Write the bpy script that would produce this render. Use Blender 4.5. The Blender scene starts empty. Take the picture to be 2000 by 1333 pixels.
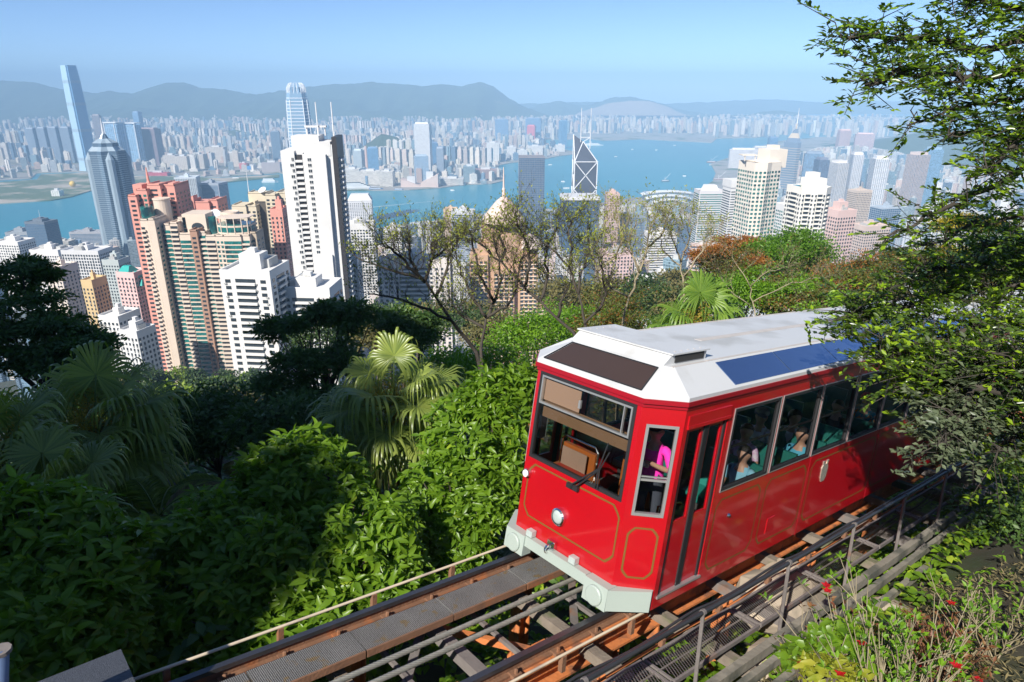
import bpy, bmesh, math, random
import numpy as np
from mathutils import Vector, Matrix, noise as mnoise

sc = bpy.context.scene
# ------------------------------------------------------------------ camera, world, sun, exposure
PITCH = math.radians(20.33)
cam_d = bpy.data.cameras.new('camera')
cam_d.lens = 24.0; cam_d.sensor_width = 36.0; cam_d.clip_start = 0.1; cam_d.clip_end = 60000
cam = bpy.data.objects.new('camera', cam_d)
sc.collection.objects.link(cam)
cam.location = (0, 0, 0); cam.rotation_euler = (math.pi/2 - PITCH, 0, 0)
sc.camera = cam

SUN_EL = math.radians(40); SUN_AZ = math.radians(210)          # azimuth clockwise from +Y (the view direction)
SUN = Vector((math.sin(SUN_AZ)*math.cos(SUN_EL), math.cos(SUN_AZ)*math.cos(SUN_EL), math.sin(SUN_EL)))
world = bpy.data.worlds.new('World'); sc.world = world; world.use_nodes = True
wn = world.node_tree; bg = wn.nodes['Background']
sky = wn.nodes.new('ShaderNodeTexSky'); sky.sky_type = 'NISHITA'; sky.sun_disc = False
sky.sun_elevation = SUN_EL; sky.sun_rotation = SUN_AZ
sky.altitude = 400; sky.air_density = 0.52; sky.dust_density = 0.0; sky.ozone_density = 5.0
wn.links.new(sky.outputs[0], bg.inputs[0]); bg.inputs[1].default_value = 0.095
sun_d = bpy.data.lights.new('sun', 'SUN'); sun_d.energy = 4.7; sun_d.angle = math.radians(0.53); sun_d.color = (1.0, 0.95, 0.87)
sun = bpy.data.objects.new('sun', sun_d); sc.collection.objects.link(sun)
sun.rotation_euler = SUN.to_track_quat('Z', 'Y').to_euler()
sc.view_settings.view_transform = 'Standard'; sc.view_settings.look = 'None'
sc.view_settings.exposure = 0.72; sc.view_settings.gamma = 1.0; sc.view_settings.use_curve_mapping = False
cy = sc.cycles
cy.use_denoising = True
try: cy.denoiser = 'OPENIMAGEDENOISE'
except Exception: pass
cy.max_bounces = 6; cy.diffuse_bounces = 3; cy.glossy_bounces = 3; cy.transmission_bounces = 4
cy.transparent_max_bounces = 12; cy.volume_bounces = 0; cy.caustics_reflective = False; cy.caustics_refractive = False
cy.sample_clamp_indirect = 6.0
SEA = -415.0

# ------------------------------------------------------------------ geometry of the view (used to lay the place out)
FPX = 1333.33
_fw = Vector((0, math.cos(PITCH), -math.sin(PITCH))); _up = Vector((0, math.sin(PITCH), math.cos(PITCH))); _rt = Vector((1, 0, 0))
def ray(u, v): return _fw + _rt*((u-1000)/FPX) + _up*((666.5-v)/FPX)
def D(u, v, d): return ray(u, v)*d                       # a point at depth d
def atY(u, v, Y): r = ray(u, v); return r*(Y/r.y)        # a point at ground distance Y
def onZ(u, v, z): r = ray(u, v); return r*(z/r.z)        # a point at height z
# frame of the tramway: x runs down the line, y across it, z up from the rail tops
L = ray(2600, 487).normalized()
W = ray(-62, 297); W = (W - L*W.dot(L)).normalized()
U = L.cross(W)
T0 = ray(1000, 1287)*7.30
TM = Matrix(((L.x, W.x, U.x, T0.x), (L.y, W.y, U.y, T0.y), (L.z, W.z, U.z, T0.z), (0, 0, 0, 1)))
def tr(l, w, h): return T0 + L*l + W*w + U*h
def to_track(p): q = Vector(p)-T0; return q.dot(L), q.dot(W), q.dot(U)

# ------------------------------------------------------------------ objects
COL = sc.collection
MWD = {}
def tag(o, label=None, cat=None, group=None, kind=None):
    if label: o['label'] = label
    if cat: o['category'] = cat
    if group: o['group'] = group
    if kind: o['kind'] = kind
    return o
def thing(name, label, cat, loc=(0, 0, 0), group=None, mat=None):
    o = bpy.data.objects.new(name, None); COL.objects.link(o)
    o.empty_display_size = .3
    M = mat if mat is not None else Matrix.Translation(Vector(loc))
    o.matrix_world = M; MWD[o.name] = M.copy()
    return tag(o, label, cat, group)
def link(name, me, parent=None, mw=None):
    o = bpy.data.objects.new(name, me); COL.objects.link(o)
    if parent is not None:
        o.parent = parent; MWD[o.name] = MWD[parent.name]
    else:
        M = mw if mw is not None else Matrix.Identity(4)
        o.matrix_world = M; MWD[o.name] = M.copy()
    return o
def raw_mesh(name, V, tris=None, quads=None, mats=(), smooth=False, attrs=None, mi=None):
    """mesh from numpy arrays: V (n,3), tris (m,3), quads (k,4); attrs {name: per-face floats or colours}"""
    me = bpy.data.meshes.new(name)
    V = np.asarray(V, dtype=np.float32)
    idx = []; st = []; n = 0
    if tris is not None and len(tris):
        t = np.asarray(tris, dtype=np.int32); idx.append(t.ravel()); st.append(np.arange(len(t), dtype=np.int32)*3); n = 3*len(t)
    if quads is not None and len(quads):
        q = np.asarray(quads, dtype=np.int32); idx.append(q.ravel()); st.append(np.arange(len(q), dtype=np.int32)*4+n)
    idx = np.concatenate(idx); st = np.concatenate(st)
    me.vertices.add(len(V)); me.vertices.foreach_set('co', V.ravel())
    me.loops.add(len(idx)); me.loops.foreach_set('vertex_index', idx)
    me.polygons.add(len(st)); me.polygons.foreach_set('loop_start', st)
    if mi is not None: me.polygons.foreach_set('material_index', np.asarray(mi, dtype=np.int32))
    me.update(calc_edges=True)
    if smooth: me.polygons.foreach_set('use_smooth', np.ones(len(st), dtype=bool))
    for k, a in (attrs or {}).items():
        a = np.asarray(a, dtype=np.float32)
        if a.ndim == 1:
            at = me.attributes.new(k, 'FLOAT', 'FACE'); at.data.foreach_set('value', a)
        else:
            if a.shape[1] == 3: a = np.concatenate([a, np.ones((len(a), 1), np.float32)], 1)
            at = me.attributes.new(k, 'FLOAT_COLOR', 'FACE'); at.data.foreach_set('color', a.ravel())
    for m in mats: me.materials.append(m)
    return me
def xform(V, M):
    A = np.array(M, dtype=np.float64); return np.asarray(V, dtype=np.float64) @ A[:3, :3].T + A[:3, 3]

class MB:
    """collects polygons and links them as ONE mesh object"""
    def __init__(s, f=None): s.V = []; s.F = []; s.MI = []; s.mi = 0; s.f = f; s.A = {}; s.cur = {}
    def v(s, p):
        s.V.append(tuple(s.f(*p)) if s.f else tuple(p)); return len(s.V)-1
    def face(s, pts):
        s.F.append([s.v(p) for p in pts]); s.MI.append(s.mi)
        for k, a in s.cur.items(): s.A.setdefault(k, []).append(a)
    def face_i(s, ids):
        s.F.append(list(ids)); s.MI.append(s.mi)
        for k, a in s.cur.items(): s.A.setdefault(k, []).append(a)
    def hexa(s, p):      # 8 points: bottom ring 0-3 (counter-clockwise from above), top ring 4-7
        i = [s.v(q) for q in p]
        for a in ((3, 2, 1, 0), (4, 5, 6, 7), (0, 1, 5, 4), (1, 2, 6, 5), (2, 3, 7, 6), (3, 0, 4, 7)): s.face_i([i[k] for k in a])
    def box(s, x0, x1, y0, y1, z0, z1, M=None):
        p = [(x0, y0, z0), (x1, y0, z0), (x1, y1, z0), (x0, y1, z0), (x0, y0, z1), (x1, y0, z1), (x1, y1, z1), (x0, y1, z1)]
        if M is not None: p = [M @ Vector(q) for q in p]
        s.hexa(p)
    def cbox(s, c, size, yaw=0.0):
        a, b, h = size[0]/2, size[1]/2, size[2]/2
        co, si = math.cos(yaw), math.sin(yaw)
        p = [(c[0]+x*co-y*si, c[1]+x*si+y*co, c[2]+z) for z in (-h, h) for x, y in ((-a, -b), (a, -b), (a, b), (-a, b))]
        s.hexa(p)
    def prism(s, poly, z0, z1, cap=True, top=None):
        n = len(poly); tp = top or poly
        i0 = [s.v((x, y, z0)) for x, y in poly]; i1 = [s.v((x, y, z1)) for x, y in tp]
        for k in range(n): s.face_i([i0[k], i0[(k+1) % n], i1[(k+1) % n], i1[k]])
        if cap: s.face_i(i1); s.face_i(i0[::-1])
    def beam(s, a, b, w, h, upv=(0, 0, 1)):
        a = Vector(a); b = Vector(b); d = (b-a).normalized(); u = Vector(upv); x = d.cross(u)
        if x.length < 1e-5: x = d.cross(Vector((1, 0, 0)))
        x.normalize(); u = x.cross(d)
        x *= w/2; u *= h/2
        s.hexa([a-x-u, a+x-u, b+x-u, b-x-u, a-x+u, a+x+u, b+x+u, b-x+u])
    def tube(s, pts, rad, n=6, cap=True):
        P = [Vector(p) for p in pts]
        R = rad if isinstance(rad, (list, tuple)) else [rad]*len(P)
        d = (P[1]-P[0]).normalized(); x = d.orthogonal().normalized(); rings = []
        for k, p in enumerate(P):
            if k == 0: t = P[1]-P[0]
            elif k == len(P)-1: t = P[-1]-P[-2]
            else: t = P[k+1]-P[k-1]
            t.normalize(); x = x - t*x.dot(t)
            if x.length < 1e-6: x = t.orthogonal()
            x.normalize(); y = t.cross(x)
            rings.append([s.v(p + (x*math.cos(2*math.pi*j/n) + y*math.sin(2*math.pi*j/n))*R[k]) for j in range(n)])
        for a, b in zip(rings, rings[1:]):
            for j in range(n): s.face_i([a[j], a[(j+1) % n], b[(j+1) % n], b[j]])
        if cap: s.face_i(rings[0][::-1]); s.face_i(rings[-1])
    def lathe(s, prof, c=(0, 0, 0), n=16, axis=None):
        """profile [(radius, height)] round an axis through c"""
        ax = Vector(axis or (0, 0, 1)).normalized(); x = ax.orthogonal().normalized(); y = ax.cross(x); c = Vector(c); rings = []
        for r, h in prof:
            rings.append([s.v(c + ax*h + (x*math.cos(2*math.pi*j/n)+y*math.sin(2*math.pi*j/n))*r) for j in range(n)])
        for a, b in zip(rings, rings[1:]):
            for j in range(n): s.face_i([a[j], a[(j+1) % n], b[(j+1) % n], b[j]])
        s.face_i(rings[0][::-1]); s.face_i(rings[-1])
    def ball(s, c, r, nu=10, nv=7, sq=(1, 1, 1)):
        c = Vector(c); rows = []
        for i in range(nv+1):
            ph = math.pi*i/nv
            rows.append([s.v((c.x+r*sq[0]*math.sin(ph)*math.cos(2*math.pi*j/nu), c.y+r*sq[1]*math.sin(ph)*math.sin(2*math.pi*j/nu), c.z+r*sq[2]*math.cos(ph))) for j in range(nu)])
        for a, b in zip(rows, rows[1:]):
            for j in range(nu): s.face_i([a[j], b[j], b[(j+1) % nu], a[(j+1) % nu]])
    def mesh(s, name, mats, smooth=False, M=None):
        me = bpy.data.meshes.new(name)
        V = s.V if M is None else [tuple(M @ Vector(v)) for v in s.V]
        me.from_pydata(V, [], s.F)
        if not isinstance(mats, (list, tuple)): mats = [mats]
        for m in mats: me.materials.append(m)
        if len(mats) > 1: me.polygons.foreach_set('material_index', s.MI)
        if smooth: me.polygons.foreach_set('use_smooth', [True]*len(s.F))
        for k, a in s.A.items():
            a = np.asarray(a, dtype=np.float32)
            if a.ndim == 1:
                at = me.attributes.new(k, 'FLOAT', 'FACE'); at.data.foreach_set('value', a)
            else:
                if a.shape[1] == 3: a = np.concatenate([a, np.ones((len(a), 1), np.float32)], 1)
                at = me.attributes.new(k, 'FLOAT_COLOR', 'FACE'); at.data.foreach_set('color', a.ravel())
        return me
    def build(s, name, mats, parent=None, mw=None, smooth=False, local=False, kind=None):
        """vertices are world coordinates unless local (then in the frame of parent or of mw)"""
        M = None
        if not local:
            B = MWD[parent.name] if parent is not None else mw
            if B is not None: M = B.inverted()
        o = link(name, s.mesh(name, mats, smooth, M), parent, mw)
        if kind: o['kind'] = kind
        return o

# ------------------------------------------------------------------ materials (all procedural)
def _n(nt, t, **kw):
    n = nt.nodes.new(t)
    for k, v in kw.items(): setattr(n, k, v)
    return n
def _math(nt, op, a, b=None, c=None):
    n = nt.nodes.new('ShaderNodeMath'); n.operation = op
    for i, x in enumerate((a, b, c)):
        if x is None: continue
        if isinstance(x, (int, float)): n.inputs[i].default_value = x
        else: nt.links.new(x, n.inputs[i])
    return n.outputs[0]
def _mix(nt, fac, a, b):
    n = nt.nodes.new('ShaderNodeMix'); n.data_type = 'RGBA'
    for sock, x in ((n.inputs[0], fac), (n.inputs[6], a), (n.inputs[7], b)):
        if isinstance(x, (int, float)): sock.default_value = x
        elif isinstance(x, (tuple, list)): sock.default_value = (*x[:3], 1)
        else: nt.links.new(x, sock)
    return n.outputs[2]
def mk(name, col, rough=.55, metal=0.0, var=.18, scale=4.0, col2=None, bump=0.0, bscale=None, coat=0.0, spec=.5, patch=.0, det=5):
    """plain surface with mottled colour, optional second colour in patches and fine relief"""
    m = bpy.data.materials.new(name); m.use_nodes = True; nt = m.node_tree; b = nt.nodes['Principled BSDF']
    tc = _n(nt, 'ShaderNodeTexCoord')
    nz = _n(nt, 'ShaderNodeTexNoise'); nz.inputs['Scale'].default_value = scale; nz.inputs['Detail'].default_value = det
    nt.links.new(tc.outputs['Object'], nz.inputs['Vector'])
    f = _math(nt, 'MULTIPLY_ADD', nz.outputs[0], 2*var, 1-var)
    c = _n(nt, 'ShaderNodeVectorMath', operation='SCALE'); c.inputs[0].default_value = col[:3]; nt.links.new(f, c.inputs['Scale'])
    out = c.outputs[0]
    if col2 is not None:
        n2 = _n(nt, 'ShaderNodeTexNoise'); n2.inputs['Scale'].default_value = scale*.6; n2.inputs['Detail'].default_value = 8
        nt.links.new(tc.outputs['Object'], n2.inputs['Vector'])
        r = _n(nt, 'ShaderNodeMapRange'); r.inputs[1].default_value = .5-patch*.3; r.inputs[2].default_value = .62-patch*.3
        nt.links.new(n2.outputs[0], r.inputs[0]); out = _mix(nt, r.outputs[0], out, col2)
    nt.links.new(out, b.inputs['Base Color'])
    b.inputs['Roughness'].default_value = rough; b.inputs['Metallic'].default_value = metal
    b.inputs['Coat Weight'].default_value = coat; b.inputs['Specular IOR Level'].default_value = spec
    b.inputs['Coat Roughness'].default_value = .08
    if bump:
        n3 = _n(nt, 'ShaderNodeTexNoise'); n3.inputs['Scale'].default_value = bscale or scale*6; n3.inputs['Detail'].default_value = 6
        nt.links.new(tc.outputs['Object'], n3.inputs['Vector'])
        bp = _n(nt, 'ShaderNodeBump'); bp.inputs['Strength'].default_value = bump; bp.inputs['Distance'].default_value = .02
        nt.links.new(n3.outputs[0], bp.inputs['Height']); nt.links.new(bp.outputs[0], b.inputs['Normal'])
    return m
def mk_leaf(name, c1, c2, rough=.42, transl=.3, tcol=None, spec=.4, c3=None, p3=.93):
    """leaf: colour differs from leaf to leaf (attribute rnd), some light shines through"""
    m = bpy.data.materials.new(name); m.use_nodes = True; nt = m.node_tree; b = nt.nodes['Principled BSDF']; o = nt.nodes['Material Output']
    at = _n(nt, 'ShaderNodeAttribute', attribute_name='rnd')
    c = _mix(nt, at.outputs['Fac'], c1, c2)
    if c3 is not None: c = _mix(nt, _math(nt, 'GREATER_THAN', at.outputs['Fac'], p3), c, c3)
    nt.links.new(c, b.inputs['Base Color']); b.inputs['Roughness'].default_value = rough; b.inputs['Specular IOR Level'].default_value = spec
    t = _n(nt, 'ShaderNodeBsdfTranslucent')
    sc_ = _n(nt, 'ShaderNodeVectorMath', operation='MULTIPLY'); nt.links.new(c, sc_.inputs[0]); sc_.inputs[1].default_value = tcol or (1.5, 1.7, .6)
    nt.links.new(sc_.outputs[0], t.inputs[0])
    mx = _n(nt, 'ShaderNodeMixShader'); mx.inputs[0].default_value = transl
    nt.links.new(b.outputs[0], mx.inputs[1]); nt.links.new(t.outputs[0], mx.inputs[2]); nt.links.new(mx.outputs[0], o.inputs[0])
    return m
def mk_glass(name, tint=(.82, .86, .86), refl=1.0, rough=.02):
    """thin pane: looks through, mirrors more at a grazing angle"""
    m = bpy.data.materials.new(name); m.use_nodes = True; nt = m.node_tree; o = nt.nodes['Material Output']; nt.nodes.remove(nt.nodes['Principled BSDF'])
    t = _n(nt, 'ShaderNodeBsdfTransparent'); t.inputs[0].default_value = (*tint, 1)
    g = _n(nt, 'ShaderNodeBsdfGlossy'); g.inputs['Roughness'].default_value = rough
    fr = _n(nt, 'ShaderNodeFresnel'); fr.inputs[0].default_value = 1.5
    f = _math(nt, 'MULTIPLY', fr.outputs[0], refl)
    mx = _n(nt, 'ShaderNodeMixShader'); nt.links.new(f, mx.inputs[0]); nt.links.new(t.outputs[0], mx.inputs[1]); nt.links.new(g.outputs[0], mx.inputs[2])
    nt.links.new(mx.outputs[0], o.inputs[0]); return m
def mk_facade(name, rough=.7):
    """far walls: colour per building (attribute bcol), window share (bw, bh), bay and storey grid from the wall's own position"""
    m = bpy.data.materials.new(name); m.use_nodes = True; nt = m.node_tree; b = nt.nodes['Principled BSDF']
    g = _n(nt, 'ShaderNodeNewGeometry')
    cr = _n(nt, 'ShaderNodeVectorMath', operation='CROSS_PRODUCT'); nt.links.new(g.outputs['True Normal'], cr.inputs[0]); cr.inputs[1].default_value = (0, 0, 1)
    nm = _n(nt, 'ShaderNodeVectorMath', operation='NORMALIZE'); nt.links.new(cr.outputs[0], nm.inputs[0])
    dt = _n(nt, 'ShaderNodeVectorMath', operation='DOT_PRODUCT'); nt.links.new(nm.outputs[0], dt.inputs[0]); nt.links.new(g.outputs['Position'], dt.inputs[1])
    sp = _n(nt, 'ShaderNodeSeparateXYZ'); nt.links.new(g.outputs['Position'], sp.inputs[0])
    sn = _n(nt, 'ShaderNodeSeparateXYZ'); nt.links.new(g.outputs['True Normal'], sn.inputs[0])
    A = lambda k: _n(nt, 'ShaderNodeAttribute', attribute_name=k)
    bw = A('bw').outputs['Fac']; bh = A('bh').outputs['Fac']; bcol = A('bcol').outputs['Color']; gcol = A('gcol').outputs['Color']
    bay = A('bay').outputs['Fac']
    cu = _math(nt, 'DIVIDE', dt.outputs['Value'], bay); cv = _math(nt, 'DIVIDE', sp.outputs[2], 3.2)
    fu = _math(nt, 'FRACT', cu); fv = _math(nt, 'FRACT', cv)
    mu = _math(nt, 'LESS_THAN', _math(nt, 'ABSOLUTE', _math(nt, 'SUBTRACT', fu, .5)), _math(nt, 'MULTIPLY', bw, .5))
    mv = _math(nt, 'LESS_THAN', _math(nt, 'ABSOLUTE', _math(nt, 'SUBTRACT', fv, .5)), _math(nt, 'MULTIPLY', bh, .5))
    wall = _math(nt, 'LESS_THAN', _math(nt, 'ABSOLUTE', sn.outputs[2]), .5)
    mask = _math(nt, 'MULTIPLY', _math(nt, 'MULTIPLY', mu, mv), wall)
    cb = _n(nt, 'ShaderNodeCombineXYZ'); nt.links.new(_math(nt, 'FLOOR', cu), cb.inputs[0]); nt.links.new(_math(nt, 'FLOOR', cv), cb.inputs[1])
    wh = _n(nt, 'ShaderNodeTexWhiteNoise', noise_dimensions='2D'); nt.links.new(cb.outputs[0], wh.inputs['Vector'])
    gs = _n(nt, 'ShaderNodeVectorMath', operation='SCALE'); nt.links.new(gcol, gs.inputs[0]); nt.links.new(_math(nt, 'MULTIPLY_ADD', wh.outputs[0], 1.2, .5), gs.inputs['Scale'])
    nz = _n(nt, 'ShaderNodeTexNoise'); nz.inputs['Scale'].default_value = .06; nz.inputs['Detail'].default_value = 4; nt.links.new(g.outputs['Position'], nz.inputs['Vector'])
    ws = _n(nt, 'ShaderNodeVectorMath', operation='SCALE'); nt.links.new(bcol, ws.inputs[0]); nt.links.new(_math(nt, 'MULTIPLY_ADD', nz.outputs[0], .3, .85), ws.inputs['Scale'])
    nt.links.new(_mix(nt, mask, ws.outputs[0], gs.outputs[0]), b.inputs['Base Color'])
    nt.links.new(_math(nt, 'MULTIPLY_ADD', mask, -.45, rough), b.inputs['Roughness'])
    return m
# ------------------------------------------------------------------ materials of the setting
def mk_sea():
    m = bpy.data.materials.new('harbour_water'); m.use_nodes = True; nt = m.node_tree; b = nt.nodes['Principled BSDF']
    tc = _n(nt, 'ShaderNodeTexCoord')
    n1 = _n(nt, 'ShaderNodeTexNoise'); n1.inputs['Scale'].default_value = .0016; n1.inputs['Detail'].default_value = 9; nt.links.new(tc.outputs['Object'], n1.inputs['Vector'])
    nt.links.new(_mix(nt, n1.outputs[0], (.002, .17, .235), (.006, .26, .33)), b.inputs['Base Color'])
    b.inputs['Roughness'].default_value = .32; b.inputs['Specular IOR Level'].default_value = .35
    n2 = _n(nt, 'ShaderNodeTexNoise'); n2.inputs['Scale'].default_value = .06; n2.inputs['Detail'].default_value = 8; nt.links.new(tc.outputs['Object'], n2.inputs['Vector'])
    bp = _n(nt, 'ShaderNodeBump'); bp.inputs['Strength'].default_value = .5; bp.inputs['Distance'].default_value = 2.0
    nt.links.new(n2.outputs[0], bp.inputs['Height']); nt.links.new(bp.outputs[0], b.inputs['Normal'])
    return m
M_SEA = mk_sea()
M_LAND = mk('city_ground', (.30, .28, .25), .9, var=.35, scale=.012, col2=(.06, .10, .035), patch=-.1)
M_RECLAIM = mk('reclaimed_land', (.42, .36, .28), .95, var=.3, scale=.01, col2=(.09, .13, .05), patch=.35)
M_HILL = mk('wooded_hill', (.050, .075, .030), .95, var=.45, scale=.004, col2=(.16, .13, .09), patch=-.55)
M_QUARRY = mk('quarry_face', (.40, .31, .24), .95, var=.25, scale=.01)
M_SOIL = mk('hillside_soil', (.055, .048, .03), .95, var=.5, scale=1.3, col2=(.03, .05, .014), patch=.1, bump=.5, bscale=9)
M_FACADE = mk_facade('far_facade')

def strip_hill(name, pts, Y, base, run, mat, seed=0, nx=180, ny=22, back=900, gully=1.0):
    """a ridge of hills whose crest passes through the listed sight lines at distance Y"""
    us = [p[0] for p in pts]; vs = [p[1] for p in pts]
    V = []; 
    for i in range(nx):
        u = us[0] + (us[-1]-us[0])*i/(nx-1)
        v = float(np.interp(u, us, vs))
        c = atY(u, v, Y)
        for j in range(ny+4):
            if j <= ny:
                t = j/ny; y = Y - run*(1-t)
                x = c.x*(1-.0*(1-t))
                prof = t**1.25
            else:
                t = 1-(j-ny)/4; y = Y + back*(1-t); x = c.x; prof = max(t, 0)
            q = Vector((x*.0014+seed, y*.0014, seed*1.7))
            nz = (mnoise.fractal(q, 1.0, 2.1, 5) )
            rid = abs(mnoise.noise(Vector((x*.0032+seed, y*.0008, 3.1))))
            h = (c.z-base)*prof
            h += (c.z-base)*gully*(.16*nz*(1-abs(2*t-1)**2) - .26*rid*math.sin(math.pi*min(t, 1)))*(1 if j <= ny else .3)
            h += (16*mnoise.noise(Vector((x*.0045, seed, 1)))+11*mnoise.noise(Vector((x*.013, seed, y*.004)))+7*mnoise.noise(Vector((x*.035, seed, y*.01))))*prof*gully
            V.append((x, y, base + max(h, -6)))
    n2 = ny+4
    i0 = np.arange((nx-1))[:, None]*n2 + np.arange(n2-1)[None, :]
    i0 = i0.ravel(); Q = np.stack([i0, i0+n2, i0+n2+1, i0+1], 1)
    o = link(name, raw_mesh(name, V, quads=Q, mats=[mat], smooth=True)); o['kind'] = 'structure'
    return o

# sea
mb = MB(); mb.face([(-15000, -2500, SEA), (16000, -2500, SEA), (16000, 17000, SEA), (-15000, 17000, SEA)])
o = mb.build('sea', M_SEA); o['kind'] = 'structure'
# hills behind the far city
strip_hill('hills', [(-500, 175), (-300, 172), (0, 158), (60, 160), (120, 175), (180, 181), (215, 178), (260, 184), (290, 172), (325, 162), (360, 161), (390, 172), (440, 175), (470, 181), (500, 185), (560, 177), (605, 169), (640, 166), (700, 163), (725, 161), (780, 164), (830, 169), (860, 164), (900, 169), (940, 160), (965, 170), (990, 190), (1010, 201), (1030, 211), (1060, 222), (1100, 236)], 9500, SEA+20, 2300, M_HILL, 1, nx=260)
strip_hill('hills.001', [(980, 225), (1030, 212), (1060, 203), (1090, 198), (1120, 203), (1150, 207), (1180, 195), (1200, 190), (1230, 190), (1260, 195), (1290, 201), (1320, 212), (1400, 228), (1460, 240)], 11500, SEA+10, 1600, M_HILL, 7)
strip_hill('quarry', [(1120, 226), (1150, 214), (1185, 203), (1230, 197), (1270, 198), (1310, 211), (1335, 226)], 10600, SEA+60, 700, M_QUARRY, 5, nx=60, gully=.4)
strip_hill('hills.002', [(1350, 240), (1400, 224), (1450, 226), (1510, 215), (1540, 218), (1600, 229), (1680, 233), (1720, 226), (1800, 228), (1900, 225), (2100, 218), (2400, 210)], 9400, SEA+5, 900, M_HILL, 11)
strip_hill('hills.007', [(950, 205), (1050, 202), (1150, 199), (1300, 203), (1420, 198), (1500, 194), (1600, 200), (1720, 197), (1800, 201), (1950, 196), (2200, 198), (2600, 192)], 13500, SEA+5, 1400, M_HILL, 41)
strip_hill('hills.003', [(1620, 342), (1660, 316), (1690, 300), (1720, 283), (1760, 270), (1800, 259), (1850, 252), (1950, 248), (2100, 230), (2400, 205)], 4700, SEA+5, 1100, M_HILL, 15, gully=.6)
strip_hill('hills.004', [(1450, 272), (1480, 262), (1510, 253), (1560, 250), (1600, 255), (1650, 268)], 8200, SEA+5, 600, M_HILL, 21, nx=60, gully=.5)
strip_hill('hills.005', [(690, 300), (715, 282), (745, 262), (775, 268), (800, 284), (815, 300)], 4550, SEA+5, 420, M_HILL, 25, nx=60, gully=.5, back=300)
strip_hill('hills.006', [(330, 272), (370, 262), (420, 256), (480, 254), (530, 262), (560, 276)], 6300, SEA+5, 420, M_HILL, 29, nx=60, gully=.5, back=300)
# shores
def shore(name, px, extra, mat, z=SEA+3.0):
    P = [onZ(u, v, z) for u, v in px]; poly = [(p.x, p.y) for p in P] + extra
    mb = MB(); a = sum(poly[i][0]*poly[(i+1) % len(poly)][1]-poly[(i+1) % len(poly)][0]*poly[i][1] for i in range(len(poly)))
    if a < 0: poly = poly[::-1]
    mb.prism(poly, SEA-.8, z); o = mb.build(name, mat); o['kind'] = 'structure'
    return poly
KOW = shore('kowloon_shore', [(-250, 392), (0, 352), (60, 349), (72, 338), (150, 336), (235, 343), (300, 341), (430, 346), (545, 338), (600, 345), (668, 372), (745, 372), (800, 371), (860, 367), (905, 361), (960, 359), (985, 353), (984, 344), (973, 332), (974, 323), (1000, 318), (1060, 312), (1090, 305), (1118, 302), (1121, 296), (1085, 288), (1050, 281), (1062, 273), (1155, 272), (1180, 275), (1250, 272), (1390, 279), (1400, 271), (1480, 269), (1510, 262), (1600, 250), (1790, 246)], [(7000, 9500), (-6500, 9500), (-6500, 4200)], M_LAND)
RECL = shore('reclaimed_shore', [(-250, 412), (0, 397), (100, 391), (140, 384), (165, 376), (200, 366), (240, 358), (340, 353), (430, 357), (480, 352), (545, 346), (545, 341), (430, 348), (300, 343), (235, 344.5), (160, 338), (80, 341), (72, 351), (0, 356), (-250, 364)], [], M_RECLAIM, SEA+3.6)
HKS = shore('island_shore', [(-500, 510), (0, 492), (150, 470), (250, 455), (450, 440), (700, 452), (900, 440), (1000, 425), (1100, 410), (1200, 392), (1255, 384), (1345, 384), (1392, 354), (1398, 338), (1388, 320), (1412, 312), (1450, 299), (1480, 287), (1520, 276), (1600, 268), (1800, 258), (2100, 250)], [(9000, 6500), (9000, -800), (-4500, -800)], M_LAND, SEA+3.2)

# the hillside under the camera: one polar sheet
_RT = [0, 12, 30, 60, 100, 180, 300, 450, 600, 800, 1000, 1300, 1600, 1800]
_ZT = [-8, -13, -20, -31, -48, -82, -136, -202, -254, -315, -362, -402, -413, -422]
def ground(x, y):
    r = math.hypot(x, y)
    az = math.degrees(math.atan2(x, y))
    k = 1.0 if r > 250 else 1 - .45*min(max((az-15)/40, 0), 1)*(1-r/250)
    far = -8 + (float(np.interp(r, _RT, _ZT))+8)*k + 3.0*mnoise.fractal(Vector((x*.02, y*.02, 0)), 1, 2, 3)*min(r/60, 1)
    if y < 0: far = -8 + 0.25*min(-y, 200) + .0*r
    if r > 90: return far
    l, w, h = to_track((x, y, 0))
    base = T0.z + L.z/ math.hypot(L.x, L.y)*((x-T0.x)*L.x+(y-T0.y)*L.y)/math.hypot(L.x, L.y)
    bank = float(np.interp(w, [-9, -5.2, -3.4, -2.0, -1.3, -.4, 2.0, 3.0, 6, 12, 30], [2.2, 1.5, .55, -.35, -1.25, -2.0, -2.3, -2.9, -4.6, -9, -20]))
    near = base + bank + .22*mnoise.fractal(Vector((x*.6, y*.6, 2)), 1, 2, 4)
    t = min(max((r-22)/60, 0), 1); t = t*t*(3-2*t)
    return near*(1-t)+far*t
NR, NA = 150, 260
V = []
for i in range(NR):
    r = .4*((1800/.4)**(i/(NR-1)))
    for j in range(NA):
        a = 2*math.pi*j/NA; x = r*math.sin(a); y = r*math.cos(a); V.append((x, y, max(ground(x, y), SEA-.9)))
i0 = (np.arange(NR-1)[:, None]*NA + np.arange(NA)[None, :]).ravel()
i1 = (np.arange(NR-1)[:, None]*NA + (np.arange(NA)[None, :]+1) % NA).ravel()
o = link('hillside', raw_mesh('hillside', V, quads=np.stack([i0, i0+NA, i1+NA, i1], 1), mats=[M_SOIL], smooth=True)); o['kind'] = 'structure'
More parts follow.
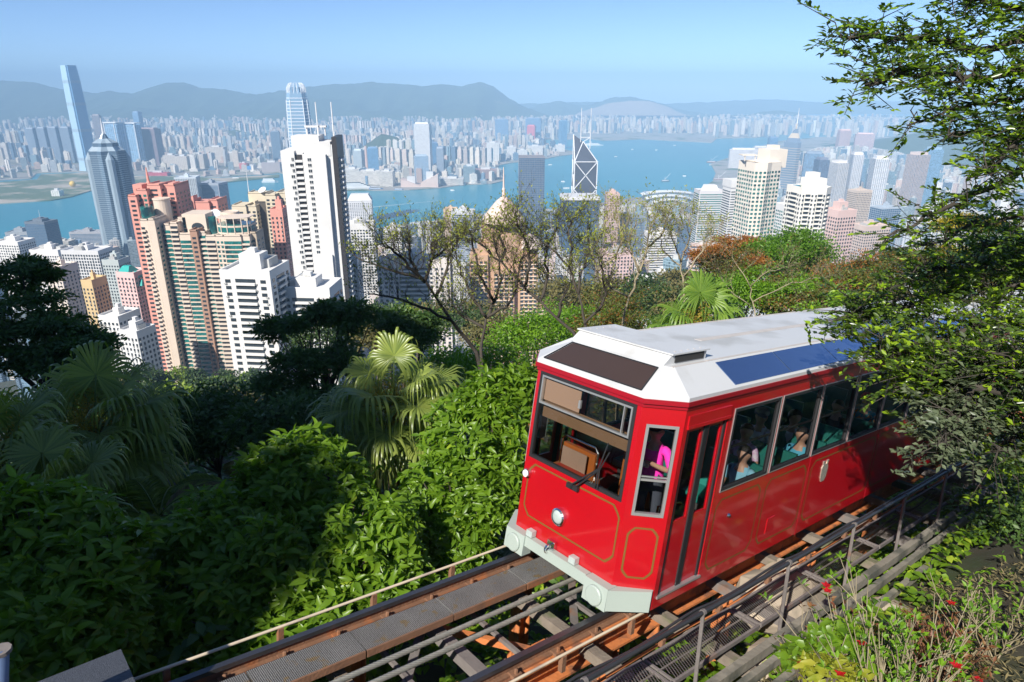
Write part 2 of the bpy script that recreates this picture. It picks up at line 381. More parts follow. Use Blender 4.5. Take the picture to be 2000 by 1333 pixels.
# ------------------------------------------------------------------ the city: buildings
rc = random.Random(11)
def lin(r, g, b): 
    f = lambda c: (c/255)**2.2
    return (f(r), f(g), f(b))
PAL = [(.62, .58, .53), (.66, .64, .61), (.55, .50, .45), (.60, .52, .48), (.72, .71, .69), (.50, .49, .48), (.58, .45, .40), (.45, .47, .50), (.64, .61, .54)]
PNM = ['cream', 'off-white', 'tan', 'pale pink', 'white', 'grey', 'dull pink', 'blue-grey', 'ivory']
PGL = [(.10, .17, .24), (.07, .11, .16), (.13, .20, .24), (.16, .20, .22)]
M_WIN = mk('window_dark', (.035, .045, .055), .15, var=.5, scale=.35)
M_WTEAL = mk('window_teal', (.02, .16, .15), .12, var=.6, scale=.3, col2=(.01, .05, .06), patch=0)
M_WBLUE = mk('window_blue', (.06, .12, .20), .10, var=.5, scale=.25)
M_PLANT = mk('roof_plant', (.42, .42, .41), .8, var=.3, scale=.2)
M_MAST = mk('white_mast', (.75, .75, .75), .5, var=.05)
_wm = {}
def wallmat(col, rough=.75, var=.12):
    k = (tuple(round(c, 3) for c in col), rough)
    if k not in _wm: _wm[k] = mk('wall_paint', col, rough, var=var, scale=.09, bump=.0)
    return _wm[k]
def inpoly(x, y, P):
    c = False; j = len(P)-1
    for i in range(len(P)):
        if (P[i][1] > y) != (P[j][1] > y) and x < (P[j][0]-P[i][0])*(y-P[i][1])/(P[j][1]-P[i][1])+P[i][0]: c = not c
        j = i
    return c
def cityground(x, y): return max(ground(x, y), SEA+3.2) if math.hypot(x, y) < 1790 else SEA+3.2
def rect(w, d, yaw, cx=0, cy=0):
    co, si = math.cos(yaw), math.sin(yaw)
    return [(cx+x*co-y*si, cy+x*si+y*co) for x, y in ((-w/2, -d/2), (w/2, -d/2), (w/2, d/2), (-w/2, d/2))]
def panes(mb, a, b, z0, z1, fh, bay, wf, hf, out=.15, zoff=.3, skip=0.0, rng=None, depth=.25):
    """window boxes on the wall a->b (outward to the right of a->b)"""
    ax, ay = a; bx, by = b; ln = math.hypot(bx-ax, by-ay)
    if ln < .5: return
    dx, dy = (bx-ax)/ln, (by-ay)/ln; nx, ny = dy, -dx
    nb = max(1, int(round(ln/bay))); st = ln/nb
    nf = max(1, int((z1-z0)/fh))
    for f in range(nf):
        zb = z0 + f*fh + fh*zoff; zt = zb + fh*hf
        for k in range(nb):
            if skip and rng.random() < skip: continue
            s0 = st*(k+.5-wf/2); s1 = st*(k+.5+wf/2)
            p = []
            for z in (zb, zt):
                for s_, o_ in ((s0, out), (s1, out), (s1, -depth), (s0, -depth)):
                    p.append((ax+dx*s_+nx*o_, ay+dy*s_+ny*o_, z))
            i = [mb.v(q) for q in p]
            for fc in ((0, 1, 5, 4), (4, 5, 6, 7), (1, 2, 6, 5), (3, 0, 4, 7), (3, 2, 1, 0)): mb.face_i([i[q] for q in fc])
def slabs(mb, a, b, z0, z1, fh, out, h, zoff=0.0, inset=0.0):
    """a projecting strip or balcony front on every storey of the wall a->b"""
    ax, ay = a; bx, by = b; ln = math.hypot(bx-ax, by-ay); dx, dy = (bx-ax)/ln, (by-ay)/ln; nx, ny = dy, -dx
    for f in range(int((z1-z0)/fh)):
        zb = z0+f*fh+zoff
        p = [(ax+dx*s_+nx*o_, ay+dy*s_+ny*o_, z) for z in (zb, zb+h) for s_, o_ in ((inset, out), (ln-inset, out), (ln-inset, -.3), (inset, -.3))]
        mb.hexa(p)
def lerp2(a, b, t): return (a[0]+(b[0]-a[0])*t, a[1]+(b[1]-a[1])*t)
def facing(a, b):
    dx, dy = b[0]-a[0], b[1]-a[1]; return (dy*(-(a[0]+b[0])/2) + (-dx)*(-(a[1]+b[1])/2)) > 0

def bld(name, label, u, vt, Y, wpx, d, yaw, col, style='punch', win=M_WIN, fh=3.2, bay=4.0, wf=.5, hf=.5, plan=None, roof=1, crown=None, cat='tower', group=None, mast=0, taper=0.0, parap=1.2, vb=None, rough=.75, skip=0.0, tower_w=None):
    """a building whose roof stands at the sight line (u, vt) at distance Y; wpx is its width in the 2000-wide photograph"""
    P = atY(u, vt, Y); t = Y/ray(u, vt).y
    w = tower_w or wpx/FPX*t; yaw = math.radians(yaw)
    zt = P.z; zb = cityground(P.x, P.y)-2
    root = thing(name, label, cat, (P.x, P.y, zb), group)
    poly = [(P.x + x*w*math.cos(yaw)-y*d*math.sin(yaw), P.y + x*w*math.sin(yaw)+y*d*math.cos(yaw)) for x, y in (plan or ((-.5, -.5), (.5, -.5), (.5, .5), (-.5, .5)))]
    mb = MB(); mb.prism(poly, zb, zt); 
    n = len(poly); rng = random.Random(int(u*7+vt))
    # parapet
    wm = wallmat(col, rough)
    cx = sum(p[0] for p in poly)/n; cyy = sum(p[1] for p in poly)/n
    inn = [(cx+(p[0]-cx)*.93, cyy+(p[1]-cyy)*.93) for p in poly]
    for k in range(n):
        a, b, c2, d2 = poly[k], poly[(k+1) % n], inn[(k+1) % n], inn[k]
        mb.hexa([(*a, zt), (*b, zt), (*c2, zt), (*d2, zt), (*a, zt+parap), (*b, zt+parap), (*c2, zt+parap), (*d2, zt+parap)])
    mb.build('wall', wm, root)
    g = MB(); s2 = MB(); ac = MB()
    for k in range(n):
        a, b = poly[k], poly[(k+1) % n]
        if not facing(a, b): continue
        if style in ('punch', 'balc') and Y < 900: panes(ac, a, b, zb+4, zt-2, fh, bay, .26, .22, out=.55, zoff=.06, skip=.62, rng=rng)
        if style == 'punch': panes(g, a, b, zb+4, zt-2, fh, bay, wf, hf, skip=skip, rng=rng)
        elif style == 'ribbon':
            panes(g, lerp2(a, b, .03), lerp2(a, b, .97), zb+4, zt-3, fh, 1e9, 1.0, hf)
        elif style == 'glass':
            panes(g, a, b, zb+3, zt-1, fh, bay, .86, .80, out=.12)
        elif style == 'balc':
            m_ = lerp2(a, b, .30); m2 = lerp2(a, b, .70)
            panes(g, m_, m2, zb+4, zt-2, fh, 1e9, 1.0, .86, out=.1, zoff=.05)
            slabs(s2, m_, m2, zb+4, zt-2, fh, 1.2, 1.1)
            panes(g, a, m_, zb+4, zt-2, fh, bay, wf, hf); panes(g, m2, b, zb+4, zt-2, fh, bay, wf, hf)
    if g.F: g.build('window_grid', win, root, kind='stuff')
    if s2.F: s2.build('balcony_rows', wm, root, kind='stuff')
    if ac.F: ac.build('air_conditioners', M_PLANT, root, kind='stuff')
    rw = min(w, d)
    if roof:
        for q in range(roof):
            rp = MB(); s = rng.uniform(.25, .5)*rw; ox = rng.uniform(-.2, .2)*w if q else 0; oy = rng.uniform(-.2, .2)*d if q else 0
            h = rng.uniform(4, 8) if q == 0 else rng.uniform(2, 5)
            rp.prism(rect(s*rng.uniform(.8, 1.3), s, yaw, cx+ox, cyy+oy), zt-.2, zt+h)
            rp.prism(rect(s*.4, s*.4, yaw, cx+ox*.5, cyy+oy), zt+h-.1, zt+h+2.2)
            rp.build('rooftop_plant', wm if q == 0 else M_PLANT, root)
    if mast:
        m = MB(); m.tube([(cx, cyy, zt), (cx, cyy, zt+mast)], [.5, .2], 6); m.build('mast', M_MAST, root)
    return root, poly, zb, zt, (w, d, yaw, cx, cyy)

# ---- filler blocks: first listed, then the largest 290 in view become things, the rest one mass
FILL = []
def px(P): 
    d = P.dot(_fw); return 1000+FPX*P.x/d, 666.5-FPX*P.dot(_up)/d, d
def add_fill(x, y, h, w, d, yaw, region, env=None):
    zb = cityground(x, y) if region == 'island' else SEA+3
    P = Vector((x, y, zb+h)); u, v, dep = px(P)
    if not (-120 < u < 2120): return
    if env is not None:
        e = float(np.interp(u, env[0], env[1]))
        if v < e:
            zt = atY(u, e, y).z; h = zt-zb
            if h < 12: return
    FILL.append([h*w/dep/dep, x, y, zb, h, w, d, yaw, region])
n_ = 0
for k in range(30000):
    x = rc.uniform(-5200, 5200); y = rc.uniform(3150, 8600)
    if not inpoly(x, y, KOW): continue
    u, v, dep = px(Vector((x, y, SEA)))
    if not -60 < u < 2060: continue
    dens = .5+.9*mnoise.noise(Vector((x*.0011, y*.0011, 5)))
    if v > 318 and u < 560: dens *= .25                  # railway land by the water
    if rc.random() > dens+.35: continue
    f = mnoise.noise(Vector((x*.0021, y*.0021, 9)))
    est = f > .22 or (y > 6800 and f > -.1)
    h = rc.uniform(75, 125) if est and rc.random() < .75 else rc.choice((22, 28, 34, 40, 46, 55, 62))*rc.uniform(.8, 1.25)
    if v > 300: h *= .8
    if 1090 < u < 1500 and v > 262: continue
    add_fill(x, y, h, rc.uniform(16, 34), rc.uniform(14, 26), rc.choice((.35, .35, .1, -.5, 1.1))+rc.uniform(-.1, .1), 'kowloon', ([-200, 100, 400, 600, 1000, 1300, 1500, 2100], [232, 228, 216, 206, 206, 212, 220, 228]))
    n_ += 1
    if n_ > 6500: break
for k in range(420):                                      # estates under the far eastern hills
    u = rc.uniform(1395, 1780); y = rc.uniform(6300, 8900); x = ray(u, 240).x/ray(u, 240).y*y
    add_fill(x, y, rc.uniform(70, 135), rc.uniform(18, 40), rc.uniform(16, 26), rc.uniform(-.3, .3), 'kowloon', ([1300, 1500, 1800], [222, 224, 232]))
for k in range(130):                                      # estates: rows of like towers
    x = rc.uniform(-4200, 4200); y = rc.uniform(3800, 8800); h = rc.uniform(80, 130); a = rc.choice((.35, -.5, .1)); w = rc.uniform(18, 30)
    if not inpoly(x, y, KOW) or 1090 < px(Vector((x, y, SEA)))[0] < 1500: continue
    for q in range(rc.randint(5, 9)): add_fill(x+q*w*1.5*math.cos(a), y+q*w*1.5*math.sin(a), h, w, w*.9, a, 'kowloon', ([-200, 100, 400, 600, 1000, 1300, 1500, 2100], [228, 222, 212, 204, 204, 212, 220, 228]))
ENV = ([-200, 100, 250, 550, 700, 900, 1000, 1200, 1260, 1380, 1420, 1470, 1500, 1600, 1680, 1760, 1850, 2000, 2100], [475, 470, 470, 450, 455, 425, 415, 405, 400, 405, 390, 330, 320, 290, 285, 300, 325, 335, 340])
n_ = 0
for k in range(60000):
    y = 480 + 5600*rc.random()**1.35; x = rc.uniform(-1500, 4300)
    if not inpoly(x, y, HKS): continue
    u, v, dep = px(Vector((x, y, cityground(x, y))))
    if not -60 < u < 2060: continue
    if y > 3000 and u < 1390: continue
    zc = cityground(x, y)
    if y < 700 and u < 1350: continue
    h = rc.uniform(50, 130) if rc.random() < .75 else rc.uniform(25, 60)
    if u > 1650 and v < 300: h *= .5
    add_fill(x, y, h, rc.uniform(14, 30), rc.uniform(14, 26), rc.uniform(-.8, .8), 'island', ENV)
    n_ += 1
    if n_ > 4200: break
FILL.sort(key=lambda r: -r[0])
def fill_shape(mb, rec, rng, only=None):
    _, x, y, zb, h, w, d, yaw, region = rec
    kind = rng.random()
    if kind < .72:
        pc = rng.choice(PAL); tn = rng.uniform(.88, 1.1)*(1.12 if region == 'kowloon' else 1.0); pc = (pc[0]*1.04, pc[1]*.99, pc[2]*.93) if region == 'kowloon' else pc; mb.cur['bcol'] = tuple(c*tn for c in pc); mb.cur['gcol'] = tuple(c*.6 for c in rng.choice(PGL))
        mb.cur['bw'] = rng.choice((.35, .45, .55, 2.0 if rng.random() < .4 else .5)); mb.cur['bh'] = rng.uniform(.38, .55); mb.cur['bay'] = rng.uniform(2.8, 4.5)
    else:
        gl = rng.choice(PGL); mb.cur['bcol'] = tuple(c*1.6+.05 for c in gl); mb.cur['gcol'] = gl; mb.cur['bw'] = .88; mb.cur['bh'] = .7; mb.cur['bay'] = rng.uniform(2, 4)
    t = rng.random(); A = dict(mb.cur)
    if only != 'roof':
        if t < .3 and h > 40:      # cross plan
            mb.prism(rect(w, d*.42, yaw, x, y), zb-1, zb+h); mb.prism(rect(w*.42, d, yaw, x, y), zb-1, zb+h-.8)
        elif t < .5:               # podium and tower
            mb.prism(rect(w*1.35, d*1.35, yaw, x, y), zb-1, zb+min(14, h*.25)); mb.prism(rect(w*.8, d*.8, yaw, x, y), zb, zb+h)
        elif t < .65:              # stepped top
            mb.prism(rect(w, d, yaw, x, y), zb-1, zb+h*.86); mb.prism(rect(w*.66, d*.7, yaw, x, y), zb, zb+h)
        else:
            mb.prism(rect(w, d, yaw, x, y), zb-1, zb+h)
    if only != 'wall':
        mb.cur.update({'bw': 0.0, 'bcol': (.5, .5, .48)})
        co, si = math.cos(yaw), math.sin(yaw); a = rng.uniform(-.15, .15)*w
        mb.prism(rect(w*.3, d*.32, yaw, x+a*co, y+a*si), zb+h-.3, zb+h+rng.uniform(3, 6))
        mb.prism(rect(w*.12, d*.14, yaw, x-.2*w*co, y-.2*w*si), zb+h-.3, zb+h+2.2)
NIND = 290
mass = MB(); massr = random.Random(5)
for rec in FILL[NIND:]: fill_shape(mass, rec, massr)
o = mass.build('distant_city', M_FACADE); tag(o, 'mass of countless pale city blocks spread around the harbour', 'city', kind='stuff')
def fill_label(i, rec):
    r = random.Random(1000+i); k = r.random()
    if k < .72: c = PNM[PAL.index(r.choice(PAL))]; [r.random() for _ in range(0)]; what = 'block with small windows'
    else: c = 'blue-green'; what = 'glass office block'
    h = 'tall slim' if rec[4] > 2.6*rec[5] else 'broad' if rec[5] > 24 else 'mid-rise'
    if rec[8] == 'kowloon': return f'{h} {c} {what} across the harbour water'
    d = 'on the slope below the peak' if rec[2] < 900 else 'in the crowded streets downhill' if rec[2] < 1700 else 'near the island waterfront' if rec[2] < 3000 else 'in the far district under the wooded hill'
    return f'{h} {c} {what} {d}'
for i, rec in enumerate(FILL[:NIND]):
    lb = fill_label(i, rec)
    root = thing('city_block' if rec[8] == 'island' else 'distant_block', lb, 'building', (rec[1], rec[2], rec[3]), 'look-alikes: '+lb)
    for nm2, on in (('wall', 'wall'), ('rooftop_plant', 'roof')):
        mb = MB(); fill_shape(mb, rec, random.Random(1000+i), only=on); mb.build(nm2, M_FACADE, root)
# ------------------------------------------------------------------ the towers one can tell apart
WHT = (.70, .69, .67); CRM = (.66, .55, .45); PNK = (.66, .30, .24); BGE = (.62, .54, .40); LGR = (.50, .50, .50)
def tower_frame(u, vt, Y, yaw=0):
    P = atY(u, vt, Y); return P, Y/ray(u, vt).y/FPX
# --- white apartment tower with dark balcony side
def white_tower():
    P, m = tower_frame(606, 266, 400); w, d = 29.0, 24.0
    zt = P.z-4; zb = cityground(P.x, P.y)-3
    root = thing('apartment_tower', 'tallest white apartment tower with black balcony strip and dark side', 'tower', (P.x, P.y, zb))
    yaw = math.radians(4); co, si = math.cos(yaw), math.sin(yaw)
    q = lambda x, y: (P.x+x*co-y*si, P.y+x*si+y*co)
    wm = wallmat(WHT); dk = mk('tower_dark', (.035, .03, .03), .5, var=.3, scale=.2)
    fh = 3.05; nf = int((zt-zb-6)/fh)
    mb = MB()
    for x0, x1, y0, z in ((-14.5, -7.2, 0, zt-3), (-7.2, -3.0, 1.6, zt-4), (-3.0, -.6, .3, zt-5), (-.6, 9.8, -.8, zt-5), (9.8, 13.2, 2.2, zt)):
        mb.prism([q(x0, y0-12), q(x1, y0-12), q(x1, 12), q(x0, 12)], zb, z)
    mb.prism([q(-9, -8), q(6, -8), q(6, 9), q(-9, 9)], zt-6, zt+4.5)
    mb.prism([q(2, -11), q(12.4, -10), q(12.4, 10), q(2, 10)], zt-6, zt+1.5)
    mb.build('wall', wm, root)
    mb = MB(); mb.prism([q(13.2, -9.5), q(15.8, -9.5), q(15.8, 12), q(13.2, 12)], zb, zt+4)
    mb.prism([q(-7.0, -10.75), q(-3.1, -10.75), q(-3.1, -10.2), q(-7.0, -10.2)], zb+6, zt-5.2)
    mb.build('dark_faces', dk, root)  # near-black right side and strip behind the balconies
    # windows: one mesh, many copies
    def winmesh(a, h):
        g = MB(); g.mi = 0; g.box(-a/2, a/2, -.12, .2, 0, h); g.mi = 1; g.box(-a/2-.15, a/2+.15, -.22, .1, -.18, -.02); g.box(-.06, .06, -.17, .1, 0, h)
        return g.mesh('window', [M_WIN, wm])
    w1 = winmesh(1.9, 1.5); w2 = winmesh(1.2, 1.7); w3 = winmesh(2.2, 1.5)
    bl = MB(); bl.box(-2.0, 2.0, -1.4, .3, 0, 1.05); bl.box(-2.0, 2.0, -1.4, .3, -.2, 0); bal = bl.mesh('balcony', [wm])
    bs = MB(); bs.box(-.1, 1.9, -4.2, 4.2, 0, 1.1); bal2 = bs.mesh('balcony', [wm])
    def put(name, me, x, y, z, rz=0):
        o = link(name, me, root); o.location = (q(x, y)[0]-P.x, q(x, y)[1]-P.y, z-zb); o.rotation_euler.z = yaw+rz
    for f in range(nf):
        z = zt-6-(f+1)*fh
        if z < zb+5 or f > 36: break
        put('window', w1 if f % 2 else w2, -8.9-(.0 if f % 2 else -.6), -12.0, z+.6)
        put('window', w1, .9, -12.8, z+.6)
        put('balcony', bal, -5.05, -10.6, z)
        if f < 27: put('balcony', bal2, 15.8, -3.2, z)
        if f > 17: put('window', w3, 7.2, -12.8, z+.6)
    mb = MB(); mb.prism([q(-.2, -14.2), q(8.8, -14.2), q(8.8, -12.6), q(-.2, -12.6)], zb, zt-6-18*fh); mb.build('lower_bay', wm, root)
    for x in (4.5, 13.0):
        mb = MB(); a = q(x, 0); mb.tube([(*a, zt), (*a, zt+22)], [.45, .3], 6); mb.build('mast', M_MAST, root)
    mb = MB(); a, b = q(-3, 2), q(9, 2); mb.beam((*a, zt+9), (*b, zt+9), 2.5, 1.0); 
    for x in (-2, 8): a = q(x, 2); mb.beam((*a, zt+4), (*a, zt+9), .6, .6, (0, 1, 0))
    mb.build('roof_canopy', wallmat((.6, .6, .6)), root)
white_tower()

def bays(root, specs, zb):
    """vertical bays of a stepped apartment facade: (u0, u1, vtop, Y, depth, colour, style, window material)"""
    for (u0, u1, vt, Y, dep, col, style, win) in specs:
        a = atY(u0, vt, Y); b = atY(u1, vt, Y); zt = a.z; wm = wallmat(col)
        mb = MB(); mb.prism([(a.x, Y), (b.x, Y), (b.x, Y+dep), (a.x, Y+dep)], zb, zt)
        for x0, x1, y0, y1 in ((a.x, b.x, Y, Y+.4), (a.x, a.x+.4, Y, Y+dep), (b.x-.4, b.x, Y, Y+dep)): mb.box(x0, x1, y0, y1, zt-.3, zt+1.0)
        mb.build('wall', wm, root)
        g = MB(); s2 = MB(); fh = 3.1; A, B = (a.x, Y), (b.x, Y); C = (b.x, Y+dep); w = b.x-a.x
        if style == 'balc':
            panes(g, lerp2(A, B, .04), lerp2(A, B, .96), zb+3, zt-1.5, fh, 1e9, 1, .55, zoff=.4); slabs(s2, A, B, zb+3, zt-1.5, fh, 1.3, 1.15)
        elif style == 'half':
            panes(g, lerp2(A, B, .04), lerp2(A, B, .5), zb+3, zt-1.5, fh, 1e9, 1, .5, zoff=.42); slabs(s2, A, lerp2(A, B, .62), zb+3, zt-1.5, fh, 1.3, 1.1)
        elif style == 'glassbay':
            panes(g, A, B, zb+3, zt-1.5, fh, 2.2, .9, .62, zoff=.3, out=.3); slabs(s2, A, B, zb+3, zt-1.5, fh, .6, .5)
        elif style == 'win1': panes(g, A, B, zb+3, zt-2, fh, w, .5, .45, zoff=.4); 
        elif style == 'win2': panes(g, A, B, zb+3, zt-2, fh, w/2, .55, .48, zoff=.4); slabs(s2, A, B, zb+3, zt-2, fh, .25, .3)
        elif style == 'win3': panes(g, A, B, zb+3, zt-2, fh, 3.2, .6, .5, zoff=.36); slabs(s2, A, B, zb+3, zt-2, fh, .3, .35)
        elif style == 'strip': panes(g, lerp2(A, B, .1), lerp2(A, B, .9), zb+3, zt-6, 99, 1e9, 1, .97, zoff=.01)
        panes(g, B, C, zb+3, zt-2, fh, 6, .4, .45)
        if g.F: g.build('window_grid', win, root, kind='stuff')
        if s2.F: s2.build('balcony_rows', wm, root, kind='stuff')
TL = M_WTEAL
BRN = (.38, .22, .15); DKC = (.45, .36, .27)
# --- pink tower
P0 = atY(270, 385, 462); zb0 = cityground(P0.x, P0.y)-3
r = thing('apartment_tower', 'salmon pink apartment tower with stepped roof beside the cream complex', 'tower', (P0.x, P0.y, zb0))
bays(r, [(249, 266, 384, 462, 14, PNK, 'win1', M_WIN), (266, 286, 372, 466, 16, PNK, 'win2', TL), (286, 312, 362, 470, 18, PNK, 'win1', M_WIN), (312, 340, 363, 474, 22, PNK, 'win2', M_WIN)], zb0)
mb = MB(); p = atY(258, 361, 470); q_ = atY(276, 361, 470); mb.box(p.x, q_.x, 470, 480, p.z-12, p.z); mb.build('roof_block', wallmat(PNK), r); mb = MB(); p = atY(318, 358, 480); q_ = atY(338, 358, 480); mb.box(p.x, q_.x, 480, 490, p.z-12, p.z)
mb.build('roof_block', wallmat(PNK), r)
mb = MB(); p = atY(291, 362, 478); mb.lathe([(2.2, -1), (.9, 3), (.6, 9), (.3, 12)], p, 8); mb.build('chimney', wallmat(PNK), r)
# --- lower pink roofs behind
P0 = atY(385, 388, 560); zb1 = cityground(P0.x, P0.y)-3
r = thing('apartment_tower', 'salmon pink rooftop with a pointed gable behind the cream complex', 'tower', (P0.x, P0.y, zb1))
bays(r, [(338, 352, 397, 558, 20, PNK, 'win2', M_WIN), (352, 372, 394, 560, 20, PNK, 'win2', M_WIN), (372, 408, 396, 563, 20, PNK, 'none', M_WIN), (408, 424, 392, 566, 20, PNK, 'win1', M_WIN)], zb1)
mb = MB(); a = atY(362, 392, 566); b = atY(378, 381, 566); c = atY(383, 395, 566); mb.hexa([(a.x, 562, a.z-6), (c.x, 562, a.z-6), (c.x, 570, a.z-6), (a.x, 570, a.z-6), (a.x, 562, a.z), (c.x, 562, b.z), (c.x, 570, b.z), (a.x, 570, a.z)]); mb.build('gable', wallmat(PNK), r)
# --- cream complex with teal glass
P0 = atY(380, 440, 450); zb2 = cityground(P0.x, P0.y)-3
r = thing('apartment_complex', 'cream apartment complex with teal glass bays and a curved roof terrace', 'building', (P0.x, P0.y, zb2))
bays(r, [(273, 288, 431, 447, 16, CRM, 'half', M_WIN), (288, 301, 430, 446, 18, CRM, 'none', TL), (300, 322, 412, 462, 20, DKC, 'win3', M_WIN), (319, 331, 440, 452, 12, CRM, 'glassbay', TL),
         (331, 346, 437, 450, 12, CRM, 'balc', M_WIN), (346, 362, 428, 456, 14, CRM, 'win2', TL), (350, 373, 458, 449, 10, CRM, 'glassbay', TL), (370, 384, 452, 446, 16, BRN, 'win1', M_WIN),
         (384, 401, 455, 449, 14, CRM, 'balc', TL), (401, 420, 462, 448, 14, CRM, 'balc', M_WIN), (420, 436, 462, 447, 14, CRM, 'win2', TL), (436, 470, 462, 446.5, 14, CRM, 'glassbay', TL), (470, 487, 461, 448, 14, CRM, 'balc', TL), (487, 500, 456, 452, 14, DKC, 'win1', M_WIN)], zb2)
def curved_top():
    a = atY(362, 416, 462); wm = wallmat(CRM)
    b = atY(408, 420, 462); z = a.z; mb = MB(); mb.box(a.x, b.x, 456, 474, z-26, z); mb.build('roof_hall', wm, r)
    g = MB(); c = ((a.x*.38+b.x*.62), z-9)                       # half-round window
    pts = [(c[0]+4.2*math.cos(t), 455.8, c[1]+3.4*math.sin(t)) for t in np.linspace(0, math.pi, 13)]
    g.face(pts[::-1]); g.box(c[0]-4.2, c[0]+4.2, 455.7, 456.2, c[1]-8, c[1]-1.4); g.build('arch_window', M_WIN, r)
    for (u0, u1, vt, Y, h, mm, nm) in ((406, 421, 424, 458, 24, TL, 'glass_turret'), (430, 466, 413, 470, 16, wm, 'round_tank')):
        p0 = atY(u0, vt, Y); p1 = atY(u1, vt, Y); m_ = MB(); R = (p1.x-p0.x)/2
        m_.lathe([(R, -h), (R, 0), (R*.9, .1), (R*.9, -.6)], ((p0.x+p1.x)/2, Y, p0.z), 20); m_.build(nm, mm, r, smooth=False)
    # bowed glass storeys with cream floors and a rail of columns
    p0 = atY(420, 436, 452); p1 = atY(486, 440, 452); cx = (p0.x+p1.x)/2; R = (p1.x-p0.x)/2
    arc = [(cx+R*math.cos(t), 455-R*.55*math.sin(t)) for t in np.linspace(math.pi, 0, 15)]
    mb = MB(); gl = MB(); z1 = p0.z
    body = arc + [(cx+R, 466), (cx-R, 466)]
    gl.prism([(cx+(x-cx)*.97, 455+(y-455)*.97) for x, y in body], z1-16, z1-1); gl.build('curtain_glass', TL, r)
    for k in range(4): mb.prism(body, z1-16.4+k*4.6, z1-15.2+k*4.6)
    for (x, y) in arc[::2]: mb.box(x-.25, x+.25, y-.25, y+.25, z1-16, z1+3.4)
    mb.prism(body, z1+3.2, z1+3.6); mb.build('floor_slabs', wm, r, kind='stuff')
    p = atY(421, 420, 470); m_ = MB(); m_.lathe([(.4, -3), (.5, 0), (3.0, 1.2), (3.2, 2.2)], p, 14, axis=(.3, -.6, .6)); m_.build('dish', M_MAST, r)
    p0 = atY(300, 390, 466); p1 = atY(330, 390, 466); R = (p1.x-p0.x)/2; m_ = MB(); m_.lathe([(R, -30), (R, 0), (R*1.08, .1), (R*1.08, 1)], ((p0.x+p1.x)/2, 466, p0.z), 20); m_.build('round_tower', wm, r)
    p0 = atY(286, 404, 455); m_ = MB(); m_.lathe([(4.2, -24), (4.2, 0)], p0, 14); m_.build('glass_turret', TL, r)
curved_top()
# --- beige tower behind, with dark recess
P0 = atY(505, 380, 560); zb3 = cityground(P0.x, P0.y)-3
r = thing('apartment_tower', 'beige tower with dark recessed strip, satellite dish and thin aerial', 'tower', (P0.x, P0.y, zb3))
bays(r, [(452, 480, 403, 556, 22, BGE, 'win1', M_WIN), (480, 500, 404, 558, 22, BGE, 'win2', M_WIN), (498, 522, 396, 566, 20, (.09, .075, .06), 'strip', M_WIN), (484, 520, 378, 572, 16, BGE, 'none', M_WIN), (517, 538, 382, 560, 22, BGE, 'win2', M_WIN), (538, 562, 378, 568, 22, BGE, 'win3', M_WIN)], zb3)
mb = MB(); p = atY(487, 382, 575); mb.tube([p, p+Vector((0, 0, 20))], [.4, .15], 6); mb.build('aerial', M_MAST, r)
mb = MB(); p = atY(514, 374, 572); mb.lathe([(.3, -3), (.4, 0), (3.0, .9), (3.3, 1.8)], p, 14, axis=(-.2, -.5, .7)); mb.build('dish', M_MAST, r)
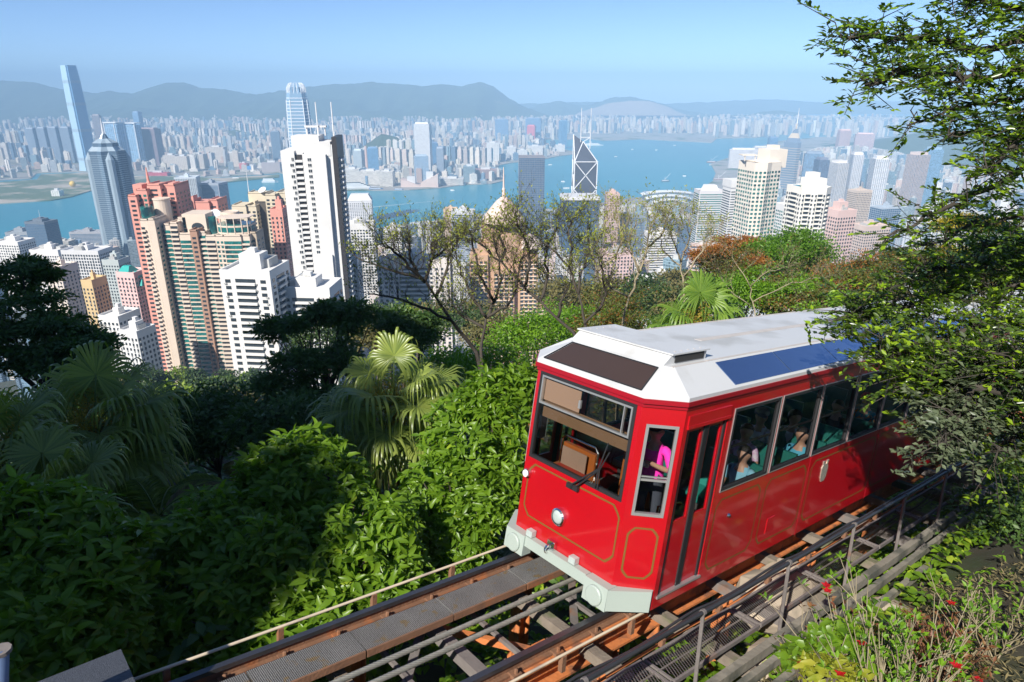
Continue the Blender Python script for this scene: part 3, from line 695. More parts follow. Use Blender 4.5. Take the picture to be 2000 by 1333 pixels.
for i, (u, vt, Y, wpx, d, yaw, col, style, kw, lb) in enumerate((
    (546, 408, 500, 24, 16, 0, PNK, 'punch', dict(bay=3.4, wf=.4), 'plain salmon pink slab between the beige tower and the white tower'),
    (498, 522, 320, 100, 22, -6, WHT, 'balc', dict(bay=5, wf=.35, roof=3), 'white block with zigzag dark balconies and cluttered stepped roof'),
    (604, 556, 330, 106, 20, -4, WHT, 'balc', dict(bay=5, wf=.35, roof=3), 'low white block standing against the foot of the tallest white tower'),
    (703, 392, 1500, 46, 34, 8, (.66, .66, .67), 'punch', dict(bay=4.2, wf=.5, hf=.45, roof=0), 'grey-white hotel tower of tiny square windows with a hipped white top'),
    (700, 436, 760, 62, 22, 6, WHT, 'punch', dict(bay=3.2, wf=.62, hf=.5, roof=3), 'white grid-fronted flats behind the dark-sided tower'),
    (688, 500, 420, 26, 18, 4, WHT, 'punch', dict(bay=5, wf=.35, roof=1), 'slim blank white block beside the dark-sided tower'),
    (810, 505, 470, 140, 20, 2, (.70, .64, .60), 'balc', dict(bay=4, wf=.45, roof=3), 'wide pale stone apartment slab behind the bare tree'),
    (724, 478, 900, 22, 18, 0, (.66, .5, .45), 'punch', dict(bay=3), 'narrow pink-beige flats between white towers'),
    (365, 346, 1750, 40, 40, 10, (.55, .60, .64), 'punch', dict(bay=4, wf=.6, hf=.6, roof=1, mast=16), 'pale blue-white office tower at the water behind the pink roofs'),
    (412, 357, 1800, 52, 40, -12, (.30, .34, .40), 'ribbon', dict(hf=.6, win=M_WBLUE, roof=1), 'blue striped office tower with stepped shoulders at the water'),
    (80, 432, 1350, 44, 34, -10, (.13, .16, .20), 'glass', dict(bay=3.5, win=M_WBLUE, roof=2, mast=22), 'dark blue office block with four roof aerials by the water'),
    (40, 452, 1400, 40, 34, 6, (.30, .33, .36), 'ribbon', dict(win=M_WBLUE, roof=2), 'grey stepped office block left of the aerial-topped block'),
    (172, 452, 1650, 60, 30, 4, (.36, .36, .38), 'ribbon', dict(win=M_WBLUE), 'low grey office block at the foot of the spired tower'),
    (28, 470, 820, 52, 26, -8, WHT, 'punch', dict(bay=3.2, wf=.5, roof=3), 'white flats under the dark blue office block'),
    (100, 486, 760, 60, 24, -6, (.70, .68, .66), 'punch', dict(bay=3, wf=.55, roof=3), 'off-white flats with a broad top and many windows'),
    (170, 487, 700, 76, 24, -5, (.62, .62, .63), 'punch', dict(bay=2.8, wf=.6, hf=.6, roof=4), 'grey-white slab of close-set windows in front of the spired tower'),
    (120, 518, 560, 34, 18, -14, (.70, .62, .55), 'punch', dict(bay=3.4, wf=.35), 'cream pencil block with a blank lit side'),
    (226, 506, 660, 34, 18, -6, (.45, .50, .50), 'punch', dict(bay=3, wf=.5, roof=2), 'grey-green slab in shade beside the pink teal-roofed flats'),
    (183, 545, 520, 24, 16, -10, (.62, .46, .24), 'punch', dict(bay=3.4, wf=.4), 'ochre yellow narrow block half in shadow'),
    (233, 612, 400, 46, 18, -14, (.72, .71, .69), 'punch', dict(bay=3, wf=.5, roof=2), 'low white flats above the wooded slope'),
    (268, 642, 380, 44, 14, -18, (.66, .66, .66), 'punch', dict(bay=2.8, wf=.45, roof=2), 'small pale grey block on the wooded slope'),
    (1038, 306, 1500, 50, 46, 1, (.23, .23, .26), 'glass', dict(bay=3.6, win=M_WBLUE, roof=0, fh=3.8), 'tall square grey tower with a fine grid front'),
    (1132, 388, 1150, 72, 44, 1, (.05, .055, .07), 'glass', dict(bay=4, win=M_WBLUE, roof=0), 'broad black glass tower with a pale roof rim in front of the braced tower'),
    (1196, 378, 1300, 26, 26, 0, (.60, .42, .35), 'punch', dict(bay=3, roof=1), 'pinkish slim tower with white cap by the black glass tower'),
    (1225, 420, 1350, 70, 30, -3, (.20, .24, .28), 'ribbon', dict(win=M_WBLUE, hf=.5), 'grey-blue glass office slab behind the pale leafless trees'),
    (1300, 425, 1500, 60, 36, 4, (.45, .47, .50), 'ribbon', dict(win=M_WBLUE, hf=.55), 'grey office block with banded windows behind the leafless trees'),
    (1316, 432, 1250, 74, 24, 2, (.16, .19, .25), 'glass', dict(win=M_WBLUE), 'dark blue glass slab below the curved white hall roof'),
    (1200, 492, 640, 64, 22, 6, (.66, .48, .46), 'punch', dict(bay=3, wf=.5, roof=3), 'pale pink flats with notched roof behind the leafless trees'),
    (1290, 455, 900, 56, 22, 5, (.72, .70, .68), 'ribbon', dict(hf=.45, roof=2), 'white banded flats behind the leafless trees'),
    (1290, 545, 520, 80, 20, 4, WHT, 'punch', dict(bay=4, roof=3), 'low white block just above the palm behind the tram'),
    (1386, 372, 1000, 50, 26, 3, (.62, .60, .60), 'ribbon', dict(hf=.42, roof=0, win=M_WTEAL), 'pale tower with dark horizontal bands and ornate white crown'),
    (1440, 364, 900, 42, 24, 8, WHT, 'ribbon', dict(hf=.4, roof=0), 'white tower of thin horizontal stripes under a plain white cap'),
    (1640, 410, 620, 44, 20, 18, (.66, .48, .44), 'punch', dict(bay=2.8, wf=.5, roof=2), 'pink flats with a green glass bay near the orange trees'),
    (1535, 400, 700, 26, 18, 14, WHT, 'punch', dict(bay=3, roof=2, wf=.6, win=M_WTEAL), 'slender white block with teal side between the two pale towers'),
    (1700, 440, 760, 60, 24, 16, (.60, .48, .42), 'punch', dict(bay=3, wf=.5, roof=2), 'brownish pink slab behind the yellow foliage'),
    (1730, 405, 1100, 44, 26, 14, (.40, .46, .52), 'glass', dict(win=M_WBLUE, roof=1), 'blue-grey glass block with lit white frame on the right slope'),
    (1680, 372, 1250, 34, 26, 14, (.58, .48, .40), 'punch', dict(bay=3, roof=1), 'tan office tower right of the pale twin towers'),
    (880, 408, 1250, 26, 26, 0, (.62, .46, .32), 'punch', dict(bay=3, wf=.3), 'tan slab rising above the bare tree'),
    (905, 412, 1050, 44, 26, -3, (.55, .56, .58), 'ribbon', dict(hf=.5, win=M_WBLUE), 'grey-white banded office tower left of the domed tower'),
    (768, 446, 1100, 34, 24, 0, (.64, .62, .60), 'punch', dict(bay=3, wf=.5), 'grey-white flats at the water behind the bare tree'),
    )):
    bld('office_tower' if style in ('ribbon', 'glass') else 'apartment_block', lb, u, vt, Y, wpx, d, yaw, col, style, **kw)
# hipped top of the hotel tower, pale rim, white caps
def cap(label, cat, name, u, vt, Y, wpx, d, yaw, h, col, top=.7): pass
def extra_roof(owner_label, nm, u, vt, Y, wpx, d, yaw, h, col, top=.7):
    o = [x for x in COL.objects if x.get('label') == owner_label][0]
    P = atY(u, vt, Y); w = wpx/FPX*Y/ray(u, vt).y; mb = MB()
    mb.prism(rect(w, d, math.radians(yaw), P.x, P.y), P.z-.4, P.z+h, top=rect(w*top, d*top, math.radians(yaw), P.x, P.y)); mb.build(nm, wallmat(col), o)
extra_roof('grey-white hotel tower of tiny square windows with a hipped white top', 'hipped_roof', 703, 390, 1500, 47, 35, 8, 12, WHT, .72)
extra_roof('broad black glass tower with a pale roof rim in front of the braced tower', 'roof_rim', 1132, 387, 1150, 74, 46, 1, 5, (.6, .6, .6), .96)
extra_roof('white tower of thin horizontal stripes under a plain white cap', 'roof_cap', 1440, 364, 900, 44, 26, 8, 9, WHT, 1.0)
extra_roof('pale tower with dark horizontal bands and ornate white crown', 'crown', 1386, 372, 1000, 30, 16, 3, 8, WHT, .7)
# --- pink flats with teal hipped roofs
rr, poly, zb, zt, (w, d, yw, cx, cy_) = bld('apartment_block', 'pink flats with turquoise hipped roofs beside the salmon pink tower', 258, 530, 520, 40, 16, -12, (.74, .50, .48), 'punch', bay=3.2, wf=.45, roof=0)
TEAL = mk('turquoise_tile', (.02, .36, .32), .5, var=.2, scale=.8)
for k, (ox, oy, s, hz) in enumerate(((-3, 0, .62, 0), (5, -2, .4, -4), (8, -4, .3, -10))):
    mb = MB(); mb.prism(rect(w*s, d*s*1.2, yw, cx+ox, cy_+oy), zt+hz, zt+hz+4.5, top=rect(w*s*.6, d*s*.3, yw, cx+ox, cy_+oy)); mb.build('roof', TEAL, rr)
# --- cream tower with a long blank stair wall and balconies (right), and its white neighbour
rr, poly, zb, zt, (w, d, yw, cx, cy_) = bld('apartment_tower', 'cream tower with a blank slotted wall, teal windows and roof terrace', 1486, 318, 560, 62, 22, 16, (.74, .67, .58), 'punch', win=M_WTEAL, bay=3.0, wf=.6, hf=.5, roof=0, plan=((-.5, -.5), (-.12, -.62), (.1, -.5), (.5, -.42), (.5, .5), (-.5, .5)))
mb = MB(); P = atY(1510, 291, 566); mb.prism(rect(16, 16, .28, P.x, P.y), zt-4, P.z); mb.prism(rect(7, 7, .28, P.x, P.y), P.z-.2, P.z+3); mb.build('upper_block', wallmat((.74, .67, .58)), rr)
mb = MB(); P = atY(1464, 312, 556); mb.box(P.x-7, P.x+5, P.y-4, P.y+6, P.z+3.2, P.z+3.9); 
for a in (-5, 3): mb.box(P.x+a, P.x+a+.6, P.y-3, P.y-2.4, P.z-1, P.z+3.3)
mb.build('roof_canopy', wallmat((.74, .67, .58)), rr)
rr, poly, zb, zt, (w, d, yw, cx, cy_) = bld('apartment_tower', 'white tower of notched balconies with a block-shaped roof house', 1582, 366, 520, 62, 22, 14, (.78, .75, .68), 'balc', bay=3.0, wf=.5, roof=0, plan=((-.5, -.35), (-.15, -.5), (.2, -.6), (.5, -.4), (.5, .5), (-.5, .5)))
mb = MB(); P = atY(1590, 350, 524); mb.prism(rect(13, 13, .25, P.x, P.y), zt-3, P.z+1); mb.prism(rect(7, 8, .25, P.x-1, P.y+1), P.z, P.z+5); mb.build('roof_house', wallmat((.78, .75, .68)), rr)
mb = MB(); P = atY(1557, 362, 524); mb.lathe([(3.2, -9), (3.2, 0)], P, 12); mb.build('glass_turret', M_WTEAL, rr)
# --- spired office tower on the left (star plan, stepped crown)
def spired():
    P = atY(207, 288, 1430); zb = cityground(P.x, P.y)-2
    r = thing('office_tower', 'dark banded office tower with stepped glass crown and a spire', 'tower', (P.x, P.y, zb))
    gl = mk('banded_glass', (.10, .15, .21), .18, var=.4, scale=.02); pl = wallmat((.30, .38, .44), .4)
    star = lambda R, a0: [(P.x+R*(1 if k % 2 == 0 else .80)*math.cos(a0+math.pi*k/8), P.y+R*(1 if k % 2 == 0 else .80)*math.sin(a0+math.pi*k/8)) for k in range(16)]
    mb = MB(); mb.prism(star(35, .2), zb, P.z-6); mb.build('shaft', gl, r)
    mb = MB(); 
    for k in range(int((P.z-zb-14)/4.2)): mb.prism(star(35.5, .2), zb+6+k*4.2, zb+6.9+k*4.2)
    mb.build('floor_bands', pl, r, kind='stuff')
    for k, (R0, R1, h0, h1) in enumerate(((34, 26, -6, 2), (25, 24.5, 2, 9), (24, 10, 9, 17), (9, 3.5, 17, 26))):
        mb = MB(); mb.prism(star(R0, .2), P.z+h0, P.z+h1, top=star(R1, .2)); mb.build('crown_tier', pl if k % 2 == 0 else gl, r)
    for k in range(4):
        mb = MB(); a = .2+math.pi*k/2+.39; x, y = P.x+33*math.cos(a), P.y+33*math.sin(a); mb.lathe([(8, -300), (8, -22), (.5, -8)], (x, y, P.z), 8); mb.build('corner_turret', pl, r)
    mb = MB(); mb.tube([(P.x, P.y, P.z+25), (P.x, P.y, P.z+56)], [2.4, .4], 6); mb.build('spire', M_MAST, r)
spired()
# --- tallest blue glass tower across the water
def blue_giant():
    P = atY(133, 128, 3740); zb = SEA+2; r = thing('skyscraper', 'tallest pale blue glass skyscraper across the water', 'skyscraper', (P.x, P.y, zb))
    gl = mk('lit_blue_glass', (.42, .60, .74), .25, var=.08, scale=.004); dk = mk('shaded_blue_glass', (.16, .32, .52), .2, var=.1, scale=.004); bd = wallmat((.30, .36, .42), .4)
    yaw = math.radians(-28); H = P.z
    def pl(s, n): # square with notched corners
        a = s; b = s*.78; pts = [(-b, -a), (b, -a), (b, -b), (a, -b), (a, b), (b, b), (b, a), (-b, a), (-b, b), (-a, b), (-a, -b), (-b, -b)]
        return [(P.x+x*math.cos(yaw)-y*math.sin(yaw), P.y+x*math.sin(yaw)+y*math.cos(yaw)) for x, y in pts]
    prof = [(39, zb), (35, zb+40), (34, zb+330), (31, H-60), (28, H)]
    for k, ((s0, z0), (s1, z1)) in enumerate(zip(prof, prof[1:])):
        mb = MB(); mb.mi = 0
        i0 = [mb.v((x, y, z0)) for x, y in pl(s0, 0)]; i1 = [mb.v((x, y, z1)) for x, y in pl(s1, 0)]
        for q in range(12):
            mb.mi = 1 if q in (2, 3, 4) else 0  # right-hand faces darker: shade put into the glass colour
            mb.face_i([i0[q], i0[(q+1) % 12], i1[(q+1) % 12], i1[q]])
        mb.face_i(i1); mb.build('shaft_stage', [gl, dk], r)
    for zz in (zb+55, zb+200, zb+330, H-85):
        s_ = float(np.interp(zz, [p[1] for p in prof], [p[0] for p in prof]))+.6; mb = MB(); 
        for k in range(3): mb.prism(pl(s_, 0), zz+k*5, zz+k*5+2.4)
        mb.build('plant_band', bd, r)
blue_giant()
# --- rounded-top tower above the white tower
def crowned():
    P = atY(577, 162, 2050); zb = SEA+2; r = thing('skyscraper', 'slim glass skyscraper with a crown of curved white fins', 'skyscraper', (P.x, P.y, zb))
    gl = mk('silver_blue_glass', (.22, .34, .46), .2, var=.15, scale=.01); wf_ = wallmat((.78, .80, .82), .4)
    yaw = math.radians(10)
    def pl(s):
        a, b = s, s*.62; pts = [(-b, -a), (b, -a), (a, -b), (a, b), (b, a), (-b, a), (-a, b), (-a, -b)]
        return [(P.x+x*math.cos(yaw)-y*math.sin(yaw), P.y+x*math.sin(yaw)+y*math.cos(yaw)) for x, y in pts]
    H = P.z; prof = [(31, zb), (31, H-150), (29.5, H-90), (27.5, H-45), (25, H-25)]
    for (s0, z0), (s1, z1) in zip(prof, prof[1:]): mb = MB(); mb.prism(pl(s0), z0, z1, top=pl(s1)); mb.build('shaft_stage', gl, r)
    mb = MB()
    for k in range(int((H-40-zb)/9)): 
        z = zb+8+k*9; s_ = float(np.interp(z, [p[1] for p in prof], [p[0] for p in prof])); mb.prism(pl(s_+.4), z, z+1.6)
    mb.build('floor_bands', wf_, r, kind='stuff')
    for k in range(8):
        for t in (0, .33, .66):
            a = Vector((*lerp2(pl(25)[k], pl(25)[(k+1) % 8], t), 0)); c = Vector((P.x, P.y, 0)); mb = MB()
            pts = [a+Vector((0, 0, H-34)), a+(c-a)*.04+Vector((0, 0, H-14)), a+(c-a)*.22+Vector((0, 0, H-4)), a+(c-a)*.42+Vector((0, 0, H))]
            mb.tube(pts, [.9, .9, .8, .5], 5); mb.build('crown_fin', wf_, r)
    for k in range(8):
        a = pl(31.4)[k]; mb = MB(); mb.tube([(*a, zb), (*a, H-150), (*pl(27.9)[k], H-45)], 1.2, 4); mb.build('corner_rib', wf_, r)
    mb = MB(); mb.prism(pl(20), H-40, H-12, top=pl(15)); mb.build('crown_core', gl, r)
crowned()
# --- braced triangular tower
def braced():
    P = atY(1143, 300, 1380); zb = cityground(P.x, P.y)-2; r = thing('skyscraper', 'dark glass skyscraper with white cross bracing and twin masts', 'skyscraper', (P.x, P.y, zb))
    gl = mk('braced_glass', (.075, .085, .11), .15, var=.4, scale=.02); wf_ = wallmat((.72, .74, .76), .4)
    s = 22; z = P.z; pt = lambda x, y, zz: (P.x+x*s, P.y+y*s, zz)
    mb = MB(); a, b, c, d_ = (-1, -1), (1, -1), (1, 1), (-1, 1)
    mb.face([pt(*a, zb), pt(*b, zb), pt(*b, z-14), pt(*a, z-14)]); mb.face([pt(*b, zb), pt(*c, zb), pt(*c, z-14), pt(*b, z-14)]); mb.face([pt(*c, zb), pt(*d_, zb), pt(*d_, z+34), pt(*c, z-14)]); mb.face([pt(*d_, zb), pt(*a, zb), pt(*a, z-14), pt(*d_, z+34)])
    mb.face([pt(*a, z-14), pt(*b, z-14), pt(-.2, .1, z+22)]); mb.face([pt(*b, z-14), pt(*c, z-14), pt(-.2, .1, z+22)]); mb.face([pt(*c, z-14), pt(*d_, z+34), pt(-.2, .1, z+22)]); mb.face([pt(*d_, z+34), pt(*a, z-14), pt(-.2, .1, z+22)])
    mb.build('glass_shaft', gl, r)
    H = 52; z0 = z-14
    for f in ((a, b), (b, c), (d_, a)):
        n_ = Vector((0, -.03, 0)) if f == (a, b) else Vector((.03, 0, 0)) if f == (b, c) else Vector((-.03, 0, 0))
        for k in range(5):
            A_ = Vector(pt(*f[0], z0-k*H))+n_*20; B_ = Vector(pt(*f[1], z0-k*H))+n_*20; C_ = Vector(pt(*f[0], z0-(k+1)*H))+n_*20; D_ = Vector(pt(*f[1], z0-(k+1)*H))+n_*20
            for (p_, q2) in ((A_, D_), (B_, C_)): m_ = MB(); m_.beam(p_, q2, 1.5, 1.5); m_.build('brace', wf_, r)
    for f in (a, b, c, d_):
        top = z+34 if f == d_ else z-14
        m_ = MB(); m_.beam(pt(*f, zb), pt(*f, top), 1.8, 1.8, (0, 1, 0)); m_.build('corner_post', wf_, r)
    for (p_, q2) in ((pt(*a, z-14), pt(*b, z-14)), (pt(*a, z-14), pt(-.2, .1, z+22)), (pt(*b, z-14), pt(-.2, .1, z+22)), (pt(*a, z-14), pt(*d_, z+34))): m_ = MB(); m_.beam(p_, q2, 1.5, 1.5); m_.build('roof_edge', wf_, r)
    for x in (-.42, .42):
        m_ = MB(); m_.tube([pt(x, .2, z+8), pt(x, .2, z+84)], [.9, .5], 6); m_.build('mast', M_MAST, r)
    m_ = MB(); m_.beam(pt(-.42, .2, z+30), pt(.42, .2, z+30), 1, 1); m_.beam(pt(-.42, .2, z+18), pt(.42, .2, z+30), 1, 1); m_.build('mast_brace', M_MAST, r)
braced()
# --- domed brick-orange apartments behind the bare trees
def domed():
    P = atY(984, 432, 520); zb = cityground(P.x, P.y)-2; OR = (.50, .32, .20); r = thing('apartment_tower', 'orange-tiled apartment tower with a pale conical dome and finial', 'tower', (P.x, P.y, zb))
    wm = wallmat(OR); m = .365; zt = P.z
    mb = MB(); mb.prism([(P.x+17*math.cos(t), P.y+10*math.sin(t)) for t in np.linspace(0, 2*math.pi, 13)[:-1]], zb, zt); 
    for x0, x1, y0, z in ((-26, -12, -12, -24), (12, 26, -12, -24), (-20, 20, -9, -16), (26, 48, -10, -62), (-8, 8, -14, -34)): mb.prism([(P.x+x0, P.y+y0), (P.x+x1, P.y+y0), (P.x+x1, P.y+12), (P.x+x0, P.y+12)], zb, zt+z)
    mb.build('wall', wm, r)
    g = MB(); s2 = MB()
    for x0, x1, y0, z in ((-26, -12, -12, -24), (12, 26, -12, -24), (26, 48, -10, -62), (-8, 8, -14, -34)):
        A, B = (P.x+x0, P.y+y0), (P.x+x1, P.y+y0)
        panes(g, A, B, zb+3, zt+z-2, 3.1, 3.6, .68, .55); slabs(s2, lerp2(A, B, .1), lerp2(A, B, .9), zb+3, zt+z-2, 3.1, .9, .55)
    g.build('window_grid', M_WIN, r, kind='stuff'); s2.build('balcony_rows', wallmat((.72, .60, .48)), r, kind='stuff')
    mb = MB(); mb.lathe([(17, 0), (13.5, 6), (6, 15), (2.2, 18), (1.2, 19), (1.2, 24), (.7, 25), (.3, 40)], P, 16); mb.build('dome', wallmat((.72, .56, .48)), r)
    mb = MB(); q_ = atY(1035, 482, 518); mb.lathe([(10, 0), (9, 3), (5, 8), (.5, 10)], q_, 14); mb.build('small_dome', wallmat((.74, .62, .55)), r)
domed()
# --- needle tower on the right
def needle():
    P = atY(1552, 278, 2450); zb = SEA+2; r = thing('skyscraper', 'slate glass tower with a pointed pyramid top and tall needle mast', 'skyscraper', (P.x, P.y, zb))
    gl = mk('slate_glass', (.16, .22, .30), .2, var=.3, scale=.01); gd = wallmat((.50, .44, .36), .4); yaw = .5
    tri = lambda R: [(P.x+R*math.cos(yaw+a), P.y+R*math.sin(yaw+a)) for a in (0, .35, 2.09, 2.44, 4.19, 4.54)]
    mb = MB(); mb.prism(tri(34), zb, P.z); mb.build('shaft', gl, r)
    mb = MB(); 
    for k in range(int((P.z-zb)/8)-2): mb.prism(tri(34.4), zb+10+k*8, zb+11.4+k*8)
    mb.build('floor_bands', gd, r, kind='stuff')
    for k, (R0, R1, h0, h1) in enumerate(((30, 24, 0, 14), (23, 14, 14, 30), (13, 5, 30, 44), (4, 2.5, 44, 62))):
        mb = MB(); mb.prism(tri(R0), P.z+h0-.3, P.z+h1, top=tri(R1)); mb.build('crown_tier', gl if k % 2 == 0 else gd, r)
    mb = MB(); mb.tube([(P.x, P.y, P.z+60), (P.x, P.y, P.z+112)], [2.2, .5], 6); mb.build('needle', M_MAST, r)
needle()
# --- across the water: slabs one can tell apart
def far_tower(name, label, u, vt, Y, wpx, d, yaw, col, gcol, bw=.8, bh=.6, bay=5, cat='tower', parts=(), group=None):
    P = atY(u, vt, Y); w = wpx/FPX*Y/ray(u, vt).y; r = thing(name, label, cat, (P.x, P.y, SEA+2), group); mb = MB()
    mb.cur = dict(bcol=col, gcol=gcol, bw=bw, bh=bh, bay=bay); mb.prism(rect(w, d, math.radians(yaw), P.x, P.y), SEA+2, P.z); mb.build('wall', M_FACADE, r)
    mb = MB(); mb.cur = dict(bcol=tuple(min(c*1.1+.1, .8) for c in col), gcol=gcol, bw=0., bh=0., bay=5); mb.prism(rect(w*.8, d*.7, math.radians(yaw), P.x, P.y), P.z-.5, P.z+7); mb.build('roof_house', M_FACADE, r)
    return r, P, w
BG = (.12, .24, .38); DB = (.08, .13, .19)
r_, P_, w_ = far_tower('skyscraper', 'broad blue glass twin slab with white frame lines across the water', 238, 244, 3950, 78, 40, -20, (.30, .44, .58), BG, .7, .8, 14)
for s_ in (-.5, -.17, .17, .5):
    mb = MB(); a = rect(w_, 41, math.radians(-20), P_.x, P_.y); q_ = lerp2(a[0], a[1], s_+.5); mb.box(q_[0]-2, q_[0]+2, q_[1]-3, q_[1]+1, SEA+2, P_.z+4); mb.build('white_rib', wallmat((.7, .73, .76)), r_)
mb = MB(); mb.prism(rect(w_*1.05, 44, math.radians(-20), P_.x, P_.y), P_.z+8, P_.z+13); mb.build('roof_frame', wallmat((.7, .73, .76)), r_)
far_tower('skyscraper', 'red-brown tower with an orange stripe beside the blue twin slab', 292, 252, 4000, 36, 50, -16, (.24, .17, .18), (.10, .10, .13), .6, .6, 6)
for k, (u, vt, w_) in enumerate(((60, 252, 20), (82, 251, 19), (104, 250, 20), (128, 250, 22), (150, 262, 16))):
    far_tower('waterside_tower', 'slate blue tower in the row behind the tallest glass skyscraper', u, vt, 4150, w_, 34, -15, (.24, .29, .36), DB, .7, .6, 5, group='slate towers behind the tallest skyscraper')
for (u, vt, Y, wp, col, gc, lb) in ((188, 226, 4300, 13, (.30, .27, .28), DB, 'dark slim tower peeking from behind the tallest skyscraper'), (267, 220, 5200, 13, (.16, .28, .44), BG, 'blue curved-top tower far behind the blue twin slab'),
    (537, 258, 4300, 17, (.13, .18, .24), DB, 'dark slate slab beside the crowned skyscraper'), (825, 242, 3500, 31, (.62, .62, .62), (.3, .32, .35), 'tall white tower with a gridded front on the peninsula'), (822, 305, 3250, 26, (.36, .44, .52), BG, 'blue-white office block at the foot of the tall white peninsula tower'),
    (848, 280, 3700, 13, (.08, .17, .30), BG, 'deep blue slab right of the tall white peninsula tower'), (859, 290, 3350, 14, (.30, .34, .40), DB, 'grey paired slab on the peninsula beside the deep blue slab'), (727, 290, 3450, 20, (.12, .26, .42), BG, 'leaning blue glass tower near the tall chimney'),
    (700, 294, 3600, 18, (.50, .55, .56), DB, 'striped pale tower left of the tall chimney'), (1100, 237, 5200, 14, (.10, .24, .38), BG, 'lone deep blue glass tower at the far shore'), (980, 234, 5900, 26, (.14, .22, .34), BG, 'blue block beside the red far building'),
    (1042, 232, 6000, 30, (.12, .20, .32), BG, 'wide deep blue block behind the red far building'), (1038, 246, 5900, 16, (.62, .14, .18), (.4, .1, .12), 'bright red far building among blue blocks'),
    (1485, 288, 3900, 26, (.55, .53, .52), DB, 'pale waterside flats on the point of the far island shore'), (1452, 292, 3850, 52, (.66, .62, .60), (.3, .3, .33), 'broad white waterside estate on the curved island shore'), (1510, 270, 3700, 16, (.08, .17, .30), BG, 'deep blue slab behind the cream tower'),
    (1590, 300, 2300, 34, (.14, .20, .28), BG, 'dark blue office slab right of the needle tower'), (1606, 312, 2200, 20, (.10, .13, .2), DB, 'navy blue slab with a pale edge near the needle tower'), (1640, 318, 2000, 24, (.60, .57, .55), DB, 'white tower with a dark centre stripe in the island crowd'),
    (1675, 302, 2300, 20, (.62, .60, .60), DB, 'slim white tower with a pitched top in the island crowd'), (1720, 310, 1900, 26, (.66, .65, .65), DB, 'bright white tall slab in the island crowd'), (1795, 302, 2000, 30, (.50, .40, .36), DB, 'mauve brown stepped tower before the wooded hill'),
    (1825, 292, 2100, 22, (.20, .34, .46), BG, 'teal-blue glass tower with a slanted top before the wooded hill'), (1650, 255, 4300, 22, (.62, .42, .38), DB, 'pink tower cluster under the far hills'), (1690, 262, 4200, 34, (.60, .42, .40), DB, 'rose pink towers at the edge of the wooded hill')):
    far_tower('distant_tower', lb, u, vt, Y, wp, 40, random.Random(u).uniform(-20, 20), col, gc, .6, .6, 5)
mb = MB(); p = onZ(717, 330, SEA+3); mb.lathe([(9, 0), (6, 120)], p, 10); tag(mb.build('chimney', wallmat((.60, .42, .36))), 'tall tapering pinkish chimney among the peninsula towers', 'chimney')
# peninsula waterfront
def low(label, u0, u1, vt, vb, col, name='waterfront_hall', d=60, slope=0, bw=2., bh=.5, cat='building', group=None):
    a = onZ(u0, vb, SEA+3.2); b = onZ(u1, vb, SEA+3.2); Y = (a.y+b.y)/2; h = atY((u0+u1)/2, vt, Y).z; r = thing(name, label, cat, ((a.x+b.x)/2, Y, SEA+3), group)
    mb = MB(); mb.cur = dict(bcol=col, gcol=tuple(c*.45 for c in col), bw=bw, bh=bh, bay=9)
    z0 = SEA+2; z1 = h; z2 = h+slope
    mb.hexa([(a.x, a.y, z0), (b.x, b.y, z0), (b.x, b.y+d, z0), (a.x, a.y+d, z0), (a.x, a.y, z1), (b.x, b.y, z2), (b.x, b.y+d, z2), (a.x, a.y+d, z1)]); mb.build('wall', M_FACADE, r)
    mb = MB(); mb.cur = dict(bcol=(.6, .6, .6), gcol=(.3, .3, .3), bw=0., bh=0., bay=9); mb.prism(rect((b.x-a.x)*.4, d*.4, 0, (a.x+b.x)/2, Y+d/2), min(z1, z2)-1, max(z1, z2)+8); mb.build('roof_house', M_FACADE, r)
low('long white curved hotel at the pier by the white ship', 672, 703, 331, 357, (.68, .66, .62)); low('long white terminal hall behind the ship', 703, 742, 335, 361, (.70, .67, .62)); low('white waterfront block with a stepped end', 742, 768, 336, 365, (.66, .62, .56))
low('pinkish windowless hall with a roof sweeping up to the left', 783, 822, 350, 366, (.62, .48, .42), slope=-32, bw=0.); low('pinkish windowless hall with a roof sweeping up to the right', 822, 856, 358, 366, (.62, .48, .42), slope=38, bw=0.)
low('brown brick waterfront block on the peninsula tip', 926, 970, 332, 352, (.36, .24, .22)); low('grey-green office hall beside the brown brick block', 905, 928, 326, 356, (.22, .30, .34)); low('low pale podium along the peninsula shore', 860, 905, 350, 362, (.58, .54, .50))
for k, (u0, u1, vt, vb) in enumerate(((345, 368, 306, 332), (322, 345, 304, 330), (370, 400, 302, 330), (405, 440, 288, 318), (440, 470, 300, 325))): low('beige long estate slab behind the railway land', u0, u1, vt, vb, (.55, .50, .45), name='estate_slab', bw=.5, group='beige slabs behind the railway land')
for k, (u0, u1, vt, vb, c, lb) in enumerate(((285, 327, 338, 344, (.45, .06, .08), 'long dark red shed by the railway land'), (366, 374, 318, 330, (.55, .10, .10), 'orange red stacked shed before beige slabs'), (468, 482, 320, 330, (.50, .12, .12), 'red warehouse beside a blue warehouse'), (483, 496, 325, 332, (.05, .22, .50), 'bright blue warehouse beside a red warehouse'), (512, 548, 318, 336, (.34, .30, .30), 'dark ribbed warehouse at the quay'))): low(lb, u0, u1, vt, vb, c, name='warehouse', bw=0., d=40)
for k, (u0, u1, vt, vb) in enumerate(((1010, 1030, 294, 312), (1030, 1060, 286, 303), (1060, 1085, 290, 300), (1085, 1103, 284, 297), (905, 950, 305, 318), (950, 975, 280, 318), (990, 1008, 288, 312))): low('white waterside estate block on the curving far shore', u0, u1, vt, vb, (.66, .65, .63), name='shore_estate', bw=.5, group='white estates on the far shore')
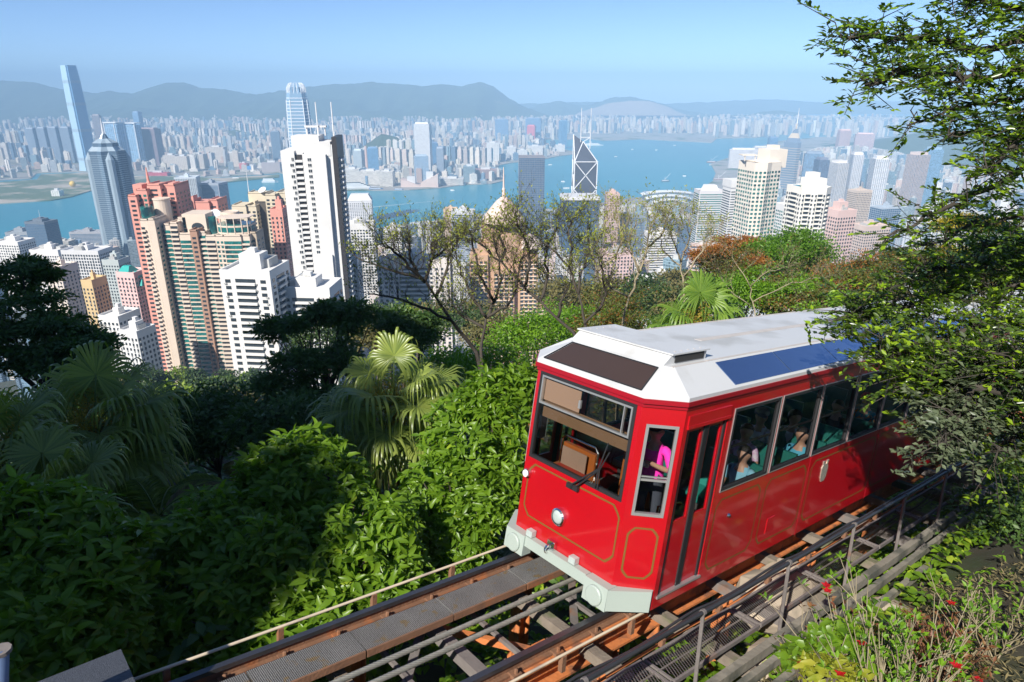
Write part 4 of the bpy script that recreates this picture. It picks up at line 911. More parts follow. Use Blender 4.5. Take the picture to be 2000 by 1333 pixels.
# --- curved white convention hall
def hall():
    r = thing('convention_hall', 'curved white wing-roofed hall at the island waterfront', 'hall', onZ(1310, 392, SEA+3)); wm = wallmat((.78, .78, .76)); c = onZ(1310, 392, SEA+3)
    for k, (u0, u1, vt, h) in enumerate(((1253, 1362, 373, 0), (1262, 1350, 381, -12), (1275, 1340, 389, -22))):
        a = atY(u0, vt, c.y-30*k); b = atY(u1, vt, c.y-30*k); V = []; nx, ny = 24, 8
        for i in range(nx+1):
            for j in range(ny+1):
                s_ = i/nx; t_ = j/ny; V.append((a.x+(b.x-a.x)*s_, c.y-30*k+80*(t_-.2), a.z-6*(2*s_-1)**2*2 - 10*(t_-.35)**2*2))
        i0 = (np.arange(nx)[:, None]*(ny+1)+np.arange(ny)[None, :]).ravel(); Q = np.stack([i0, i0+ny+1, i0+ny+2, i0+1], 1)
        V2 = np.concatenate([V, np.array(V)-[0, 0, 2.0]]); n = len(V); me = raw_mesh('wing_roof', xform(V2, MWD[r.name].inverted()), quads=np.concatenate([Q, Q[:, ::-1]+n]), mats=[wm], smooth=True); link('wing_roof', me, r)
        mb = MB(); mb.cur = dict(bcol=(.3, .36, .4), gcol=(.1, .16, .2), bw=.8, bh=.7, bay=6); mb.prism([(a.x+14, c.y-30*k-10), (b.x-14, c.y-30*k-10), (b.x-14, c.y+50), (a.x+14, c.y+50)], SEA+2, a.z-8); mb.build('glass_wall', M_FACADE, r)
hall()
# --- landmarks by the reclaimed land
def balloon():
    p = onZ(143, 366, SEA+4); mb = MB(); r = thing('gas_balloon', 'round yellow balloon moored on the reclaimed land', 'balloon', p); mb.ball(p+Vector((0, 0, 14)), 13, 14, 10); mb.build('envelope', mk('yellow_skin', (.75, .50, .06), .4), r, smooth=True); mb = MB(); mb.lathe([(3, 0), (1, 3)], p, 8); mb.build('mooring', M_PLANT, r)
balloon()
low('small white pavilion with yellow funnels on the reclaimed shore', 101, 117, 373, 384, (.75, .75, .72), name='pavilion', d=30, bw=.6)
# --- boats
M_HULLW = mk('white_hull', (.78, .78, .78), .4, var=.05); M_HULLD = mk('dark_hull', (.10, .12, .16), .5); M_HULLB = mk('blue_hull', (.05, .20, .45), .5); M_HULLR = mk('rust_hull', (.28, .10, .07), .6); M_WAKE = mk('wake_foam', (.75, .80, .80), .7, var=.3, scale=.1)
def boat(label, u, v, ln, beam, hull, yaw, decks=1, name='boat', funnel=None, cat='boat', crane=False, group=None, dh=3.0):
    p = onZ(u, v, SEA); M = Matrix.Translation(p) @ Matrix.Rotation(math.radians(yaw), 4, 'Z'); r = thing(name, label, cat, p, group, M)
    hb = [(-.5, -.5), (.3, -.5), (.5, 0), (.3, .5), (-.5, .5)]; mb = MB(); k = beam*.35
    mb.prism([(x*ln*.94, y*beam*.8) for x, y in hb], -.5, k, top=[(x*ln, y*beam) for x, y in hb]); mb.build('hull', hull, r, local=True)
    for i in range(decks):
        mb = MB(); a = ln*(.74-.07*i); o_ = -.06*ln-.02*ln*i; mb.box(-a/2+o_, a/2+o_, -beam*.4, beam*.4, k+i*dh-.05, k+(i+1)*dh); mb.box(-a/2+o_-.4, a/2+o_+.4, -beam*.43, beam*.43, k+(i+1)*dh-.4, k+(i+1)*dh); mb.build('deck_house', M_HULLW, r, local=True)
    if funnel: mb = MB(); mb.lathe([(beam*.16, 0), (beam*.13, beam*.5)], (-ln*.15, 0, k+decks*dh), 8); mb.build('funnel', funnel, r, local=True)
    if crane:
        mb = MB(); mb.tube([(-ln*.1, 0, k), (-ln*.1, 0, k+18)], .8, 5); mb.tube([(-ln*.1, 0, k+4), (ln*.5, 0, k+34)], .7, 5); mb.build('derrick', M_HULLW, r, local=True)
    return r
boat('large white cruise ship moored at the peninsula pier', 690, 371, 230, 30, M_HULLW, 12, 4, 'cruise_ship', M_HULLB, 'ship', dh=5)
boat('white ferry with tall decks beside the white tower', 528, 357, 75, 20, M_HULLW, 8, 3, 'ferry', None, 'ferry', dh=4.5)
boat('white liner crossing far behind the braced tower', 1160, 285, 150, 22, M_HULLW, 5, 3, 'liner', M_HULLW, 'ship', dh=4)
boat('blue pontoon barge with twin hulls off the pier', 735, 371, 60, 16, M_HULLB, 8, 1, 'barge', cat='boat'); boat('blue pontoon ferry off the pinkish halls', 780, 372, 40, 14, M_HULLB, 0, 1, 'barge', cat='boat')
boat('dark crane barge near the island shore', 1405, 352, 60, 18, M_HULLR, 10, 1, 'crane_barge', crane=True); boat('dark work boat with a low derrick at mid harbour', 1300, 355, 40, 12, M_HULLD, 5, 1, 'work_boat', crane=True)
boat('rusty barge off the far island point', 1390, 318, 60, 16, M_HULLR, 0, 1, 'barge', crane=True); boat('white fast ferry near the reclaimed shore', 462, 350, 40, 10, M_HULLW, 10, 2, 'ferry'); boat('orange and white launch near the reclaimed shore', 437, 361, 30, 9, M_HULLR, -10, 1, 'launch')
boat('white three-deck tour boat off the peninsula tip', 907, 362, 30, 12, M_HULLW, 80, 3, 'tour_boat')
for (u, v) in ((884, 373), (1100, 356), (1235, 293), (1203, 307), (1318, 285), (1282, 294), (1337, 345), (1388, 323)): boat('tiny white boat alone on open harbour water', u, v, 20, 7, M_HULLW, (u*37) % 60-30, 1, 'boat', group='tiny white boats on the harbour')
boat('white launch trailing a long wake', 1075, 323, 26, 8, M_HULLW, 15, 1, 'launch'); boat('white launch low behind the twig tops', 1107, 369, 34, 8, M_HULLW, 5, 1, 'launch')
for (u0, v0, u1, v1, w0) in ((727, 405, 860, 392, 4), (1060, 325, 1075, 323, 5)):
    a = onZ(u0, v0, SEA+.15); b = onZ(u1, v1, SEA+.15); mb = MB(); mb.face([a+Vector((0, -w0, 0)), b+Vector((0, -1, 0)), b+Vector((0, 1, 0)), a+Vector((0, w0, 0))]); o = mb.build('wake', M_WAKE); o['kind'] = 'structure'
# ------------------------------------------------------------------ the tramway (track frame: l down the line, w across, h above the rail tops)
M_RUST = mk('orange_rust', (.52, .17, .05), .85, var=.35, scale=6, col2=(.22, .09, .045), patch=-.1, bump=.4)
M_RUSTD = mk('dark_rust', (.20, .10, .055), .85, var=.4, scale=5, col2=(.30, .11, .04), patch=-.2, bump=.4)
M_RAIL = mk('polished_rail', (.11, .11, .12), .28, metal=.7, var=.25, scale=3)
M_TIMBER = mk('weathered_timber', (.20, .165, .13), .9, var=.4, scale=5, col2=(.13, .14, .07), patch=-.1, bump=.5)
M_GREYST = mk('grey_steel', (.17, .15, .14), .7, var=.4, scale=4, col2=(.22, .11, .06), patch=-.2, bump=.3)
M_PIPE = mk('ivory_pipe', (.62, .52, .38), .5, var=.2, scale=2, col2=(.36, .30, .25), patch=-.1)
M_CABLE = mk('steel_rope', (.30, .29, .25), .5, metal=.4, var=.3, scale=12)
M_BLACKP = mk('black_cable_sheath', (.035, .035, .038), .45, var=.3, scale=5)
M_CONC = mk('rough_concrete', (.46, .38, .29), .95, var=.3, scale=2, col2=(.28, .24, .19), patch=0, bump=.5)
M_CONCD = mk('speckled_concrete', (.10, .11, .13), .95, var=.5, scale=40, bump=.6, bscale=120)  # plinth concrete, colour darkened to stand in for shade
def mk_grate(name, sx, sy, hole, col, edge=(.3, .2, .08)):
    """pressed metal tread: raised dimples, near-black between, lichen at the edges"""
    m = bpy.data.materials.new(name); m.use_nodes = True; nt = m.node_tree; b = nt.nodes['Principled BSDF']
    tc = _n(nt, 'ShaderNodeTexCoord'); mp = _n(nt, 'ShaderNodeMapping'); mp.inputs['Scale'].default_value = (sx, sy, 1); nt.links.new(tc.outputs['Object'], mp.inputs[0])
    vo = _n(nt, 'ShaderNodeTexVoronoi', feature='F1'); vo.inputs['Randomness'].default_value = .12; vo.inputs['Scale'].default_value = 1; nt.links.new(mp.outputs[0], vo.inputs['Vector'])
    r = _n(nt, 'ShaderNodeMapRange'); r.inputs[1].default_value = hole-.1; r.inputs[2].default_value = hole+.1; nt.links.new(vo.outputs['Distance'], r.inputs[0])
    nz = _n(nt, 'ShaderNodeTexNoise'); nz.inputs['Scale'].default_value = 3; nz.inputs['Detail'].default_value = 8; nt.links.new(tc.outputs['Object'], nz.inputs[0])
    base = _mix(nt, nz.outputs[0], tuple(c*.55 for c in col), tuple(c*1.5 for c in col))
    n2 = _n(nt, 'ShaderNodeTexNoise'); n2.inputs['Scale'].default_value = 7; n2.inputs['Detail'].default_value = 10; nt.links.new(tc.outputs['Object'], n2.inputs[0])
    rr_ = _n(nt, 'ShaderNodeMapRange'); rr_.inputs[1].default_value = .58; rr_.inputs[2].default_value = .66; nt.links.new(n2.outputs[0], rr_.inputs[0])
    base = _mix(nt, rr_.outputs[0], base, edge)
    nt.links.new(_mix(nt, r.outputs[0], base, (.03, .025, .02)), b.inputs['Base Color']); b.inputs['Roughness'].default_value = .8  # near-black between the dimples
    bp = _n(nt, 'ShaderNodeBump'); bp.inputs['Strength'].default_value = .7; bp.inputs['Distance'].default_value = .01; bp.invert = True
    nt.links.new(r.outputs[0], bp.inputs['Height']); nt.links.new(bp.outputs[0], b.inputs['Normal']); return m
M_TREAD = mk_grate('pressed_tread', 52, 52, .40, (.25, .245, .235))
L0, L1 = -4.6, 26.0
def tlocal(name, mb, m, label=None, cat=None, group=None, parent=None, kind=None, smooth=False):
    o = mb.build(name, m, parent, None if parent is not None else TM, local=True, smooth=smooth, kind=kind)
    if label: tag(o, label, cat, group)
    return o
def rail(w, label):
    r = thing('rail', label, 'rail', mat=TM @ Matrix.Translation((L0, w, 0))); s = Matrix.Translation((-L0, -w, 0))
    n = L1-L0
    mb = MB(); mb.box(0, n, -.036, .036, -.05, 0); mb.build('rail_head', M_RAIL, r, local=True)
    mb = MB(); mb.box(0, n, -.010, .010, -.13, -.05); mb.box(0, n, -.07, .07, -.155, -.13); mb.build('rail_foot', M_RUSTD, r, local=True)
    mb = MB(); mb.box(0, n, -.13, .13, -.19, -.157); mb.box(0, n, -.015, .015, -.46, -.19); mb.box(0, n, -.13, .13, -.49, -.46); mb.build('bearer', M_RUST, r, local=True)
    k = 0; x = .25
    while x < n-.3:
        for s_ in (-1, 1):
            mb = MB(); mb.box(x-.06, x+.06, s_*.075-.05, s_*.075+.05, -.155, -.115); mb.lathe([(.022, 0), (.022, .05), (.012, .055)], (x, s_*.09, -.115), 6); mb.build('clip', M_RUSTD, r, local=True)
        if k % 2 == 0:
            mb = MB(); mb.box(x-.10, x+.10, -.26, -.10 if w < 1 else .0, -.24, -.192) if w > 1 else mb.box(x-.10, x+.10, .10, .24, -.24, -.192); mb.build('bracket', M_RUST, r, local=True)
        x += .62; k += 1
    return r
rail(1.62, 'dark steel rail on a rusty orange bearer beside the metal tread boards')
rail(0.0, 'dark steel rail on a rusty orange bearer beside the ivory pipe on the walkway side')
# tread boards between the far rail and the haul ropes
x = L0; k = 0
while x < 12:
    ln = 1.14; mb = MB(); mb.box(x, x+ln-.012, 1.02, 1.40, -.05, -.02+.003*(k % 3)); o = tlocal('tread_board', mb, M_TREAD, 'pressed metal tread board along the far rail, pale and worn' if k == 4 else 'pressed metal tread board laid along the far rail', 'board', None if k == 4 else 'metal tread boards along the far rail'); 
    mb = MB(); mb.box(x, x+ln-.02, .995, 1.018, -.10, -.018); mb.box(x, x+ln-.02, 1.018, 1.06, -.10, -.08); mb.build('edge_angle', M_RUSTD, o, local=True)
    x += ln; k += 1
# steel ropes, twisted strands
def rope(w, h, label, x1=11.0):
    r = thing('haul_rope', label, 'cable', mat=TM @ Matrix.Translation((L0, w, h))); n = 6
    for j in range(n):
        mb = MB(); N = int((x1-L0)/.05); ph = 2*math.pi*j/n
        mb.tube([(i*.05, .020*math.cos(ph+i*.05*2*math.pi/.34), .020*math.sin(ph+i*.05*2*math.pi/.34)) for i in range(N)], .0135, 5); mb.build('strand', M_CABLE, r, local=True, smooth=True)
rope(.80, -.06, 'twisted steel haul rope next to the tread boards'); rope(.58, -.06, 'twisted steel haul rope in the middle of the track')
# pipes and rods
def rod(name, label, w, h, rad, m, x0=L0, x1=L1, sag=0, clips=None, cat='pipe', jog=0):
    r = thing(name, label, cat, mat=TM @ Matrix.Translation((x0, w, h))); mb = MB(); N = 40
    mb.tube([(i/N*(x1-x0), jog*math.sin(i*.9)*.5, sag*abs(math.sin(i*math.pi/8))*-1+jog*math.sin(i*1.7)) for i in range(N+1)], rad, 8); mb.build('tube', m, r, local=True, smooth=True)
    x = .5
    while clips and x < x1-x0-.2:
        mb = MB(); mb.box(x-.03, x+.03, -.03, .03, -clips, -rad*.5); mb.build('clip', M_RUSTD, r, local=True); x += 1.15
    return r
rod('conduit', 'ivory conduit along the outside of the far rail', 1.83, .03, .017, M_PIPE, clips=.2, x1=1.9)
rod('conduit', 'ivory conduit along the near rail', -.27, .0, .016, M_PIPE, clips=.2, x1=2.2)
rod('guide_wire', 'thin grey rod held on sleeper ends between tram and walkway', -.72, .0, .012, M_GREYST, clips=.1, cat='rod', jog=.006)
# cross members
rt_ = random.Random(3)
def cross(name, a, b, w, h, m, label=None, group=None, cat='beam'):
    mb = MB(); mb.beam(a, b, w, h); return tlocal(name, mb, m, label, cat, group)
x = -4.0; k = 0
while x < 16:
    cross('cross_sleeper', (x, -1.50, -.32), (x, 1.9, -.32), .14, .13, M_TIMBER if k % 3 else M_GREYST, 'weathered cross sleeper spanning under both rails', 'cross sleepers under the tram track')
    if k % 2 == 0 and x < 6: 
        cross('diagonal_strut', (x, .1, -.42), (x+1.3, 1.5, -.42), .10, .05, M_GREYST, 'rusty flat strut running diagonally under the rails', 'diagonal struts under the tram track')
    if x < 6: cross('tie_bar', (x+.64, .12, -.40), (x+.64, 1.5, -.40), .05, .05, M_GREYST, 'thin steel tie bar between the rail bearers', 'tie bars under the tram track')
    if k % 2 == 1 and x < 6:
        cross('diagonal_brace', (x+.2, 1.45, -.5), (x+1.1, .15, -.5), .08, .08, M_RUST, 'orange rusted brace crossing under the rails', 'orange braces under the tram track')
    x += 1.28; k += 1
for k, x in enumerate((-3.6, -1.0, 1.6, 4.2, 6.8, 9.4)):
    for w in (0.0, 1.62):
        r = thing('trestle_post', 'rusty steel trestle post below the rail', 'post', mat=TM @ Matrix.Translation((x, w, -2.6)), group='steel trestle posts under the rails')
        mb = MB(); mb.box(-.10, .10, -.012, .012, 0, 2.1); mb.box(-.10, -.08, -.1, .1, 0, 2.1); mb.box(.08, .10, -.1, .1, 0, 2.1); mb.build('column', M_RUST, r, local=True)
        mb = MB(); mb.box(-.22, .22, -.22, .22, -.6, .02); mb.build('footing', M_CONC, r, local=True)
# gusset plates and girder between the near rail and walkway
for k in range(5):
    x = -1.4+k*.95; mb = MB(); mb.hexa([(x, -.14, -.75), (x+.03, -.14, -.75), (x+.03, .5, -.75), (x, .5, -.75), (x, -.14, -.5), (x+.03, -.14, -.5), (x+.03, .12, -.5), (x, .12, -.5)]); tlocal('gusset_plate', mb, M_RUST, 'orange rusted gusset plate under the near rail', 'plate', 'gusset plates under the near rail')
# walkway: expanded metal as real strands in framed panels
def walk_panel(x0, x1, w0=-1.24, w1=-.80):
    r = thing('walkway_panel', 'open mesh walkway panel beside the tram track', 'walkway', mat=TM @ Matrix.Translation((x0, w0, -.02)), group='mesh walkway panels')
    n = x1-x0; wd = w1-w0
    mb = MB(); mb.box(0, n, 0, .03, -.04, .012); mb.box(0, n, wd-.03, wd, -.04, .012); mb.box(0, .03, .031, wd-.031, -.03, .0); mb.box(n-.03, n, .031, wd-.031, -.03, .0); mb.box(0, n, wd*.5-.008, wd*.5+.008, -.02, -.006); mb.build('frame', M_GREYST, r, local=True)
    mb = MB(); st = .042; k = 0; x = .05
    while x < n-.06:
        N = 9; pts = [(x+(st*.42 if (j+k) % 2 else -.0), .03+(wd-.06)*j/N, .0) for j in range(N+1)]
        for p, q in zip(pts, pts[1:]): mb.face([(p[0], p[1], .006), (p[0]+.017, p[1], -.003), (q[0]+.017, q[1], -.003), (q[0], q[1], .006)])
        x += st*.46; k += 1
    mb.build('mesh', mk_mesh_, r, local=True, kind='stuff')
mk_mesh_ = mk('galvanised_mesh', (.52, .46, .39), .7, metal=.0, var=.35, scale=6)
x = -2.2
while x < 15: walk_panel(x, x+1.66); x += 1.70
# outer beam and handrail
M_TIMB2 = mk('grey_beam', (.22, .20, .16), .85, var=.4, scale=3, col2=(.10, .10, .08), patch=0, bump=.5)
for k, (w, h, a, b, lb) in enumerate(((-1.52, .0, .09, .12, 'long grey timber kerb along the outer edge of the walkway'), (-1.66, -.06, .07, .10, 'second timber rail outside the walkway kerb'), (-1.80, -.2, .08, .08, 'lowest timber rail on the bank side of the walkway'))):
    mb = MB(); mb.box(-2.5, 16, w-a/2, w+a/2, h-b/2, h+b/2); tlocal('kerb_beam', mb, M_TIMB2, lb, 'beam')
hr = thing('handrail', 'black handrail with grey posts along the walkway', 'handrail', mat=TM @ Matrix.Translation((-1.0, -1.43, 0)))
mb = MB(); mb.tube([(i*.425-1.2, 0, .90) for i in range(41)], .024, 8); mb.build('top_rail', M_BLACKP, hr, local=True, smooth=True)
for x in [1.26+1.0-1.7*2+1.70*k for k in range(10)]:
    mb = MB(); mb.tube([(x+.02, .0, -.25), (x-.04, 0, .9)], .022, 7); mb.build('post', M_GREYST, hr, local=True)
    mb = MB(); mb.lathe([(.034, -.02), (.034, .02)], (x-.04, 0, .9), 8, axis=(1, 0, 0)); mb.build('clamp', M_GREYST, hr, local=True)
for k, (dy, dz, rr_) in enumerate(((.05, -.035, .020), (.075, -.01, .014))):
    r = thing('power_cable', ('thick' if k == 0 else 'thin')+' black cable strapped under the handrail', 'cable', mat=TM @ Matrix.Translation((-1.0, -1.43+dy, .9+dz)))
    mb = MB(); mb.tube([(i*.17-1.2, .01*math.sin(i*.7+k), -.035*abs(math.sin(i*math.pi/10))) for i in range(100)], rr_, 7); mb.build('sheath', M_BLACKP, r, local=True, smooth=True)
mb = MB(); mb.tube([(i*.17-1.6, -.90+.02*math.sin(i*.5), -.10+.01*math.sin(i*.8)) for i in range(100)], .019, 6); tlocal('ground_cable', mb, M_BLACKP, 'black cable lying along the inner edge of the walkway', 'cable', smooth=True)
mb = MB(); mb.tube([(i*.17-1.6, -.60+.015*math.sin(i*.4), -.22+.01*math.sin(i*.6)) for i in range(90)], .016, 6); tlocal('ground_cable', mb, M_RUST, 'rust-red cable between the near rail and the walkway', 'cable', smooth=True)
# concrete under the walkway
rs = random.Random(8)
for k, (l, w, h, s) in enumerate(((4.3, -.75, -.5, .55), (4.9, -.6, -.55, .5), (3.3, -1.45, -.75, .5), (2.7, -1.75, -.8, .45), (3.9, -2.0, -.55, .4), (4.6, -2.1, -.5, .5), (5.2, -1.9, -.5, .4), (1.5, -2.0, -.9, .5))):
    bm = bmesh.new(); bmesh.ops.create_icosphere(bm, subdivisions=2, radius=s)
    for v in bm.verts: v.co = Vector((v.co.x*1.3, v.co.y, v.co.z*.7))*(1+.28*mnoise.noise(v.co*2.2+Vector((k*3, 0, 0))))
    me = bpy.data.meshes.new('boulder'); bm.to_mesh(me); bm.free(); me.materials.append(M_CONC); o = link('boulder', me, None, TM @ Matrix.Translation((l, w, h))); tag(o, 'pale rough boulder under the walkway', 'rock', 'pale rocks under the walkway')
# concrete plinth and blue pole bottom left
a = D(122, 1332, 6.4); b = D(236, 1268, 6.4)
r = thing('plinth', 'speckled grey concrete plinth with a slanting top beside the bushes', 'plinth', b)
dx = (b-a); ex = Vector((-.8, .6, 0))*1.2
mb = MB(); p = [D(40, 1345, 5.6), D(268, 1340, 5.9), D(236, 1268, 6.5), D(110, 1318, 6.4)]
n0 = [q-Vector((0, 0, 1.6)) for q in p]; mb.hexa([n0[0], n0[1], n0[2], n0[3], p[0], p[1], p[2], p[3]]); mb.build('block', M_CONCD, r)
p0 = D(2, 1275, 5.2); mb = MB(); mb.tube([p0+Vector((0, 0, .0)), D(-2, 1420, 5.0)], .055, 10); r = thing('pole', 'blue-grey painted steel pole at the foot of the dark bushes', 'pole', D(-2, 1420, 5.0)); mb.build('shaft', mk('blue_paint', (.10, .15, .26), .5), r, smooth=True)
mb = MB(); mb.lathe([(.075, 0), (.075, .03)], p0, 10); mb.build('cap', M_GREYST, r)
# ------------------------------------------------------------------ the tram car (x down the line from its front, y across, z above the rails)
M_RED = mk('red_coach_paint', (.43, .004, .010), .28, var=.07, scale=1.2, coat=1.0, col2=(.36, .012, .014), patch=-.25, bump=.02, bscale=3)
M_REDD = mk('dark_red_eave', (.30, .006, .015), .35, var=.1, scale=3)
M_WROOF = mk('white_roof_paint', (.56, .57, .58), .5, var=.06, scale=1.5, bump=.05, col2=(.43, .43, .42), patch=-.15)
M_BUMP = mk('pale_grey_green_paint', (.36, .42, .38), .4, var=.05, scale=3)
M_GOLD = mk('bronze_line', (.17, .08, .015), .5, var=.1)
M_RUBB = mk('black_rubber', (.02, .02, .022), .5, var=.2)
M_ALU = mk('brushed_aluminium', (.55, .55, .54), .35, metal=.7, var=.1)
M_CHROME = mk('chrome', (.75, .75, .75), .12, metal=1.0, var=.03)
M_GLASS = mk_glass('tram_glass', (.93, .95, .94), .6)
M_GLASSF = mk_glass('windscreen_glass', (.72, .74, .72), 1.0)
M_SKYG = mk('roof_window_glass', (.20, .30, .50), .04, metal=.9, var=.05)
M_SMOKE = mk('smoked_panel', (.055, .035, .028), .35, var=.06)
M_BLIND = mk('brown_blind', (.20, .11, .06), .8, var=.15, scale=3); M_BLINDP = mk('pink_blind', (.46, .28, .20), .8, var=.08, scale=2)
M_WOOD = mk('orange_wood', (.36, .10, .022), .4, var=.35, scale=3, coat=.3)
M_SEAT = mk('teal_seat', (.01, .16, .13), .5, var=.15); M_INT = mk('dark_interior', (.03, .03, .03), .8, var=.2); M_FLOOR = mk('tram_floor', (.10, .11, .11), .7)
M_SEAM = mk('roof_seam', (.52, .48, .45), .7)
M_LAMPW = mk('lamp_white', (.85, .85, .83), .2, var=.02); M_LAMPC = mk('lamp_glass', (.42, .48, .46), .08, var=.35, scale=12, coat=1); M_CREST = mk('silver_crest', (.62, .58, .48), .3, metal=.6, var=.5, scale=30)
SH = .085
def tp(x, y, z): return (x+SH*(z-.42), y, z)
TC = TM @ Matrix.Translation((1.45, .81, 0))
tram = thing('funicular_tram', 'red funicular tram car with white roof climbing the track', 'tram', mat=TC)
LC = 12.6
def part(name, m, fill, parent=None, smooth=False, shear=True, kind=None):
    mb = MB(tp if shear else None); fill(mb); return mb.build(name, m, parent or tram, local=True, smooth=smooth, kind=kind)
def slab(mb, A, B, z0, z1, s0=0., s1=1., t=.04, off=0.):
    A = Vector((*A, 0)); B = Vector((*B, 0)); d = (B-A); n = Vector((d.y, -d.x, 0)).normalized()
    a = A+d*s0+n*off; b = A+d*s1+n*off; i = n*t
    mb.hexa([(*(a).xy, z0), (*(b).xy, z0), (*(b-i).xy, z0), (*(a-i).xy, z0), (*(a).xy, z1), (*(b).xy, z1), (*(b-i).xy, z1), (*(a-i).xy, z1)])
def on(A, B, s, z, off=0.):
    A = Vector((*A, 0)); B = Vector((*B, 0)); d = B-A; n = Vector((d.y, -d.x, 0)).normalized(); q = A+d*s+n*off; return (q.x, q.y, z)
HW = 1.23; FW_ = .88; CX = .36
F0, F1 = (0, FW_), (0, -FW_)          # front (outward -x) runs far -> near
C0, C1 = (0, -FW_), (CX, -HW)         # near chamfer
S0, S1 = (CX, -HW), (LC, -HW)         # near side
G0, G1 = (CX, HW), (0, FW_)           # far chamfer
E0, E1 = (LC, HW), (CX, HW)           # far side
def frame(mb, A, B, s0, s1, z0, z1, wd, t=.03, off=.008, dp=.05):
    ln = (Vector(B)-Vector(A)).length; e = wd/ln
    for a, b, c, d in ((s0, s1, z0, z0+wd), (s0, s1, z1-wd, z1), (s0, s0+e, z0+wd, z1-wd), (s1-e, s1, z0+wd, z1-wd)): slab(mb, A, B, c, d, a, b, dp, off)
def line_ring(mb, A, B, s0, s1, z0, z1, n=.10, wd=.022, off=.004):
    """painted line with notched corners"""
    ln = (Vector(B)-Vector(A)).length; e = n/ln
    P = [(s0+e, z0), (s1-e, z0), (s1-e*.35, z0+n*.65), (s1, z0+n*1.15), (s1, z1-n*1.15), (s1-e*.35, z1-n*.65), (s1-e, z1), (s0+e, z1), (s0+e*.35, z1-n*.65), (s0, z1-n*1.15), (s0, z0+n*1.15), (s0+e*.35, z0+n*.65)]
    cs = (s0+s1)/2; cz = (z0+z1)/2; W_ = (s1-s0)/2; H_ = (z1-z0)/2
    Q = [(cs+(s-cs)*(1-wd/(W_*ln)), cz+(z-cz)*(1-wd/H_)) for s, z in P]
    for k in range(len(P)):
        a, b, c, d = P[k], P[(k+1) % len(P)], Q[(k+1) % len(P)], Q[k]
        mb.face([on(A, B, *a, off), on(A, B, *b, off), on(A, B, *c, off), on(A, B, *d, off)])
# front wall, windscreen
part('front_wall', M_RED, lambda m: (slab(m, F0, F1, .40, 1.42), slab(m, F0, F1, 2.60, 2.66), slab(m, F0, F1, 1.42, 2.60, 0, .035), slab(m, F0, F1, 1.42, 2.60, .962, 1)))
part('front_line', M_GOLD, lambda m: line_ring(m, F0, F1, .05, .975, .62, 1.36, .11, .024))
wsn = part('windscreen', M_RUBB, lambda m: (frame(m, F0, F1, .035, .962, 1.42, 2.60, .045),))
part('trim', M_ALU, lambda m: (frame(m, F0, F1, .063, .935, 2.18, 2.555, .022, off=.014), slab(m, F0, F1, 2.18, 2.555, .86, .868, .03, .012)), wsn)
part('pane', M_GLASSF, lambda m: m.face([on(F0, F1, .05, 1.45, -.015), on(F0, F1, .95, 1.45, -.015), on(F0, F1, .95, 2.57, -.015), on(F0, F1, .05, 2.57, -.015)]), wsn)
part('blind', M_BLINDP, lambda m: slab(m, F0, F1, 2.22, 2.52, .07, .44, .01, -.05))
part('blind', M_BLIND, lambda m: slab(m, F0, F1, 1.98, 2.2, .06, .94, .01, -.09))
part('latch', M_ALU, lambda m: slab(m, F0, F1, 2.30, 2.40, .455, .475, .03, .01), wsn)
# chamfered corners
def corner(A, B, near):
    part('corner_wall', M_RED, lambda m: (slab(m, A, B, .40, 1.30), slab(m, A, B, 2.40, 2.66), slab(m, A, B, 1.30, 2.40, 0, .16), slab(m, A, B, 1.30, 2.40, .90, 1)))
    w = part('corner_window', M_ALU, lambda m: (frame(m, A, B, .16, .90, 1.30, 2.40, .035), slab(m, A, B, 1.72, 1.745, .22, .84, .03, -.01), slab(m, A, B, 1.765, 1.78, .22, .84, .02, -.01)))
    part('pane', M_GLASSF if not near else M_GLASS, lambda m: m.face([on(A, B, .18, 1.32, -.02), on(A, B, .88, 1.32, -.02), on(A, B, .88, 2.38, -.02), on(A, B, .18, 2.38, -.02)]), w)
    part('corner_line', M_GOLD, lambda m: line_ring(m, A, B, .14, .88, .52, 1.16, .08, .024))
corner(C0, C1, 1); corner(G0, G1, 0)
